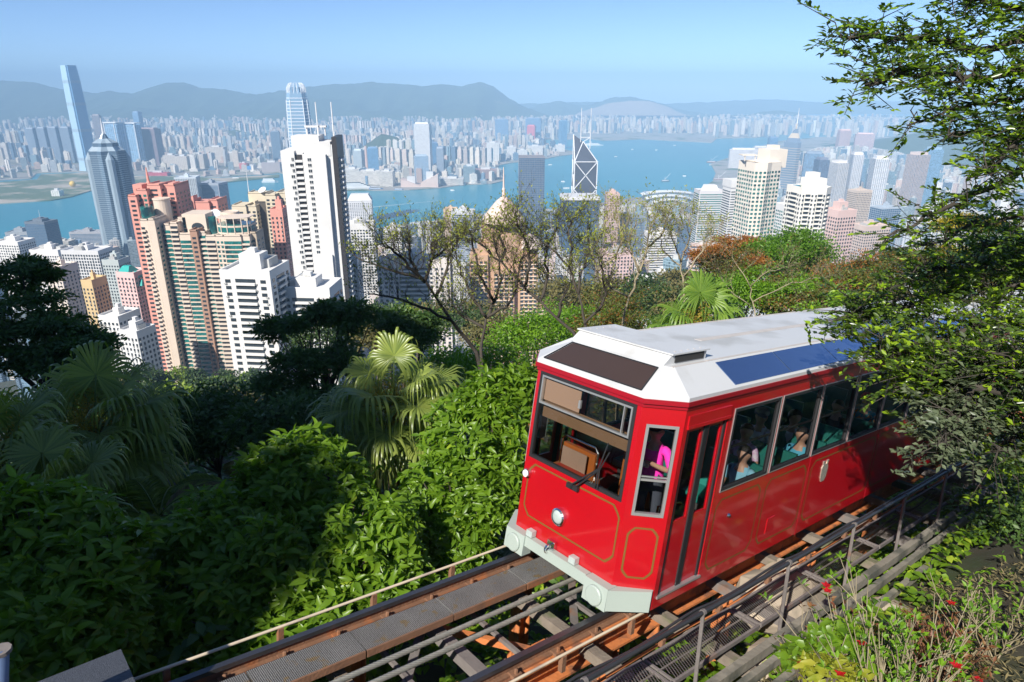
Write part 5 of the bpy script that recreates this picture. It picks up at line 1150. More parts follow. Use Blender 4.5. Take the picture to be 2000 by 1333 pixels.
# sides: door, windows
LS = LC-CX
def sx(x): return (x-CX)/LS
WX = [(1.40, 2.50)]+[(2.57+1.17*k, 2.57+1.17*k+1.10) for k in range(8)]
def side(A, B, near):
    f = (lambda x: sx(x)) if near else (lambda x: 1-sx(x))
    def SL(m, x0, x1, z0, z1, t=.04, off=0.): 
        a, b = sorted((f(x0), f(x1))); slab(m, A, B, z0, z1, a, b, t, off)
    def walls(m):
        SL(m, CX, .44, .14, 2.66); SL(m, 1.27, LC, .14, 1.38); SL(m, .44, LC, 2.45, 2.66); SL(m, 1.27, 1.40, 1.38, 2.45)
        for (a, b), (c, d) in zip(WX, WX[1:]): SL(m, b, c, 1.38, 2.45)
        SL(m, WX[-1][1], LC, 1.38, 2.45); SL(m, .44, 1.27, .14, .27)
    part('side_wall', M_RED, walls)
    for (a, b) in WX:
        s0, s1 = sorted((f(a), f(b))); w = part('side_window', M_RUBB, lambda m: frame(m, A, B, s0, s1, 1.38, 2.45, .04, off=.006))
        part('trim', M_ALU, lambda m: frame(m, A, B, s0-.001, s1+.001, 1.37, 2.46, .010, off=.010, dp=.01), w)
        part('pane', M_GLASS, lambda m: m.face([on(A, B, s0, 1.40, -.02), on(A, B, s1, 1.40, -.02), on(A, B, s1, 2.43, -.02), on(A, B, s0, 2.43, -.02)]), w)
        if near: part('sash_bar', M_RUBB, lambda m: slab(m, A, B, 1.92, 1.945, s0, s1, .02, -.025), w)
    # folding door: two leaves
    for k, (a, b) in enumerate(((.46, .84), (.87, 1.25))):
        s0, s1 = sorted((f(a), f(b))); e = .07/LS
        d = part('door', M_RED, lambda m: (slab(m, A, B, .28, 1.20, s0, s1, .03, -.03), slab(m, A, B, 2.30, 2.44, s0, s1, .03, -.03), slab(m, A, B, 1.20, 2.30, s0, s0+e, .03, -.03), slab(m, A, B, 1.20, 2.30, s1-e, s1, .03, -.03)))
        part('pane', M_GLASS, lambda m: m.face([on(A, B, s0+e, 1.2, -.045), on(A, B, s1-e, 1.2, -.045), on(A, B, s1-e, 2.3, -.045), on(A, B, s0+e, 2.3, -.045)]), d)
        part('edge_seal', M_RUBB, lambda m: (slab(m, A, B, .28, 2.44, s0-.002, s0+.0025, .05, -.012), slab(m, A, B, .28, 2.44, s1-.0025, s1+.002, .05, -.012)), d)
    s0, s1 = sorted((f(.42), f(1.29))); part('door_header', M_RED, lambda m: (slab(m, A, B, 2.36, 2.40, s0, s1, .05, .025), slab(m, A, B, 2.40, 2.52, s0, s1, .03, .018)))
    part('door_sill', M_ALU, lambda m: slab(m, A, B, .265, .295, s0, s1, .06, .02))
    for (a, b) in ((1.36, 2.44), (2.56, 3.70), (3.84, 6.1), (6.2, 8.5), (8.6, 10.9)):
        s0, s1 = sorted((f(a), f(b))); part('side_line', M_GOLD, lambda m: line_ring(m, A, B, s0, s1, .30, 1.27, .10, .024))
    part('panel_joint', M_REDD, lambda m: [SL(m, x, x+.008, .12, 1.37, .01, .004) for x in (3.765, 6.15, 8.55)], kind='stuff')
side(S0, S1, True); side(E0, E1, False)
part('door_button', M_CHROME, lambda m: m.lathe([(.03, 0), (.02, .02), (.004, .03)], (1.72, -HW, .98), 10, axis=(0, -1, 0)))
part('hatch', M_RED, lambda m: slab(m, S0, S1, .42, .64, sx(2.80), sx(3.0), .01, .008))
def crest(m):
    m.prism([(-.11, -.02), (.11, -.02), (.11, .0), (-.11, .0)], 0, .1)
part('crest', M_CREST, lambda m: [m.hexa([(4.30+a-s, -HW-.012, z0), (4.30+a+s, -HW-.012, z0), (4.30+a+s, -HW+.01, z0), (4.30+a-s, -HW+.01, z0), (4.30+a-s2, -HW-.012, z1), (4.30+a+s2, -HW-.012, z1), (4.30+a+s2, -HW+.01, z1), (4.30+a-s2, -HW+.01, z1)]) for a, s, s2, z0, z1 in ((0, .05, .09, .86, .93), (0, .09, .10, .93, 1.08), (0, .10, .06, 1.08, 1.14), (-.06, .02, .03, 1.14, 1.19), (.06, .02, .03, 1.14, 1.19))])
part('rear_wall', M_RED, lambda m: slab(m, (LC, -HW), (LC, HW), .10, 2.66))
# eaves and roof
plan = [(0, FW_), (0, -FW_), (CX, -HW), (LC, -HW), (LC, HW), (CX, HW)]
def ring(o): 
    c = (.9, 0); out = []
    for (x, y) in plan: out.append((x-o if x < 1 else x+o, y+(o if y > 0 else -o)))
    return out
part('eave', M_REDD, lambda m: (m.prism(ring(.035), 2.645, 2.70), m.prism(ring(.015), 2.60, 2.645)))
lo = ring(.02); hi = [(.46, .72), (.46, -.72), (.52, -.86), (LC-.3, -.86), (LC-.3, .86), (.52, .86)]
part('roof', M_WROOF, lambda m: (m.prism(ring(.022), 2.70, 2.745), m.prism(lo, 2.745, 2.985, top=hi)))
def slope(s, t, x=None):   # near side slope point
    return None
def sl_pt(x, t, sgn=-1, lift=.006): return (x, sgn*((HW+.02)*(1-t)+.86*t+lift*.6), 2.745*(1-t)+2.985*t+lift)
x = 1.30; k = 0
for k in range(8):
    x0 = 1.30+k*1.36; x1 = x0+1.34
    for sg in (-1, 1): part('roof_window', M_SKYG, lambda m: m.hexa([sl_pt(x0, .08, sg, -.01), sl_pt(x1, .08, sg, -.01), sl_pt(x1, .92, sg, -.01), sl_pt(x0, .92, sg, -.01), sl_pt(x0, .08, sg, .008), sl_pt(x1, .08, sg, .008), sl_pt(x1, .92, sg, .008), sl_pt(x0, .92, sg, .008)][::1] if sg < 0 else [sl_pt(x0, .92, sg, -.01), sl_pt(x1, .92, sg, -.01), sl_pt(x1, .08, sg, -.01), sl_pt(x0, .08, sg, -.01), sl_pt(x0, .92, sg, .008), sl_pt(x1, .92, sg, .008), sl_pt(x1, .08, sg, .008), sl_pt(x0, .08, sg, .008)]))
def fr_pt(y, t, lift=.006): return (-.02*(1-t)+.46*t-lift, y, 2.745*(1-t)+2.985*t+lift)
part('front_roof_panel', M_SMOKE, lambda m: m.hexa([fr_pt(.80, .10, -.01), fr_pt(-.80, .10, -.01), fr_pt(-.70, .86, -.01), fr_pt(.70, .86, -.01), fr_pt(.80, .10), fr_pt(-.80, .10), fr_pt(-.70, .86), fr_pt(.70, .86)]))
def fr_edge(m):
    P = [fr_pt(.82, .08, .009), fr_pt(-.82, .08, .009), fr_pt(-.715, .88, .009), fr_pt(.715, .88, .009)]; 
    for k in range(4): m.tube([P[k], P[(k+1) % 4]], .008, 4)
part('panel_edge', M_RUBB, fr_edge)
part('roof_visor', M_WROOF, lambda m: (m.hexa([(.44, .80, 2.97), (.44, -.74, 2.97), (1.30, -.74, 2.97), (1.30, .80, 2.97), (.60, .80, 3.10), (.60, -.74, 3.10), (1.30, -.74, 3.10), (1.30, .80, 3.10)][::1]), m.box(.57, 1.33, -.77, .83, 3.10, 3.118)))
for q_ in ((-.752, -.735), (.795, .812)): part('vent_slot', M_INT, lambda m: m.box(.66, 1.24, *q_, 3.0, 3.085))
part('roof_seam', M_SEAM, lambda m: (m.box(2.2, LC-.5, -.06, .06, 2.984, 2.990), m.box(1.2, LC-.4, -.85, -.81, 2.984, 2.991), m.box(1.2, LC-.4, .81, .85, 2.984, 2.991), m.box(.5, 1.22, -.85, -.82, 2.984, 2.989)))
for k in range(10): part('rivet', M_SEAM, lambda m: m.box(.7+(k % 5)*.13, .72+(k % 5)*.13, -.70+1.4*(k // 5), -.68+1.4*(k // 5), 3.117, 3.122))
# bumper, lamps, hook, wipers
def bumper(m):
    m.box(-.10, -.01, -.55, .60, .27, .41)
    for s in (-1, 1):
        y0, y1 = s*.56, s*.93
        m.hexa([(-.13, min(y0, y1), .13), (.03, min(y0, y1), .13), (.03, max(y0, y1), .13), (-.13, max(y0, y1), .13), (-.12, min(y0, y1), .41), (.03, min(y0, y1), .41), (.03, max(y0, y1), .41), (-.12, max(y0, y1), .41)][0:8])
        a, b, c, d = (-.125, s*.925), (CX-.06, s*(HW+.015)), (CX+.04, s*(HW-.03)), (.02, s*.86)
        P = [a, b, c, d] if s > 0 else [d, c, b, a]
        m.prism(P if s < 0 else P[::-1], .14, .40)
part('bumper', M_BUMP, bumper)
for s in (-1, 1): part('buffer_disc', M_BUMP, lambda m: m.lathe([(.125, 0), (.125, .025), (.11, .035)], (-.125, s*.745, .255), 20, axis=(-1, 0, 0)))
hl = part('headlamp', M_CHROME, lambda m: (m.lathe([(.115, 0), (.115, .05), (.095, .065), (.09, .045)], (0, .10, .86), 20, axis=(-1, 0, 0))), smooth=False)
part('lens', M_LAMPC, lambda m: m.lathe([(.092, 0), (.088, .015), (.06, .03), (.02, .036)], (-.04, .10, .86), 18, axis=(-1, 0, 0)), hl, smooth=True)
hl = part('marker_lamp', M_CHROME, lambda m: m.lathe([(.06, 0), (.06, .05), (.05, .055)], (0, .78, 1.20), 16, axis=(-1, 0, 0)))
part('lens', M_LAMPW, lambda m: m.lathe([(.05, 0), (.048, .02), (.02, .03)], (-.05, .78, 1.20), 16, axis=(-1, 0, 0)), hl)
for y in (.52, -.28): part('bumper_lamp', M_LAMPC, lambda m: m.box(-.09, -.01, y-.055, y+.055, .42, .50))
part('coupling_hook', M_CHROME, lambda m: (m.box(-.06, -.01, .07, .20, .38, .52), m.tube([(-.10-.05*math.sin(t), .135, .43+.05*math.cos(t)) for t in np.linspace(0, 2*math.pi, 13)], .016, 6)))
def wiper(y0, y1, yb, zt):
    w = part('wiper', M_RUBB, lambda m: (m.box(-.06, -.02, y0-.06, y0+.05, 1.30, 1.36), m.tube([(-.05, y0, 1.33), (-.06, y1, 1.70)], .012, 6)))
    part('blade', M_RUBB, lambda m: m.tube([(-.045, yb, 1.46), (-.055, y1, 1.70), (-.045, yb-.10, zt)], .009, 5), w)
wiper(-.02, -.44, -.42, 2.05); wiper(-.10, -.46, -.46, 1.95)
# inside
part('floor', M_FLOOR, lambda m: m.prism([(.06, .82), (.06, -.82), (.40, -1.17), (LC-.1, -1.17), (LC-.1, 1.17), (.40, 1.17)], .45, .52))
part('ceiling', M_INT, lambda m: m.box(.55, LC-.3, -.84, .84, 2.90, 2.93))
part('bulkhead', M_INT, lambda m: m.box(LC-.6, LC-.55, -1.1, 1.1, .52, 2.6))
dk = part('driver_desk', M_WOOD, lambda m: (m.box(.10, .42, -.10, .62, .52, 1.34), m.box(.36, .42, -.02, .56, 1.34, 1.64)))
part('desk_box', mk('red_case', (.35, .03, .015), .5), lambda m: m.box(.10, .28, .02, .50, 1.345, 1.38), dk)
part('desk_card', mk('desk_card', (.30, .19, .14), .8), lambda m: m.box(.285, .297, .06, .50, 1.36, 1.62), dk)
part('desk_hoop', M_CHROME, lambda m: m.tube([(.36, .60, 1.2), (.36, .60, 1.68), (.36, .54, 1.74), (.36, .0, 1.74), (.36, -.06, 1.68), (.36, -.06, 1.2)], .018, 6), dk)
part('meter_box', mk('grey_green_box', (.22, .26, .23), .5), lambda m: m.box(.18, .30, .86, 1.0, 1.62, 1.95))
part('dashboard', mk('dash_brown', (.16, .11, .07), .6), lambda m: m.box(.05, .12, -.84, .84, 1.36, 1.41))
part('wood_partition', M_WOOD, lambda m: (m.box(.80, .84, -.75, -.12, .52, 1.62), m.box(.62, .80, -.62, -.2, .52, 1.05)))
part('partition_glass', M_GLASS, lambda m: m.face([(.82, -.75, 1.63), (.82, -.12, 1.63), (.82, -.12, 2.3), (.82, -.75, 2.3)]))
part('grab_pole', M_CHROME, lambda m: m.tube([(.85, -.10, .5), (.85, -.10, 2.85)], .016, 6)); part('grab_rail', M_CHROME, lambda m: m.tube([(.62, -.9, .5), (.62, -.9, 1.25), (.95, -1.0, 1.25)], .016, 6))
for k in range(9):
    for s in (-1, 1):
        x0 = 2.15+k*.92
        st = part('seat', M_SEAT, lambda m: (m.box(x0, x0+.46, s*.66-.46, s*.66+.46, .74, .84)))
        part('seat_back', M_SEAT, lambda m: m.hexa([(x0+.40, s*.66-.46, .80), (x0+.46, s*.66-.46, .80), (x0+.46, s*.66+.46, .80), (x0+.40, s*.66+.46, .80), (x0+.50, s*.66-.44, 1.38), (x0+.55, s*.66-.44, 1.38), (x0+.55, s*.66+.44, 1.38), (x0+.50, s*.66+.44, 1.38)]), st)
        part('seat_base', M_INT, lambda m: m.box(x0+.06, x0+.40, s*.66-.38, s*.66+.38, .52, .74), st)
# running gear
part('underframe', M_INT, lambda m: (m.box(.5, LC-.4, -.9, .9, .12, .44)))
for x in (1.9, 3.6, 9.0, 10.7):
    for y in (-.81, .81): part('wheel', M_RAIL, lambda m: m.lathe([(.30, -.05), (.34, -.05), (.34, -.02), (.30, -.02), (.30, .05)], (x, y, .30), 20, axis=(0, 1 if y > 0 else -1, 0)), shear=False)
# ------------------------------------------------------------------ passengers
M_SKIN = mk('skin', (.48, .27, .18), .5, var=.08, scale=20); M_HAIRB = mk('black_hair', (.012, .010, .010), .45, var=.4, scale=60, bump=.4)
_cl = {}
def cloth(col, chk=None):
    k = (col, chk)
    if k not in _cl: _cl[k] = mk('shirt_cloth', col, .85, var=.12, scale=25, col2=chk, patch=0, bump=.2)
    return _cl[k]
def person(label, x, y, z, top, bottom=(.03, .035, .05), pose='sit', turn=0.0, arms='lap', hair='short', cap=None, head_turn=0.0, sleeve='short'):
    """one continuous body grown round a jointed skeleton; x, y, z = seat point in the tram's frame, facing -x before turning"""
    M = TC @ Matrix.Translation((x+SH*(z-.42), y, z)) @ Matrix.Rotation(turn, 4, 'Z')
    root = thing('person', label, 'person', mat=M)
    V = []; E = []; R = []; G = []
    def nv(p, r, g, link_=None):
        V.append(p); R.append(r); G.append(g); i = len(V)-1
        if link_ is not None: E.append((link_, i))
        return i
    up0 = .0 if pose == 'sit' else .85
    pel = nv((0, 0, up0+.09), .13, 'b'); bel = nv((-.01, 0, up0+.24), .135, 't', pel); ch = nv((0, 0, up0+.42), .15, 't', bel); sh = nv((.01, 0, up0+.52), .10, 't', ch)
    nk = nv((.0, 0, up0+.60), .052, 's', sh); nk2 = nv((-.01, 0, up0+.66), .055, 's', nk)
    hd = nv((-.015, 0, up0+.735), .088, 's', nk2); hd2 = nv((-.005, 0, up0+.80), .092, 's', hd); nv((.0, 0, up0+.855), .05, 's', hd2)
    ct, st = math.cos(head_turn), math.sin(head_turn)
    nv((-.105*ct, -.105*st, up0+.725), .016, 's', hd)                 # nose
    for s in (-1, 1): nv((.0+.09*st*s*-1*0+0, s*.098, up0+.735), .014, 's', hd)   # ears
    for s in (-1, 1):
        a = nv((.0, s*.17, up0+.51), .066, 't', sh)
        if arms == 'up' and s == -1: el, wr = (-.12, s*.30, up0+.62), (-.10, s*.27, up0+.86)
        elif arms == 'camera': el, wr = (-.10, s*.26, up0+.30), (-.30, s*.10, up0+.42)
        elif arms == 'point' and s == -1: el, wr = (-.22, s*.28, up0+.42), (-.42, s*.2, up0+.56)
        else: el, wr = (-.04, s*.25, up0+.26), (-.27, s*.14, up0+.20)
        m_ = nv(tuple((Vector((.0, s*.17, up0+.51))+Vector(el))/2), .052, 't', a)
        e = nv(el, .042, 's' if sleeve == 'short' else 't', m_); w = nv(wr, .030, 's', e)
        d = (Vector(wr)-Vector(el)).normalized(); sd = d.cross(Vector((0, 0, 1))); sd = sd.normalized() if sd.length > .1 else Vector((0, 1, 0))
        pm = nv(tuple(Vector(wr)+d*.06), .034, 's', w)
        for f in range(4):
            b0 = Vector(wr)+d*.095+sd*(f-1.5)*.020; kn = nv(tuple(b0), .0105, 's', pm); ln = (.055, .066, .060, .045)[f]
            mid = nv(tuple(b0+d*ln*.55+Vector((0, 0, -.008))), .009, 's', kn); nv(tuple(b0+d*ln*.8+Vector((0, 0, -.028))), .008, 's', mid)
        th = nv(tuple(Vector(wr)+d*.04+sd*-.045*s), .011, 's', pm); nv(tuple(Vector(wr)+d*.085+sd*-.055*s), .009, 's', th)
        hp = nv((-.02, s*.095, up0+.05), .095, 'b', pel)
        if pose == 'sit':
            kn_ = nv((-.42, s*.11, up0+.04), .066, 'b', hp); an = nv((-.44, s*.11, up0-.36), .042, 'b', kn_); nv((-.56, s*.12, up0-.40), .038, 'o', an)
        else:
            kn_ = nv((-.02, s*.10, .46), .062, 'b', hp); an = nv((.0, s*.10, .09), .042, 'b', kn_); nv((-.14, s*.11, .05), .038, 'o', an)
    me = bpy.data.meshes.new('body'); me.from_pydata(V, E, []); o = bpy.data.objects.new('tmp', me); COL.objects.link(o)
    md = o.modifiers.new('s', 'SKIN'); md.use_smooth_shade = True; o.modifiers.new('u', 'SUBSURF').levels = 1
    for i, sv in enumerate(me.skin_vertices[0].data): sv.radius = (R[i], R[i]); sv.use_root = (i == 0)
    dg = bpy.context.evaluated_depsgraph_get(); me2 = bpy.data.meshes.new_from_object(o.evaluated_get(dg)); bpy.data.objects.remove(o)
    for m in (M_SKIN, cloth(*top) if isinstance(top[0], tuple) else cloth(top), cloth(bottom), M_RUBB): me2.materials.append(m)
    VA = np.array(V); idx = {'s': 0, 't': 1, 'b': 2, 'o': 3}; GA = [idx[g] for g in G]
    ea = np.array([V[a] for a, b in E]); eb = np.array([V[b] for a, b in E]); gb = [GA[b] if not (GA[a] == 1 and GA[b] == 0) else 0 for a, b in E]
    for p in me2.polygons:
        c = np.array(p.center); ab = eb-ea; t = np.clip(((c-ea)*ab).sum(1)/np.maximum((ab**2).sum(1), 1e-9), 0, 1); k = int((((ea+ab*t[:, None])-c)**2).sum(1).argmin())
        p.material_index = gb[k] if t[k] > .35 else (GA[E[k][0]] if not (GA[E[k][0]] == 0 and gb[k] == 1) else 0)
    me2.name = 'body'; link('body', me2, root)
    hz = up0+.775
    mb = MB(); hr_ = .108 if hair == 'short' else .118
    nu, nvv = 16, 9; rows = []
    for i in range(nvv+1):
        row = []
        for j in range(nu):
            ph = 2*math.pi*j/nu; front = math.cos(ph-math.pi-head_turn)      # 1 towards the face
            th = (math.pi*.34 + (.95 if hair == 'short' else 1.15)*(1-front)/2*1.3)*i/nvv
            rr2 = hr_*(1+.06*mnoise.noise(Vector((j*1.3, i*.9, x*9))))
            row.append(mb.v((rr2*math.sin(th)*math.cos(ph)*1.02+.004, rr2*math.sin(th)*math.sin(ph)*.94, hz-.01+rr2*math.cos(th)*1.05)))
        rows.append(row)
    for a, b in zip(rows, rows[1:]):
        for j in range(nu): mb.face_i([a[j], b[j], b[(j+1) % nu], a[(j+1) % nu]])
    mb.build('hair', M_HAIRB, root, local=True, smooth=True)
    if cap:
        mb = MB(); mb.lathe([(.118, .0), (.118, .04), (.10, .075), (.06, .10), (.01, .105)], (.0, 0, hz+.025), 16); mb.hexa([(-.20*ct-.0, -.07-.2*st, hz+.02), (-.09*ct, -.09-.09*st, hz+.02), (-.09*ct, .09-.09*st, hz+.02), (-.20*ct, .07-.2*st, hz+.02), (-.20*ct, -.07-.2*st, hz+.032), (-.09*ct, -.09-.09*st, hz+.032), (-.09*ct, .09-.09*st, hz+.032), (-.20*ct, .07-.2*st, hz+.032)]); mb.build('cap', cloth(cap), root, local=True, smooth=False)
    if arms == 'camera': mb = MB(); mb.box(-.40, -.34, -.06, .06, up0+.40, up0+.47); mb.lathe([(.025, 0), (.025, .03)], (-.40, 0, up0+.435), 10, axis=(-1, 0, 0)); mb.build('camera', M_ALU, root, local=True)
    return root
SZ = .84
person('person in a bright pink top and dark cap holding a camera', .80, -.66, .53, (.85, .03, .42), pose='stand', arms='camera', cap=(.03, .035, .04), sleeve='long', turn=.35)
person('person in a lavender checked shirt with short dark hair in the first side window', 3.30, -.44, SZ, ((.66, .40, .60), (.75, .66, .75)), head_turn=.6)
person('person in a white shirt and grey cap behind the lavender shirt', 4.20, -.16, SZ, (.72, .70, .80), cap=(.20, .19, .22), head_turn=.5)
person('person in a pale blue shirt with dark hair at the first side window', 2.40, -.95, SZ, (.25, .55, .70), head_turn=.2)
person('person with long black hair and a white top in the second side window', 4.62, -.50, SZ+.02, (.70, .68, .66), hair='long', head_turn=.9)
person('person in a sky blue shirt with dark hair at the second side window', 4.02, -.95, SZ-.02, (.10, .45, .62), head_turn=.3)
person('person in dark clothes raising one arm in the third side window', 6.05, -.55, SZ, (.05, .05, .06), arms='up', sleeve='short')
person('person in a red cap and teal shirt in the fourth side window', 6.98, -.66, SZ, ((.0, .24, .30), (.6, .25, .03)), cap=(.65, .03, .05), head_turn=.4)
# ------------------------------------------------------------------ plants
rng = np.random.default_rng(4)
LT8 = np.array([(0, 0, 0), (.35, -.5, .10), (.38, 0, 0), (.35, .5, .10), (.75, -.33, .02), (.78, 0, -.06), (.75, .33, .02), (1, 0, -.16)])
LF8 = np.array([(0, 1, 2), (0, 2, 3), (1, 4, 5), (1, 5, 2), (2, 5, 6), (2, 6, 3), (4, 7, 5), (5, 7, 6)])
LT4 = np.array([(0, 0, 0), (.5, -.5, .08), (.5, .5, .08), (1, 0, -.05), (.5, 0, -.02)])
LF4 = np.array([(0, 1, 4), (0, 4, 2), (1, 3, 4), (4, 3, 2)])
LT2 = np.array([(0, 0, 0), (.5, -.5, .05), (1, 0, 0), (.5, .5, .05)]); LF2 = np.array([(0, 1, 2), (0, 2, 3)])
def unit(a): return a/np.maximum(np.linalg.norm(a, axis=-1, keepdims=True), 1e-9)
def leafset(P, Dr, N, ln, wd, T=LT8, F=LF8):
    """P points, Dr directions, N upper sides; returns verts and triangles of all leaves"""
    n = len(P); Dr = unit(Dr); S = unit(np.cross(N, Dr)); N = np.cross(Dr, S)
    ln = np.broadcast_to(ln, n)[:, None, None]; wd = np.broadcast_to(wd, n)[:, None, None]
    V = P[:, None, :] + Dr[:, None, :]*T[None, :, 0:1]*ln + S[:, None, :]*T[None, :, 1:2]*wd + N[:, None, :]*T[None, :, 2:3]*ln
    tri = (F[None] + (np.arange(n)*len(T))[:, None, None]).reshape(-1, 3)
    return V.reshape(-1, 3), tri
def rnd_faces(n, F, r=None): return np.repeat(rng.random(n) if r is None else r, len(F))
def add_leaves(name, parent, mat, P, Dr, N, ln, wd, T=LT8, F=LF8, r=None, kind='stuff', mw=None):
    V, t = leafset(P, Dr, N, ln, wd, T, F)
    B = MWD[parent.name] if parent is not None else mw
    if B is not None: V = xform(V, B.inverted())
    o = link(name, raw_mesh(name, V, tris=t, mats=[mat], attrs={'rnd': rnd_faces(len(P), F, r)}), parent, mw)
    if kind: o['kind'] = kind
    return o
def sphere_dirs(n): return unit(rng.normal(size=(n, 3)))
M_BARK = mk('tree_bark', (.085, .068, .05), .9, var=.4, scale=6, bump=.5); M_BARKP = mk('pale_bark', (.30, .25, .16), .85, var=.35, scale=6, bump=.3); M_BARKD = mk('dark_bark', (.055, .046, .036), .9, var=.4, scale=8, bump=.4)
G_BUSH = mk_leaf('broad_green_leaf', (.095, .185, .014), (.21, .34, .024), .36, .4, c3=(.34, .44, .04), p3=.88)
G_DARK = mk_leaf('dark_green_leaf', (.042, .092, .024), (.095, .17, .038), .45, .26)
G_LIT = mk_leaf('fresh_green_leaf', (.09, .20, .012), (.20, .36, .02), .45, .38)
G_OLIVE = mk_leaf('olive_leaf', (.075, .10, .018), (.16, .17, .03), .5, .3, c3=(.22, .10, .02), p3=.8)
G_ORNG = mk_leaf('orange_leaf', (.26, .09, .02), (.36, .16, .03), .5, .3); G_YEL = mk_leaf('yellow_leaf', (.36, .27, .02), (.50, .42, .03), .5, .35)
G_PALM = mk_leaf('palm_leaf', (.14, .20, .04), (.30, .36, .075), .36, .32, tcol=(1.3, 1.5, .6), spec=.6); G_PALMB = mk_leaf('bright_palm_leaf', (.12, .22, .03), (.22, .33, .05), .4, .35)
G_DRY = mk_leaf('dry_frond', (.14, .12, .06), (.26, .21, .10), .6, .2); G_FLOW = mk_leaf('palm_blossom', (.30, .20, .03), (.46, .34, .05), .7, .2)
G_FIC = mk_leaf('small_glossy_leaf', (.05, .095, .016), (.13, .20, .03), .30, .36, spec=.6, c3=(.26, .39, .02), p3=.68)
G_FICG = mk_leaf('grey_green_leaf', (.075, .10, .055), (.15, .18, .10), .4, .2); G_BUD = mk_leaf('spring_bud', (.20, .24, .03), (.34, .36, .06), .5, .3)
G_RED = mk_leaf('red_petal', (.50, .01, .02), (.65, .03, .04), .5, .3); G_BRNL = mk_leaf('bronze_shoot', (.16, .05, .025), (.22, .12, .04), .5, .2)

# --- rosette bushes
def rosettes(blobs, per, ln, wd, tilt=1.15):
    """leaf frames gathered in whorls on the skin of the blobs (centre, radii)"""
    P, Dr, N, K = [], [], [], []; 
    sat = []
    for c, rad, n in blobs:
        for q in range(4):
            dd = unit(rng.normal(size=3)+np.array((0, 0, .6))); sat.append((np.array(c)+dd*np.array(rad)*.85, np.array(rad)*rng.uniform(.28, .5), max(6, int(n*.09))))
    for c, rad, n in list(blobs)+sat:
        d = sphere_dirs(n); d[:, 2] = np.abs(d[:, 2])*.9-.35*(rng.random(n) < .35); d = unit(d)
        r = (.72+.30*rng.random(n))[:, None]
        # lumpy skin
        lump = np.array([1+.42*mnoise.noise(Vector(tuple(q*2.1))+Vector(tuple(c))*.7) for q in d])[:, None]
        p = np.array(c)+d*np.array(rad)*r*lump
        ax = unit(d*.7+np.array((0, 0, .75))+.35*rng.normal(size=(n, 3)))
        t1 = unit(np.cross(ax, np.array((.3, .5, .81)))); t2 = np.cross(ax, t1)
        for k in range(per):
            a = 2*np.pi*(k/per)+rng.random(n)*.7+k*.3; tl = tilt+.35*rng.normal(size=n)-(.55 if k >= per-2 else 0)
            rd = t1*np.cos(a)[:, None]+t2*np.sin(a)[:, None]
            dr = ax*np.cos(tl)[:, None]+rd*np.sin(tl)[:, None]; dr[:, 2] -= .15
            P.append(p+rd*.01-ax*(.02*k)); Dr.append(dr); N.append(ax+.25*rng.normal(size=(n, 3))); K.append(np.full(n, k >= per-2))
    return np.concatenate(P), np.concatenate(Dr), np.concatenate(N), np.concatenate(K)
_leafvar = {}
def leaf_objects(parent, mat, P, Dr, N, ln, wd, r, idx):
    """single leaves as parts that share a few meshes"""
    key = mat.name
    if key not in _leafvar:
        _leafvar[key] = [raw_mesh('leaf', LT8*np.array((1, wd, 1)), tris=LF8, mats=[mat], attrs={'rnd': np.full(len(LF8), v)}) for v in np.linspace(.03, .97, 8)]
    Dr = unit(Dr); S = unit(np.cross(N, Dr)); N = np.cross(Dr, S); B = MWD[parent.name].inverted()
    for i in idx:
        o = bpy.data.objects.new('leaf', _leafvar[key][int(r[i]*7.99)]); COL.objects.link(o); o.parent = parent
        l_ = ln[i]
        M = Matrix(((Dr[i, 0]*l_, S[i, 0]*l_, N[i, 0]*l_, P[i, 0]), (Dr[i, 1]*l_, S[i, 1]*l_, N[i, 1]*l_, P[i, 1]), (Dr[i, 2]*l_, S[i, 2]*l_, N[i, 2]*l_, P[i, 2]), (0, 0, 0, 1)))
        o.matrix_basis = B @ M
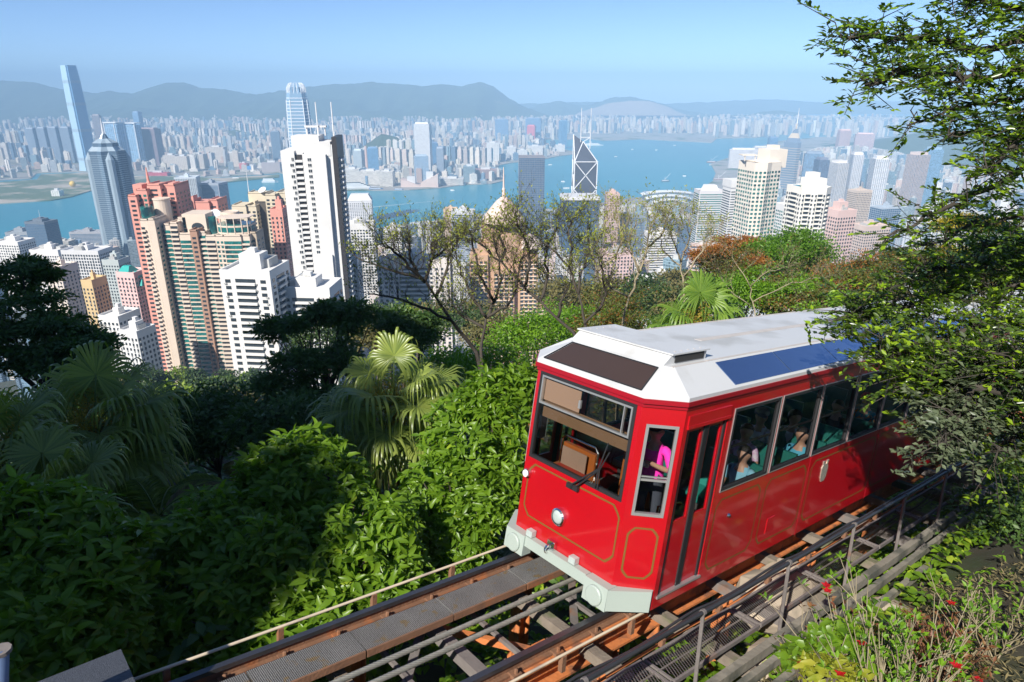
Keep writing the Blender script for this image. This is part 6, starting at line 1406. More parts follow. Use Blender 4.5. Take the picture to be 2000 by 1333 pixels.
def bush(label, blobs, mat, per=8, ln=.22, wd=.085, nleaf=300, group=None, name='bush', seedc=0):
    c0 = np.mean([b[0] for b in blobs], axis=0); g = ground(c0[0], c0[1])
    root = thing(name, label, 'bush', (c0[0], c0[1], g), group)
    P, Dr, N, K = rosettes([(np.array(c), np.array(r), n) for c, r, n in blobs], per, ln, wd)
    L_ = ln*(.5+.8*rng.random(len(P))**1.3); r = np.clip(rng.normal(.38, .2, len(P)), 0, .86); r = np.where(K & (rng.random(len(P)) < .55), .78+.2*rng.random(len(P)), r); L_ = np.where(K, L_*.72, L_)
    dep = P @ np.array(_fw); u = 1000+FPX*P[:, 0]/dep; v = 666.5-FPX*(P @ np.array(_up))/dep
    vis = (u > -10) & (u < 2010) & (v < 1340)
    ctr = np.array([np.array(b[0]) for b in blobs]); 
    score = np.where(vis, L_/dep, 0)*(1+.3*rng.random(len(P)))
    idx = np.argsort(-score)[:nleaf]
    leaf_objects(root, mat, P, Dr, N, L_, wd/ln, r, idx)
    keep = np.ones(len(P), bool); keep[idx] = False
    add_leaves('foliage', root, mat, P[keep], Dr[keep], N[keep], L_[keep], L_[keep]*wd/ln, r=r[keep])
    mb = MB(); rr2 = random.Random(len(P))
    for c, rad, n in blobs:
        b0 = Vector((c0[0]+rr2.uniform(-.3, .3), c0[1]+rr2.uniform(-.3, .3), g-.1)); c = Vector(c)
        mb.tube([b0, b0.lerp(c, .5)+Vector((rr2.uniform(-.2, .2), rr2.uniform(-.2, .2), 0)), c], [.05, .035, .02], 6)
        for q in range(14):
            d = Vector((rr2.gauss(0, 1), rr2.gauss(0, 1), abs(rr2.gauss(0, 1)))).normalized(); mb.tube([b0.lerp(c, .7), c+Vector((d.x*rad[0], d.y*rad[1], d.z*rad[2]))*.85], [.02, .008], 4)
    mb.build('stems', M_BARK, root, smooth=True)
    return root
def B_(u, v, d, rx, n, rz=None, ry=None): p = D(u, v, d); return ((p.x, p.y, p.z), (rx, ry or rx, rz or rx*.85), n)
bush('broad-leaved bush in front of the fan palm, its sunlit tip yellow-green', [B_(600, 960, 11.6, 1.05, 330), B_(470, 1070, 10.8, 1.2, 330), B_(700, 1090, 10.6, 1.15, 330), B_(560, 1150, 10.2, 1.2, 330), B_(420, 1210, 9.8, 1.1, 260), B_(640, 1215, 9.8, 1.0, 260), B_(400, 1300, 9.3, .8, 150), B_(770, 1160, 10.3, .8, 170), B_(600, 890, 11.9, .5, 90)], G_BUSH)
bush('broad-leaved bush lit bright green beside the tram front', [B_(930, 870, 12.8, 1.0, 300), B_(980, 780, 13.3, .8, 200), B_(880, 980, 12.2, 1.0, 280), B_(960, 990, 12.0, .8, 220), B_(840, 1040, 11.6, .7, 160), B_(900, 1080, 11.4, .6, 120)], G_BUSH, ln=.20, wd=.075)
bush('dark broad-leaved bush with fresh shoots above the concrete plinth', [B_(60, 1080, 9.2, 1.0, 280), B_(150, 1140, 8.9, .9, 260), B_(20, 1190, 8.6, .9, 240), B_(120, 1240, 8.4, .9, 260), B_(200, 1230, 8.6, .6, 140), B_(40, 1300, 8.0, .8, 160)], G_BUSH, ln=.24, wd=.095)

# --- trees: trunk, limbs, clumped crown
def crown_pts(c, rad, n, clumps, spread=.28, up=.5, flat=.6):
    c = np.array(c); rad = np.array(rad); d = sphere_dirs(clumps); d[:, 2] = d[:, 2]*.9+.15; d = unit(d)
    lum = np.array([.8+.5*mnoise.noise(Vector(tuple(q*1.7))+Vector(tuple(c))*.37) for q in d])[:, None]
    cc = c+d*rad*(.55+.45*rng.random((clumps, 1))**.6)*lum
    k = rng.integers(0, clumps, n); off = rng.normal(size=(n, 3))*rad*spread*np.array((1, 1, flat))*.6
    P = cc[k]+off; Dr = unit(off+.6*rng.normal(size=(n, 3))*np.linalg.norm(rad)*.2+np.array((0, 0, -.05))); N = unit(np.array((0, 0, 1.0))*up+.5*rng.normal(size=(n, 3))+d[k]*.5)
    return P, Dr, N, cc
def tree(label, c, rad, n, mat, ln, wd, clumps=60, bark=M_BARK, group=None, name='tree', spread=.28, T=LT2, F=LF2, tr_r=None, zg=None, limbs=14, cat='tree', extra=None, lobes=None):
    g = ground(c[0], c[1]) if zg is None else zg; root = thing(name, label, cat, (c[0], c[1], g), group)
    if lobes:
        S_ = [crown_pts(TD(*q[:3]), (q[3], q[3]*.9, q[4]), int(n/len(lobes)), max(8, clumps//len(lobes)), spread*1.1) for q in lobes]; P, Dr, N, cc = (np.concatenate([s_[i] for s_ in S_]) for i in range(4)); n = len(P); rng.shuffle(cc)
    else: P, Dr, N, cc = crown_pts(c, rad, n, clumps, spread)
    add_leaves('crown', root, mat, P, Dr, N, ln*(.7+.6*rng.random(n)), wd, T, F)
    if extra: m2, fr = extra; k = int(n*fr); P, Dr, N, c2 = crown_pts(np.array(c)+np.array((0, 0, rad[2]*.2)), rad, k, max(3, int(clumps*.15)), spread); add_leaves('crown', root, m2, P, Dr, N, ln, wd, T, F)
    mb = MB(); R = tr_r or max(rad)*.05; c = Vector(c); b = Vector((c.x, c.y, g-.2)); rr2 = random.Random(n+clumps)
    fork = b.lerp(c, .75) if g < c.z-rad[2]*.5 else b
    mb.tube([b, b.lerp(fork, .5)+Vector((rr2.uniform(-1, 1), rr2.uniform(-1, 1), 0))*R*2, fork], [R, R*.8, R*.65], 7)
    for q in cc[:limbs]:
        q = Vector(tuple(q)); m = fork.lerp(q, .5)+Vector((rr2.uniform(-1, 1), rr2.uniform(-1, 1), rr2.uniform(-.3, 1)))*R*3; mb.tube([fork, m, q], [R*.5, R*.3, R*.12], 5)
    mb.build('trunk', bark, root, smooth=True)
    return root
def TD(u, v, d): p = D(u, v, d); return (p.x, p.y, p.z)
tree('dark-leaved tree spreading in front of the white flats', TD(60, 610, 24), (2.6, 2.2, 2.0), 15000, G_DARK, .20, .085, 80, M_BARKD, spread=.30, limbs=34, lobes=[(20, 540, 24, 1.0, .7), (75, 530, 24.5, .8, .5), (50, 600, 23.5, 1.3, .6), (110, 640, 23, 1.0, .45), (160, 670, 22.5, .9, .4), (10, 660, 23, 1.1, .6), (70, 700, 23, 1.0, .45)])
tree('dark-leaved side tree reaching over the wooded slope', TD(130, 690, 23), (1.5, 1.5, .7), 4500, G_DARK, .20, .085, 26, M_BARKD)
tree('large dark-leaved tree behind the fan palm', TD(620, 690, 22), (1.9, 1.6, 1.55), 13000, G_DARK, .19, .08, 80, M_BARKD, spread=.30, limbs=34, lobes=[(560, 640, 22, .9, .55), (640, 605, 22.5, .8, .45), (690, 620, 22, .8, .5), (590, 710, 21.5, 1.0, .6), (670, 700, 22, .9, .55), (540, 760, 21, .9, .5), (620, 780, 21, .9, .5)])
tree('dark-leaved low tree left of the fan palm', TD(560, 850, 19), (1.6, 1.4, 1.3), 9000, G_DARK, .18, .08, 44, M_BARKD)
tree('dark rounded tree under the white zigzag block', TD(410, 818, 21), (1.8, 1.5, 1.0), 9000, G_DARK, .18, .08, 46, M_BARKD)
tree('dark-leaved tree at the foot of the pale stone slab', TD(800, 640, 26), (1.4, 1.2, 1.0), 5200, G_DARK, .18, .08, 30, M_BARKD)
k = 0
for (u, v, d, r_, m, lb) in ((1040, 660, 32, 1.9, G_LIT, 'fresh green tree under the bare branches by the tram roof'), (960, 740, 27, 1.8, G_LIT, 'fresh green tree between palm and tram front'), (1120, 640, 36, 2.0, G_LIT, 'yellow-green tree behind the tram roof edge'), (1200, 600, 42, 2.4, G_OLIVE, 'olive green tree under the pale bare trees'), (1190, 650, 30, 1.4, G_OLIVE, 'olive shrub-like tree just above the tram roof'), (880, 720, 30, 1.3, G_LIT, 'small fresh green tree behind the dark tree'), (1010, 790, 22, 1.4, G_OLIVE, 'olive tree in shade behind the tram front')):
    tree(lb, TD(u, v, d), (r_*1.15, r_, r_*.8), 5200, m, .17, .075, 40)
tree('round-topped glossy green tree standing above the orange foliage', TD(1545, 498, 52), (3.7, 3.0, 2.0), 13000, mk_leaf('dome_leaf', (.05, .13, .012), (.15, .29, .02), .45, .35), .24, .11, 70, M_BARK)
for (u, v, d, rx, rz, m, lb, ex) in ((1430, 510, 46, 2.6, 1.3, G_OLIVE, 'olive and orange tree below the banded tower', (G_ORNG, .7)), (1462, 478, 60, 1.5, .7, G_ORNG, 'orange-leaved tree peeking over the round green tree', None), (1450, 570, 40, 2.6, 1.3, G_LIT, 'yellow-green tree behind the palm and tram roof', (G_OLIVE, .3)), (1560, 580, 40, 2.8, 1.2, G_OLIVE, 'olive tree in front of the round green tree', (G_LIT, .4)), (1640, 560, 42, 2.4, 1.2, G_OLIVE, 'brown-olive tree right of the round green tree', (G_ORNG, .15)), (1730, 520, 50, 3.0, 1.5, G_OLIVE, 'brownish tree under the island towers', (G_ORNG, .12)), (1830, 520, 46, 3.2, 1.6, G_OLIVE, 'olive tree beneath the yellow blossom', (G_YEL, .25)), (1890, 440, 50, 2.4, .9, G_YEL, 'yellow-flowering tree behind the glossy branches', (G_OLIVE, .4)), (1960, 500, 40, 3.0, 1.8, G_DARK, 'dark tree beyond the glossy branches', None), (1350, 640, 34, 1.6, .9, G_OLIVE, 'low olive tree behind the bright fan palm', None), (1680, 620, 33, 2.2, 1.2, G_OLIVE, 'olive tree behind the far end of the tram roof', (G_LIT, .3))):
    tree(lb, TD(u, v, d), (rx, rx*.8, rz), 6500, m, .19, .085, 44, extra=ex)
# wooded slope below the towers
wr = random.Random(2)
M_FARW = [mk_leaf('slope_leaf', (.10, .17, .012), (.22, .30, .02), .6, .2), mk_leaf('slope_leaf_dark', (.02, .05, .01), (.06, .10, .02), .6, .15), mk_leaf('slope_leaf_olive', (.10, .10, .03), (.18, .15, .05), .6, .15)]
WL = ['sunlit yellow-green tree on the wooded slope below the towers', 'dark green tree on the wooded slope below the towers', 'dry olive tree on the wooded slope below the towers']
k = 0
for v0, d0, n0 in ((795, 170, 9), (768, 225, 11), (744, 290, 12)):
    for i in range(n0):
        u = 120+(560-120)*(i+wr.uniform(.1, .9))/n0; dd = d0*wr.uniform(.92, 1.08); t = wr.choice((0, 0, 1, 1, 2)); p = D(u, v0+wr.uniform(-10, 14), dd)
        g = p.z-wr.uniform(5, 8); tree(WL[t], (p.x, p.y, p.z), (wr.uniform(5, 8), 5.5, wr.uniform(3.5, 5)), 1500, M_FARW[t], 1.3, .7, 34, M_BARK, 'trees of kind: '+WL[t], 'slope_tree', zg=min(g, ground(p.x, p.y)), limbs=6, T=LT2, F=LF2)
for i in range(46):     # the slope further right, behind the bare trees
    u = wr.uniform(560, 2000); dd = wr.uniform(60, 210); v = 640+ (90-dd)*.25+wr.uniform(-12, 12) if u < 1000 else 600-(u-1000)*.06-(dd-60)*.25+wr.uniform(0, 30); p = D(u, v, dd); t = wr.choice((0, 1, 1, 2))
    lb = ['fresh green', 'dark green', 'olive'][t]+' tree on the steep slope beyond the tram'; s = dd/60
    tree(lb, (p.x, p.y, p.z), (2.6*s, 2.4*s, 1.7*s), 1700, M_FARW[t], .34*s, .17*s, 34, M_BARK, 'trees of kind: '+lb, 'slope_tree', zg=min(p.z-4, ground(p.x, p.y)), limbs=6)

# --- fan palms
def fan_mesh(H, d, R, droop=.8, nseg=34, sweep=2.65, seed=0, cup=.12):
    rr2 = np.random.default_rng(seed); d = Vector(d).normalized(); s = d.cross(Vector((0, 0, 1)))
    s = s.normalized() if s.length > .05 else Vector((1, 0, 0)); n = s.cross(d)
    d, s, n, H = (np.array(q) for q in (d, s, n, H))
    ts = np.array([.03, .3, .55, .70, .82, .92, 1.0]); V = []; Q = []; A = []
    for k in range(nseg):
        th = -sweep+2*sweep*(k+.5)/nseg; dth = sweep/nseg; Rk = R*(.80+.20*math.cos(th*.55))*(.74+.36*rr2.random()); dr = droop*(.6+.8*rr2.random())
        cv = rr2.random(); base = len(V)
        for t in ts:
            e = d*math.cos(th)+s*math.sin(th); f = max(0, (t-.55)/.45)
            wdt = dth*min(t, .55)*Rk*(1-f**1.3)*(1.0 if t <= .45 else .80)
            p = H+e*t*Rk*(1-.22*f*f*dr)+n*(cup*R*math.sin(t*1.6)*abs(math.sin(th))*1.2-.10*R*t*t); p = p+np.array((0, 0, -1))*(f**1.7)*dr*R*.62
            tn = -d*math.sin(th)+s*math.cos(th); fold = n*wdt*.45
            V += [p-tn*wdt, p+fold, p+tn*wdt]
        for j in range(len(ts)-1):
            a = base+j*3; Q += [(a, a+3, a+4, a+1), (a+1, a+4, a+5, a+2)]; A += [cv, cv]
    return np.array(V), np.array(Q), np.array(A)
def fan_palm(label, c, mat, n=20, R=1.15, pet=.9, seed=0, flowers=True, skirt=4, dry=3, tops=None, trunk_r=.13):
    r0 = random.Random(seed); c = Vector(c); g = ground(c.x, c.y); root = thing('fan_palm', label, 'palm', (c.x, c.y, min(g, c.z-2)))
    mb = MB(); zb = min(g, c.z-2); mb.tube([(c.x, c.y, zb-.2), (c.x+.05, c.y, zb*.5+c.z*.5), (c.x, c.y, c.z)], [trunk_r*1.2, trunk_r, trunk_r*.9], 9); mb.build('trunk', M_BARK, root, smooth=True)
    for k in range(n):
        az = k*2.399+r0.uniform(-.3, .3); el = math.radians(78-150*((k+.5)/n)**.9 if k < n-skirt else r0.uniform(-65, -35)); R_ = R*r0.uniform(.68, 1.1)
        if tops and k < len(tops): az, el = tops[k]
        dirv = Vector((math.cos(az)*math.cos(el), math.sin(az)*math.cos(el), math.sin(el))); pl = pet*r0.uniform(.8, 1.15)
        H = c+dirv*pl+Vector((0, 0, -.10*pl)); bl = (dirv+Vector((0, 0, -.25 if el > 0 else -.1))).normalized()
        V, Q, A = fan_mesh(H, bl, R_, droop=.75+.5*max(0, -dirv.z)+r0.uniform(0, .45), seed=seed*100+k)
        m = G_DRY if k >= n-dry else mat
        fr = link('frond', raw_mesh('frond', xform(V, MWD[root.name].inverted()), quads=Q, mats=[m], attrs={'rnd': A}), root)
        mb = MB(); mb.tube([c, c+dirv*pl*.55+Vector((0, 0, -.02)), H], [.022, .016, .012], 5); mb.build('stalk', m, fr, smooth=True)
    if flowers:
        for q in range(7):
            a = r0.uniform(0, 6.3); cc = c+Vector((math.cos(a)*.45, math.sin(a)*.45, r0.uniform(-.35, .35))); nn = 420
            off = rng.normal(size=(nn, 3))*np.array((.13, .13, .20)); P = np.array(cc)+off
            add_leaves('blossom', root, G_FLOW, P, unit(off+rng.normal(size=(nn, 3))*.2), unit(rng.normal(size=(nn, 3))), .07, .022, LT2, LF2)
    return root
fan_palm('fan palm with yellow blossom, its right side in sun, left of the tram', TD(770, 790, 16), G_PALM, 32, 1.25, 1.1, 3, skirt=8, dry=4, tops=[(2.5, .75), (.65, .85), (1.5, 1.35), (.15, .30), (3.0, .2)])
fan_palm('shaded fan palm with ochre blossom under the wooded slope', TD(185, 840, 14.5), G_PALM, 32, 1.3, 1.15, 5, skirt=6, dry=2, tops=[(2.2, .8), (.7, .95), (1.6, 1.2), (3.0, .5), (.2, .35)])
fan_palm('shaded fan palm beside the dark-leaved tree', TD(-10, 900, 12.5), G_PALM, 26, 1.25, 1.05, 7, skirt=5, dry=1)
fan_palm('low shaded fan palm above the dark bush', TD(100, 990, 11.5), G_PALM, 14, 1.1, .9, 9, flowers=False, skirt=6, dry=2)
fan_palm('bright green fan palm with yellow fruit behind the tram roof', TD(1375, 640, 21), G_PALMB, 18, 1.25, 1.05, 11, skirt=3, dry=0, tops=[(1.9, 1.25), (.75, .55), (2.45, .5), (1.3, 1.0), (2.9, .15), (.2, .2)])
# --- feather palm
def feather(root, c, d, ln, mat, seed=0):
    r0 = random.Random(seed); c = Vector(c); d = Vector(d).normalized(); pts = [c+d*ln*t+Vector((0, 0, -.55*ln*t*t)) for t in np.linspace(0, 1, 14)]
    mb = MB(); mb.tube(pts, [.018-.001*k for k in range(14)], 5); fr = mb.build('frond', mat, root, smooth=True)
    P, Dr, N = [], [], []
    for k in range(70):
        t = .12+.88*k/70; i = min(int(t*13), 12); p = pts[i].lerp(pts[i+1], t*13-i); tg = (pts[i+1]-pts[i]).normalized(); s = tg.cross(Vector((0, 0, 1))).normalized()
        for sg in (-1, 1): P.append(p); Dr.append(s*sg*.8+tg*.55+Vector((0, 0, -.25+r0.uniform(-.1, .1)))); N.append(Vector((0, 0, 1))+s*sg*-.4)
    n = len(P); P, Dr, N = (np.array([tuple(v) for v in a]) for a in (P, Dr, N)); L_ = np.repeat([.48*math.sin(math.pi*(.15+.8*k/70)) for k in range(70)], 2)
    V, t = leafset(P, Dr, N, L_, .035, LT4, LF4); o = link('leaflets', raw_mesh('leaflets', xform(V, MWD[root.name].inverted()), tris=t, mats=[mat], attrs={'rnd': rnd_faces(n, LF4)}), fr); o['kind'] = 'stuff'
for q, (lb, u, v, dd, n) in enumerate((('dark feather-leaved palm between the shaded fan palms and the bush', 310, 1010, 12.5, 11), ('feather-leaved palm behind the sunlit bush tip', 470, 960, 13.5, 8))):
    p = D(u, v, dd); root = thing('feather_palm', lb, 'palm', (p.x, p.y, ground(p.x, p.y))); mb = MB(); mb.tube([(p.x, p.y, ground(p.x, p.y)-.2), p], [.09, .07], 7); mb.build('trunk', M_BARK, root, smooth=True)
    for k in range(n): a = k*2.399+q; el = .9-1.0*(k/n); feather(root, p, (math.cos(a)*math.cos(el), math.sin(a)*math.cos(el), math.sin(el)), 1.7, G_DRY if k in (3, 8) else G_PALM, k+q*20)

# --- bare trees
def twig(mb, tips, p, d, ln, r, depth, r0, bias=.35):
    k = 3 if depth > 2 else 2 if depth else 1; pts = [p]; rad = [r]; q = p; dd = d
    for i in range(k):
        dd = (dd+Vector((r0.gauss(0, .16), r0.gauss(0, .16), r0.gauss(0, .12)+.05))).normalized(); q = q+dd*ln/k; pts.append(q); rad.append(r*(1-.5*(i+1)/k))
    mb.tube(pts, rad, 4 if r > .012 else 3, cap=False)
    if depth <= 0: tips.append((q, dd)); return
    nb = r0.choice((2, 3, 3)) if depth > 1 else r0.choice((2, 3, 4))
    for i in range(nb):
        t = r0.uniform(.35, 1.0) if i else 1.0; b = pts[min(int(t*k), k)]; nd = (dd+Vector((r0.gauss(0, .55), r0.gauss(0, .45), r0.gauss(.12, .40)))).normalized()
        twig(mb, tips, b, nd, ln*r0.uniform(.6, .88), r*.6, depth-1, r0)
def bare_tree(label, d, limbs, r=.13, bark=M_BARKD, depth=3, ln=1.0, seed=0, bud=G_BUD, budn=2, dens=1.0):
    """limbs: list of polylines in sight-line coordinates, the first is the trunk"""
    r0 = random.Random(seed); b = D(*limbs[0][0], d); g = ground(b.x, b.y); root = thing('bare_tree', label, 'tree', (b.x, b.y, min(g, b.z-1))); mb = MB(); tips = []
    for li, pl in enumerate(limbs):
        pts = [D(u, v, d+(r0.uniform(-.5, .5) if i and li else 0)+.5*math.sin(li*2.2)*i*.5) for i, (u, v) in enumerate(pl)]
        if li == 0: pts = [Vector((b.x, b.y, min(g, b.z-1)-.2))]+pts
        R0 = r*.62 if li == 0 else r*.36; rad = [R0*(1-.62*i/(len(pts)-1)) for i in range(len(pts))]
        fine = [pts[0]]; fr_ = [rad[0]]
        for i in range(len(pts)-1):
            for t in (.34, .67, 1.0):
                q = pts[i].lerp(pts[i+1], t)+Vector((r0.gauss(0, 1), r0.gauss(0, 1), r0.gauss(0, 1)))*.03*(1 if t < 1 else .3); fine.append(q); fr_.append(rad[i]+(rad[i+1]-rad[i])*t)
        mb.tube(fine, fr_, 7)
        if li == 0: continue
        m = len(fine)
        for i in range(2, m):
            for q in range(2 if i < m-1 else 3):
                if r0.random() > dens*(.45+.55*i/m): continue
                dd = (fine[i]-fine[i-1]).normalized(); nd = (dd*.8+Vector((r0.gauss(0, .5), r0.gauss(0, .5), r0.gauss(.35, .4)))).normalized()
                twig(mb, tips, fine[i], nd, ln*r0.uniform(.7, 1.35), fr_[i]*.32+.004, depth, r0)
    mb.build('trunk', bark, root, smooth=True)
    P, Dr = [], []
    for p, dd in tips:
        for q in range(budn):
            if r0.random() < .22: P.append(tuple(p-dd*r0.uniform(0, .12))); Dr.append(tuple(dd+Vector((r0.gauss(0, .5), r0.gauss(0, .5), r0.gauss(.2, .4)))))
    P = np.array(P); Dr = np.array(Dr); add_leaves('buds', root, bud, P, Dr, rng.normal(size=P.shape), .09, .038, LT2, LF2)
    return root
bare_tree('dark bare tree with budding twigs in front of the pale stone slab', 21, [[(950, 760), (930, 690), (880, 625), (830, 550)], [(830, 550), (790, 535), (740, 520), (700, 505)], [(830, 552), (806, 529), (785, 504), (764, 485), (740, 478)], [(830, 550), (842, 517), (845, 498), (842, 476), (862, 455)], [(850, 580), (868, 540), (875, 505), (890, 476)], [(880, 625), (820, 600), (760, 580), (720, 575)], [(815, 535), (800, 498), (800, 469)], [(845, 505), (870, 487), (895, 462)]], .15, M_BARKD, 4, .42, 1)
bare_tree('dark bare tree forking low in front of the domed tower', 20, [[(945, 760), (941, 680), (950, 620)], [(950, 620), (930, 590), (914, 562), (899, 520), (890, 491)], [(950, 622), (965, 590), (980, 545), (975, 505), (965, 469)], [(950, 620), (990, 600), (1010, 560), (1015, 512), (1030, 476)], [(945, 640), (905, 620), (890, 600)], [(965, 590), (940, 540), (930, 498), (920, 462)]], .13, M_BARKD, 4, .42, 2)
bare_tree('leaning dark bare tree whose long bough slants up to the left', 20.5, [[(1150, 700), (1118, 646), (1055, 589)], [(1055, 589), (1025, 562), (980, 511), (938, 476), (905, 462)], [(1025, 562), (1034, 520), (1034, 491), (1020, 455), (1010, 433)], [(1055, 589), (1070, 540), (1065, 505), (1075, 469), (1090, 440)], [(980, 511), (985, 484), (975, 455), (985, 433)], [(1090, 620), (1100, 580), (1120, 540)]], .14, M_BARKD, 4, .42, 3)
bare_tree('dark bare tree with wide fork just behind the tram roof', 19, [[(1150, 690), (1142, 634), (1130, 575)], [(1130, 575), (1110, 520), (1075, 484), (1052, 462)], [(1142, 634), (1170, 605), (1184, 577), (1178, 530), (1172, 505)], [(1130, 575), (1135, 530), (1150, 491), (1150, 448)], [(1110, 520), (1118, 484), (1110, 448), (1120, 426)]], .11, M_BARKD, 4, .42, 4)
bare_tree('pale-barked bare tree rising beside the black glass tower', 23, [[(1216, 680), (1217, 628), (1229, 580)], [(1229, 580), (1180, 560), (1166, 530), (1157, 491), (1175, 455), (1185, 426)], [(1229, 580), (1249, 532), (1264, 483), (1270, 444), (1285, 419)], [(1249, 532), (1235, 498), (1231, 466), (1243, 433)], [(1166, 530), (1200, 505), (1215, 469), (1210, 433)], [(1264, 483), (1290, 462), (1300, 433)]], .12, M_BARKP, 4, .42, 5)
bare_tree('pale-barked slender bare tree left of the banded tower', 24, [[(1340, 640), (1335, 560), (1330, 512)], [(1330, 512), (1318, 476), (1310, 448), (1320, 426)], [(1330, 512), (1342, 483), (1350, 448), (1345, 430)], [(1335, 540), (1372, 491), (1380, 462), (1395, 448)], [(1330, 520), (1295, 491), (1290, 462)]], .09, M_BARKP, 4, .42, 6)
bare_tree('thin pale bare shrub-tree above the bright fan palm', 27, [[(1480, 640), (1470, 590), (1465, 560)], [(1465, 560), (1440, 520), (1430, 498)], [(1465, 560), (1500, 530), (1540, 520)], [(1470, 590), (1530, 560), (1580, 545), (1620, 540)], [(1470, 600), (1420, 560), (1400, 520)]], .06, M_BARKP, 4, .42, 8, bud=G_OLIVE)
bare_tree('dead pale twig bush under the dark tree', 17, [[(520, 900), (515, 860), (520, 830)], [(520, 830), (500, 800), (495, 770)], [(520, 830), (540, 800), (545, 770)], [(515, 860), (560, 830), (575, 790)], [(515, 870), (480, 840), (465, 820)]], .03, M_BARKP, 2, .35, 9, budn=0) if False else None
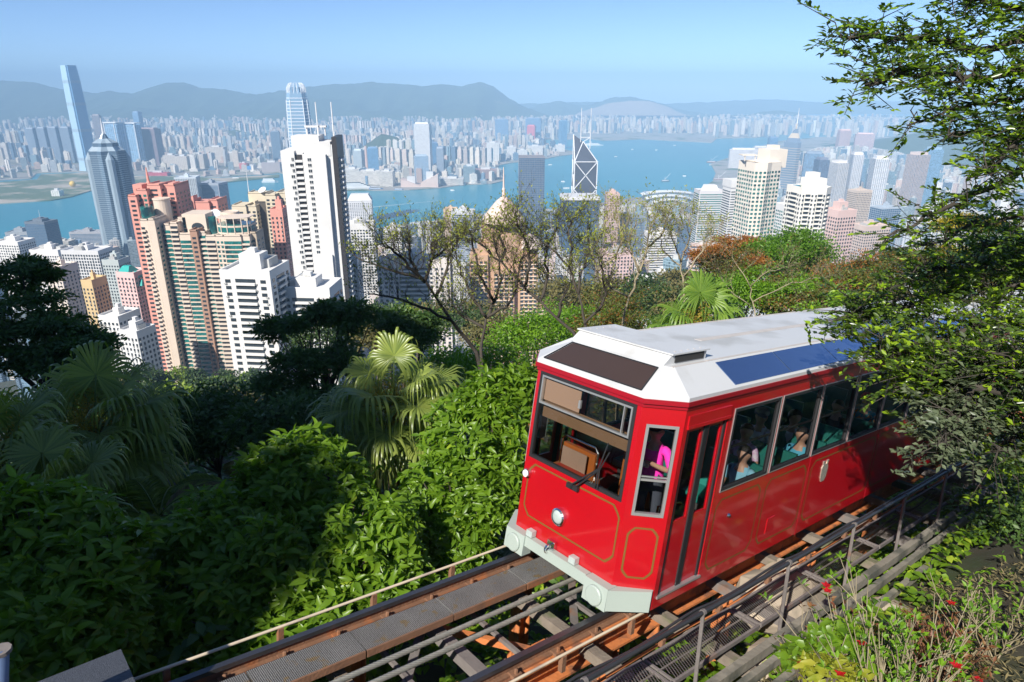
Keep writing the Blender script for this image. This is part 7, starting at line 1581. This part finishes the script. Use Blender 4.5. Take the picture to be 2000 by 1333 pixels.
# --- big glossy tree reaching in from the right
def sprays(P0, n, spread, ln_t, leafs, r0):
    """short leafy twigs round the points P0"""
    P, Dr, N = [], [], []; seg = []
    for i in range(n):
        c = P0[i % len(P0)]; p = np.array(c)+r0.normal(size=3)*spread; d = unit(r0.normal(size=3)*np.array((1, 1, .55))+np.array((-.35, -.1, -.05))); seg.append((p-d*ln_t*.3, p+d*ln_t))
        s = unit(np.cross(d, (0, 0, 1.0))+1e-6); 
        for k in range(leafs):
            t = k/leafs; sg = 1 if k % 2 else -1
            P.append(p+d*ln_t*(t+.05)); Dr.append(d*.6+s*sg*.8+np.array((0, 0, .15))+r0.normal(size=3)*.25); N.append(np.array((0, 0, 1.0))+r0.normal(size=3)*.4)
    return np.array(P), np.array(Dr), np.array(N), seg
def glossy_tree():
    base = Vector((8.2, 7.0, 0)); g = ground(base.x, base.y); root = thing('glossy_tree', 'large glossy small-leaved tree hanging over the rear of the tram', 'tree', (base.x, base.y, g)); mb = MB(); r0 = np.random.default_rng(12); rp = random.Random(4)
    mb.tube([(base.x, base.y, g-.3), (base.x-.2, base.y+.1, g+2.5), (base.x-.3, base.y+.2, -.5), (base.x-.6, base.y+.3, 2.2)], [.24, .20, .16, .10], 9)
    fork = Vector((base.x-.3, base.y+.2, -.6)); LIMB = []
    for (u_, v_, d_) in ((2140, 40, 6.7), (2150, 170, 6.6), (2150, 330, 7.0), (2150, 520, 8.2), (2150, 640, 7.7), (2150, 780, 7.1)):
        e_ = D(u_, v_, d_); b_ = Vector((base.x-.3, base.y+.2, max(min(e_.z-.8, 2.0), g+1.2))); LIMB.append(e_)
        mb.tube([b_, b_.lerp(e_, .5)+Vector((0, 0, .18)), e_], [.09, .07, .055], 7)
    def bough(px_, d, r, n_spr, spread, leafs=13, mat=G_FIC, start=None):
        pts = [D(u, v, d+.25*math.sin(i*1.3)) for i, (u, v) in enumerate(px_)]; p0 = [start or min(LIMB, key=lambda q: (q-pts[0]).length)]+pts
        fine = []
        for a, b in zip(p0, p0[1:]):
            for t in np.linspace(0, 1, 5)[:-1]: fine.append(a.lerp(b, t)+Vector((rp.gauss(0, .02), rp.gauss(0, .02), rp.gauss(0, .02))))
        fine.append(p0[-1]); m = len(fine); mb.tube(fine, [r*(1-.85*i/m)+.004 for i in range(m)], 6)
        k0 = int(1); src = [tuple(q) for q in fine[k0:]]
        P, Dr, N, seg = sprays(src, n_spr, spread, .26, leafs, r0)
        for i, (a, b) in enumerate(seg):
            if True:
                q = fine[min(k0+(i % len(src)), m-1)]; mb.tube([q, q.lerp(Vector(tuple(a)), .5)+Vector((0, 0, .03)), Vector(tuple(b))], [.008, .006, .003], 3, cap=False)
        return P, Dr, N
    SETS = {}
    def acc(mat, t): SETS.setdefault(mat.name, [mat, [], [], []]); [SETS[mat.name][1+i].append(t[i]) for i in range(3)]
    for e_ in LIMB: acc(G_FIC, sprays([tuple(e_), tuple(e_.lerp(fork, .3)), tuple(e_.lerp(fork, .55))], 110, .34, .26, 13, r0)[:3])
    acc(G_FIC, bough([(2060, 60), (1900, 95), (1800, 80), (1720, 72), (1640, 72)], 6.6, .045, 150, .105)); acc(G_FIC, bough([(2060, 130), (1930, 150), (1840, 145), (1760, 150), (1690, 170)], 6.4, .04, 150, .11)); acc(G_FIC, bough([(2060, 190), (1960, 195), (1850, 215), (1775, 245)], 6.5, .026, 60, .075))
    acc(G_FIC, bough([(2060, 20), (1960, 10), (1910, 0), (1860, -5)], 6.6, .035, 80, .10)); acc(G_FIC, bough([(2060, 270), (1980, 270), (1900, 255), (1850, 270)], 6.7, .028, 60, .10))
    acc(G_FIC, bough([(2060, 300), (1960, 350), (1880, 400), (1810, 430), (1730, 465)], 6.8, .04, 75, .09)); acc(G_FIC, bough([(2060, 420), (1960, 430), (1880, 450), (1800, 480)], 7.2, .035, 55, .12))
    acc(G_FIC, bough([(2060, 210), (2000, 240), (1960, 300), (1930, 340)], 6.4, .035, 90, .15))
    # the mass over the tram
    for (px_, d, n, sp, m) in (([(2060, 560), (1900, 560), (1790, 590), (1700, 610), (1660, 615)], 8.2, 280, .20, G_FIC), ([(2060, 620), (1920, 640), (1820, 665), (1750, 685), (1720, 690)], 7.8, 270, .20, G_FIC), ([(2060, 700), (1930, 710), (1870, 730), (1830, 740), (1800, 760)], 7.4, 230, .18, G_FIC), ([(2060, 760), (1970, 770), (1910, 800), (1870, 820)], 7.0, 170, .17, G_FICG), ([(2060, 520), (1960, 510), (1860, 520), (1780, 540)], 8.6, 240, .26, G_FIC), ([(1900, 760), (1870, 810), (1850, 850), (1830, 870)], 6.8, 110, .13, G_FICG), ([(2060, 830), (1990, 850), (1950, 880)], 7.2, 140, .24, G_FIC), ([(1900, 690), (1850, 740), (1830, 770)], 7.2, 80, .13, G_FICG), ([(2060, 480), (1980, 470), (1920, 480)], 8.0, 70, .2, G_FIC), ([(2060, 660), (2010, 700), (1980, 740)], 6.6, 160, .24, G_FIC)):
        acc(m, bough(px_, d, .05, n, sp, 14, m))
    mb.build('trunk', M_BARKD, root, smooth=True)
    for mat, P, Dr, N in SETS.values():
        P, Dr, N = np.concatenate(P), np.concatenate(Dr), np.concatenate(N); n = len(P); add_leaves('crown', root, mat, P, Dr, N, .083*(.7+.6*r0.random(n)), .038, LT4, LF4)
glossy_tree()
def dark_shrubs(label, u, v, d, rad, n): tree(label, TD(u, v, d), rad, n, G_DARK, .10, .05, 40, M_BARKD, name='shrub', cat='shrub')
dark_shrubs('dark shrub in deep shade beyond the walkway', 2080, 990, 11, (1.5, 1.3, .9), 6000)

# --- undergrowth: leafy cover on the hillside round the track
def cover(name, label, mat, n, xr, yr, ln, wd, hmin, hmax, cond, T=LT8, F=LF8, per=5):
    P, Dr, N = [], [], []; c = 0
    while c < n:
        x = rng.uniform(*xr); y = rng.uniform(*yr); l, w, h = to_track((x, y, 0))
        if not cond(x, y, l, w): continue
        g = ground(x, y); hh = rng.uniform(hmin, hmax); c += 1
        for k in range(per):
            a = rng.uniform(0, 6.3); P.append((x+rng.normal()*.05, y+rng.normal()*.05, g+hh)); Dr.append((math.cos(a), math.sin(a), rng.uniform(-.3, .5))); N.append((rng.normal()*.3, rng.normal()*.3, 1))
    P, Dr, N = map(np.array, (P, Dr, N)); o = add_leaves(name, None, mat, P, Dr, N, ln*(.6+.7*rng.random(len(P))), wd, T, F); tag(o, label, 'undergrowth', kind='stuff')
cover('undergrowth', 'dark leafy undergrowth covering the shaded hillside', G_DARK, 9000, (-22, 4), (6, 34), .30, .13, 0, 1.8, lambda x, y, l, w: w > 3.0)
cover('ground_cover', 'low green leaves growing under the track', G_BUSH, 2600, (-7, 12), (2, 16), .16, .09, 0, .35, lambda x, y, l, w: -2.6 < w < 3.2)
cover('hill_scrub', 'mixed scrub on the slope beyond the palms', G_OLIVE, 3500, (-4, 40), (22, 70), .5, .22, 0, 2.2, lambda x, y, l, w: w > 4, LT4, LF4)
cover('bank_herbs', 'fresh herbs on the bank below the shrubs', G_LIT, 420, (0, 9), (1.5, 8), .09, .035, 0, .2, lambda x, y, l, w: -5.2 < w < -1.9, LT4, LF4)
cover('dry_litter', 'dry grass and fallen leaves on the bank', G_DRY, 5200, (0, 10), (1, 8), .10, .02, 0, .05, lambda x, y, l, w: -8 < w < -1.9, LT2, LF2, 4)
cover('slope_scrub', 'dark scrub on the falling slope below the palms', G_DARK, 6000, (-60, 6), (24, 90), .75, .36, 0, 2.6, lambda x, y, l, w: w > 8, LT4, LF4)
# --- twiggy flowering shrubs on the bank
def twig_shrub(label, u, v, d, n, ht, seed, leaf=G_LIT, red=6, spread=.55, bark=M_BARKP, lean=(-.2, .1)):
    r0 = random.Random(seed); b = D(u, v, d); g = ground(b.x, b.y); b = Vector((b.x, b.y, g)); root = thing('flowering_shrub', label, 'shrub', b); mb = MB(); P, Dr = [], []; RP = []
    for k in range(n):
        dv = Vector((r0.gauss(lean[0], spread), r0.gauss(lean[1], spread), 1.5)).normalized(); p = b+Vector((r0.gauss(0, .10), r0.gauss(0, .10), -.05)); L_ = ht*r0.uniform(.55, 1.1); pts = [p]; 
        for i in range(5): dv = (dv+Vector((r0.gauss(0, .12), r0.gauss(0, .12), .06))).normalized(); pts.append(pts[-1]+dv*L_/5)
        mb.tube(pts, [.010, .008, .007, .006, .005, .003], 4, cap=False)
        ends = [(pts[-1], dv)]
        for q in range(3):
            i = r0.randint(2, 4); d2 = (dv+Vector((r0.gauss(0, .5), r0.gauss(0, .5), .2))).normalized(); e = pts[i]+d2*L_*r0.uniform(.15, .3); mb.tube([pts[i], e], [.005, .003], 3, cap=False); ends.append((e, d2))
        for e, dd in ends:
            for q in range(r0.randint(2, 4)): P.append(tuple(e-dd*r0.uniform(0, .06))); a = r0.uniform(0, 6.3); Dr.append(tuple(dd*.6+Vector((math.cos(a), math.sin(a), .1))*.8))
            if len(RP) < red and r0.random() < .12: RP.append(e)
    mb.build('stems', bark, root, smooth=True)
    P = np.array(P); Dr = np.array(Dr); add_leaves('leaves', root, leaf, P, Dr, np.array((0, 0, 1.0))+rng.normal(size=P.shape)*.4, .075, .030, LT4, LF4)
    for e in RP:
        m = 7; a = np.arange(m)*2*np.pi/5; Pp = np.repeat(np.array(e)[None], m, 0); Dd = np.stack([np.cos(a), np.sin(a), np.full(m, .5)], 1); add_leaves('flower', root, G_RED, Pp, Dd, np.repeat(np.array([[0, 0, 1.0]]), m, 0), .055, .035, LT4, LF4, kind=None)
    return root
twig_shrub('pale-stemmed shrub with red flowers leaning over the walkway', 1790, 1290, 5.6, 80, 1.5, 1, red=12)
twig_shrub('bare-stemmed shrub with red buds beside the walkway kerb', 1690, 1210, 6.2, 34, 1.05, 2, leaf=G_BRNL, red=5)
twig_shrub('rusty-stemmed low shrub with pink-red flowers on the bank', 1890, 1180, 6.3, 40, .75, 3, red=8, bark=M_RUSTD, leaf=G_BRNL)
twig_shrub('leafy light green shrub at the shaded edge of the bank', 1960, 1150, 6.8, 30, 1.05, 4, red=2, leaf=G_LIT)
twig_shrub('dry twiggy shrub at the foot of the bank', 1850, 1320, 5.2, 34, .6, 5, red=3, leaf=G_BRNL)
bush('small shrub with yellow variegated leaves by the kerb beam', [B_(1600, 1318, 5.9, .20, 11), B_(1650, 1330, 5.7, .18, 10)], mk_leaf('variegated_leaf', (.22, .26, .02), (.36, .34, .04), .45, .3), 7, .11, .045, 120, name='shrub')
bush('low round-leaved green plant below the walkway kerb', [B_(1640, 1275, 6.1, .30, 40), B_(1580, 1290, 6.3, .22, 26)], G_BUSH, 6, .11, .085, 120, name='shrub')
# fern patch in the shade
P, Dr, N = [], [], []
for k in range(900):
    c = D(rng.uniform(1740, 1890), rng.uniform(1090, 1240), 6.9); g = ground(c.x, c.y); a = rng.uniform(0, 6.3); P.append((c.x, c.y, g+rng.uniform(.05, .35))); Dr.append((math.cos(a), math.sin(a), rng.uniform(-.2, .6))); N.append((0, 0, 1))
o = add_leaves('fern_patch', None, G_LIT, np.array(P), np.array(Dr), np.array(N, float), .13, .03, LT4, LF4); tag(o, 'bright fern patch in the hollow behind the twiggy shrubs', 'fern', kind='stuff')
# grass blades
gb = MB(); r0 = random.Random(6)
for k in range(26):
    b = D(r0.uniform(1740, 1860), r0.uniform(1320, 1345), 5.0); g = ground(b.x, b.y); a = r0.uniform(0, 6.3); h = r0.uniform(.35, .7); s = Vector((math.cos(a), math.sin(a), 0)); q = Vector((b.x, b.y, g)); e = s*.006
    pts = [q+s*0, q+Vector((0, 0, h*.6))+s.cross(Vector((0, 0, 1)))*.05, q+Vector((0, 0, h))+s.cross(Vector((0, 0, 1)))*.16]
    gb.face([pts[0]-e, pts[0]+e, pts[1]+e, pts[1]-e]); gb.face([pts[1]-e, pts[1]+e, pts[2]])
tag(gb.build('grass_tuft', G_LIT), 'tuft of long green grass blades at the foot of the bank', 'grass', kind='stuff')

# ------------------------------------------------------------------ unseen block added behind the viewpoint, shaped to shade the left slope
hv = Vector((SUN.x, SUN.y, 0)).normalized(); pv_ = Vector((-hv.y, hv.x, 0)); pv_ = pv_ if pv_.x > 0 else -pv_
def sun_pt(c, a): return pv_*c+hv*a
TB = thing('shade_block', 'tall concrete block added behind the viewpoint to shade the left slope', 'building', (*sun_pt(-26, 24).xy, -8)); wm = wallmat((.55, .53, .50))
P4 = [sun_pt(-44, 16), sun_pt(-9.2, 16), sun_pt(-9.2, 34), sun_pt(-44, 34)]
def zprism(c0, c1, a0, a1, z0, z1, nm, m):
    P = [sun_pt(c0, a0), sun_pt(c1, a0), sun_pt(c1, a1), sun_pt(c0, a1)]; q = [(p.x, p.y) for p in P]
    if sum(q[i][0]*q[(i+1) % 4][1]-q[(i+1) % 4][0]*q[i][1] for i in range(4)) < 0: q = q[::-1]
    mb = MB(); mb.prism(q, z0, z1); mb.build(nm, m, TB)
mb = MB(); sil = [(-44, -14), (-6.4, -14), (-6.4, 10.6), (-9.0, 13.2), (-10.5, 15.5), (-12.6, 19.4), (-44, 19.4)]  # outline fitted to the wanted edge of shade
f0 = [(*sun_pt(c, 16).xy, z) for c, z in sil]; f1 = [(*sun_pt(c, 34).xy, z) for c, z in sil]
mb.face(f0); mb.face(f1[::-1]); [mb.face([f0[k], f1[k], f1[(k+1) % 7], f0[(k+1) % 7]]) for k in range(7)]; mb.build('tower', wm, TB)
zprism(-45, -12.5, 15, 35, 19.5, 20.6, 'roof', wallmat((.35, .36, .38)))
for k in range(4): zprism(-43, -7.4, 15.7, 16.3, -6+k*4, -3.6+k*4, 'window_band', M_WBLUE)
for k in range(4, 6): zprism(-43, -9.5-2.4*(k-3), 15.7, 16.3, -6+k*4, -3.6+k*4, 'window_band', M_WBLUE)
for k, (c_, z_, r_, lb) in enumerate(((-7.6, 10.6, 1.3, 'leafy tree added at the low corner of the shade block'), (-10.2, 13.6, 1.3, 'leafy tree added along the sloping edge of the shade block'), (-12.6, 18.4, 1.5, 'leafy tree added at the roof edge of the shade block'))):
    q = sun_pt(c_, 14.4); tree(lb, (q.x, q.y, z_), (r_, r_, r_), 2600, G_LIT, .34, .17, 40, name='shade_tree', zg=-9)  # unseen crowns added to break up the edge of the cast shade
# ------------------------------------------------------------------ the air over the harbour
hm = bpy.data.materials.new('harbour_haze'); hm.use_nodes = True; hn = hm.node_tree
hn.nodes.remove(hn.nodes['Principled BSDF'])
pv = hn.nodes.new('ShaderNodeVolumePrincipled'); pv.inputs['Color'].default_value = (.42, .69, 1.0, 1); pv.inputs['Density'].default_value = 1.45e-4
pv.inputs['Anisotropy'].default_value = -0.25
hn.links.new(pv.outputs[0], hn.nodes['Material Output'].inputs['Volume'])
mb = MB(); mb.box(-15500, 16500, -3000, 17500, SEA-1.0, 330)
o = mb.build('haze', hm); o['kind'] = 'stuff'; tag(o, 'thin blue haze filling the air over the harbour', 'haze')
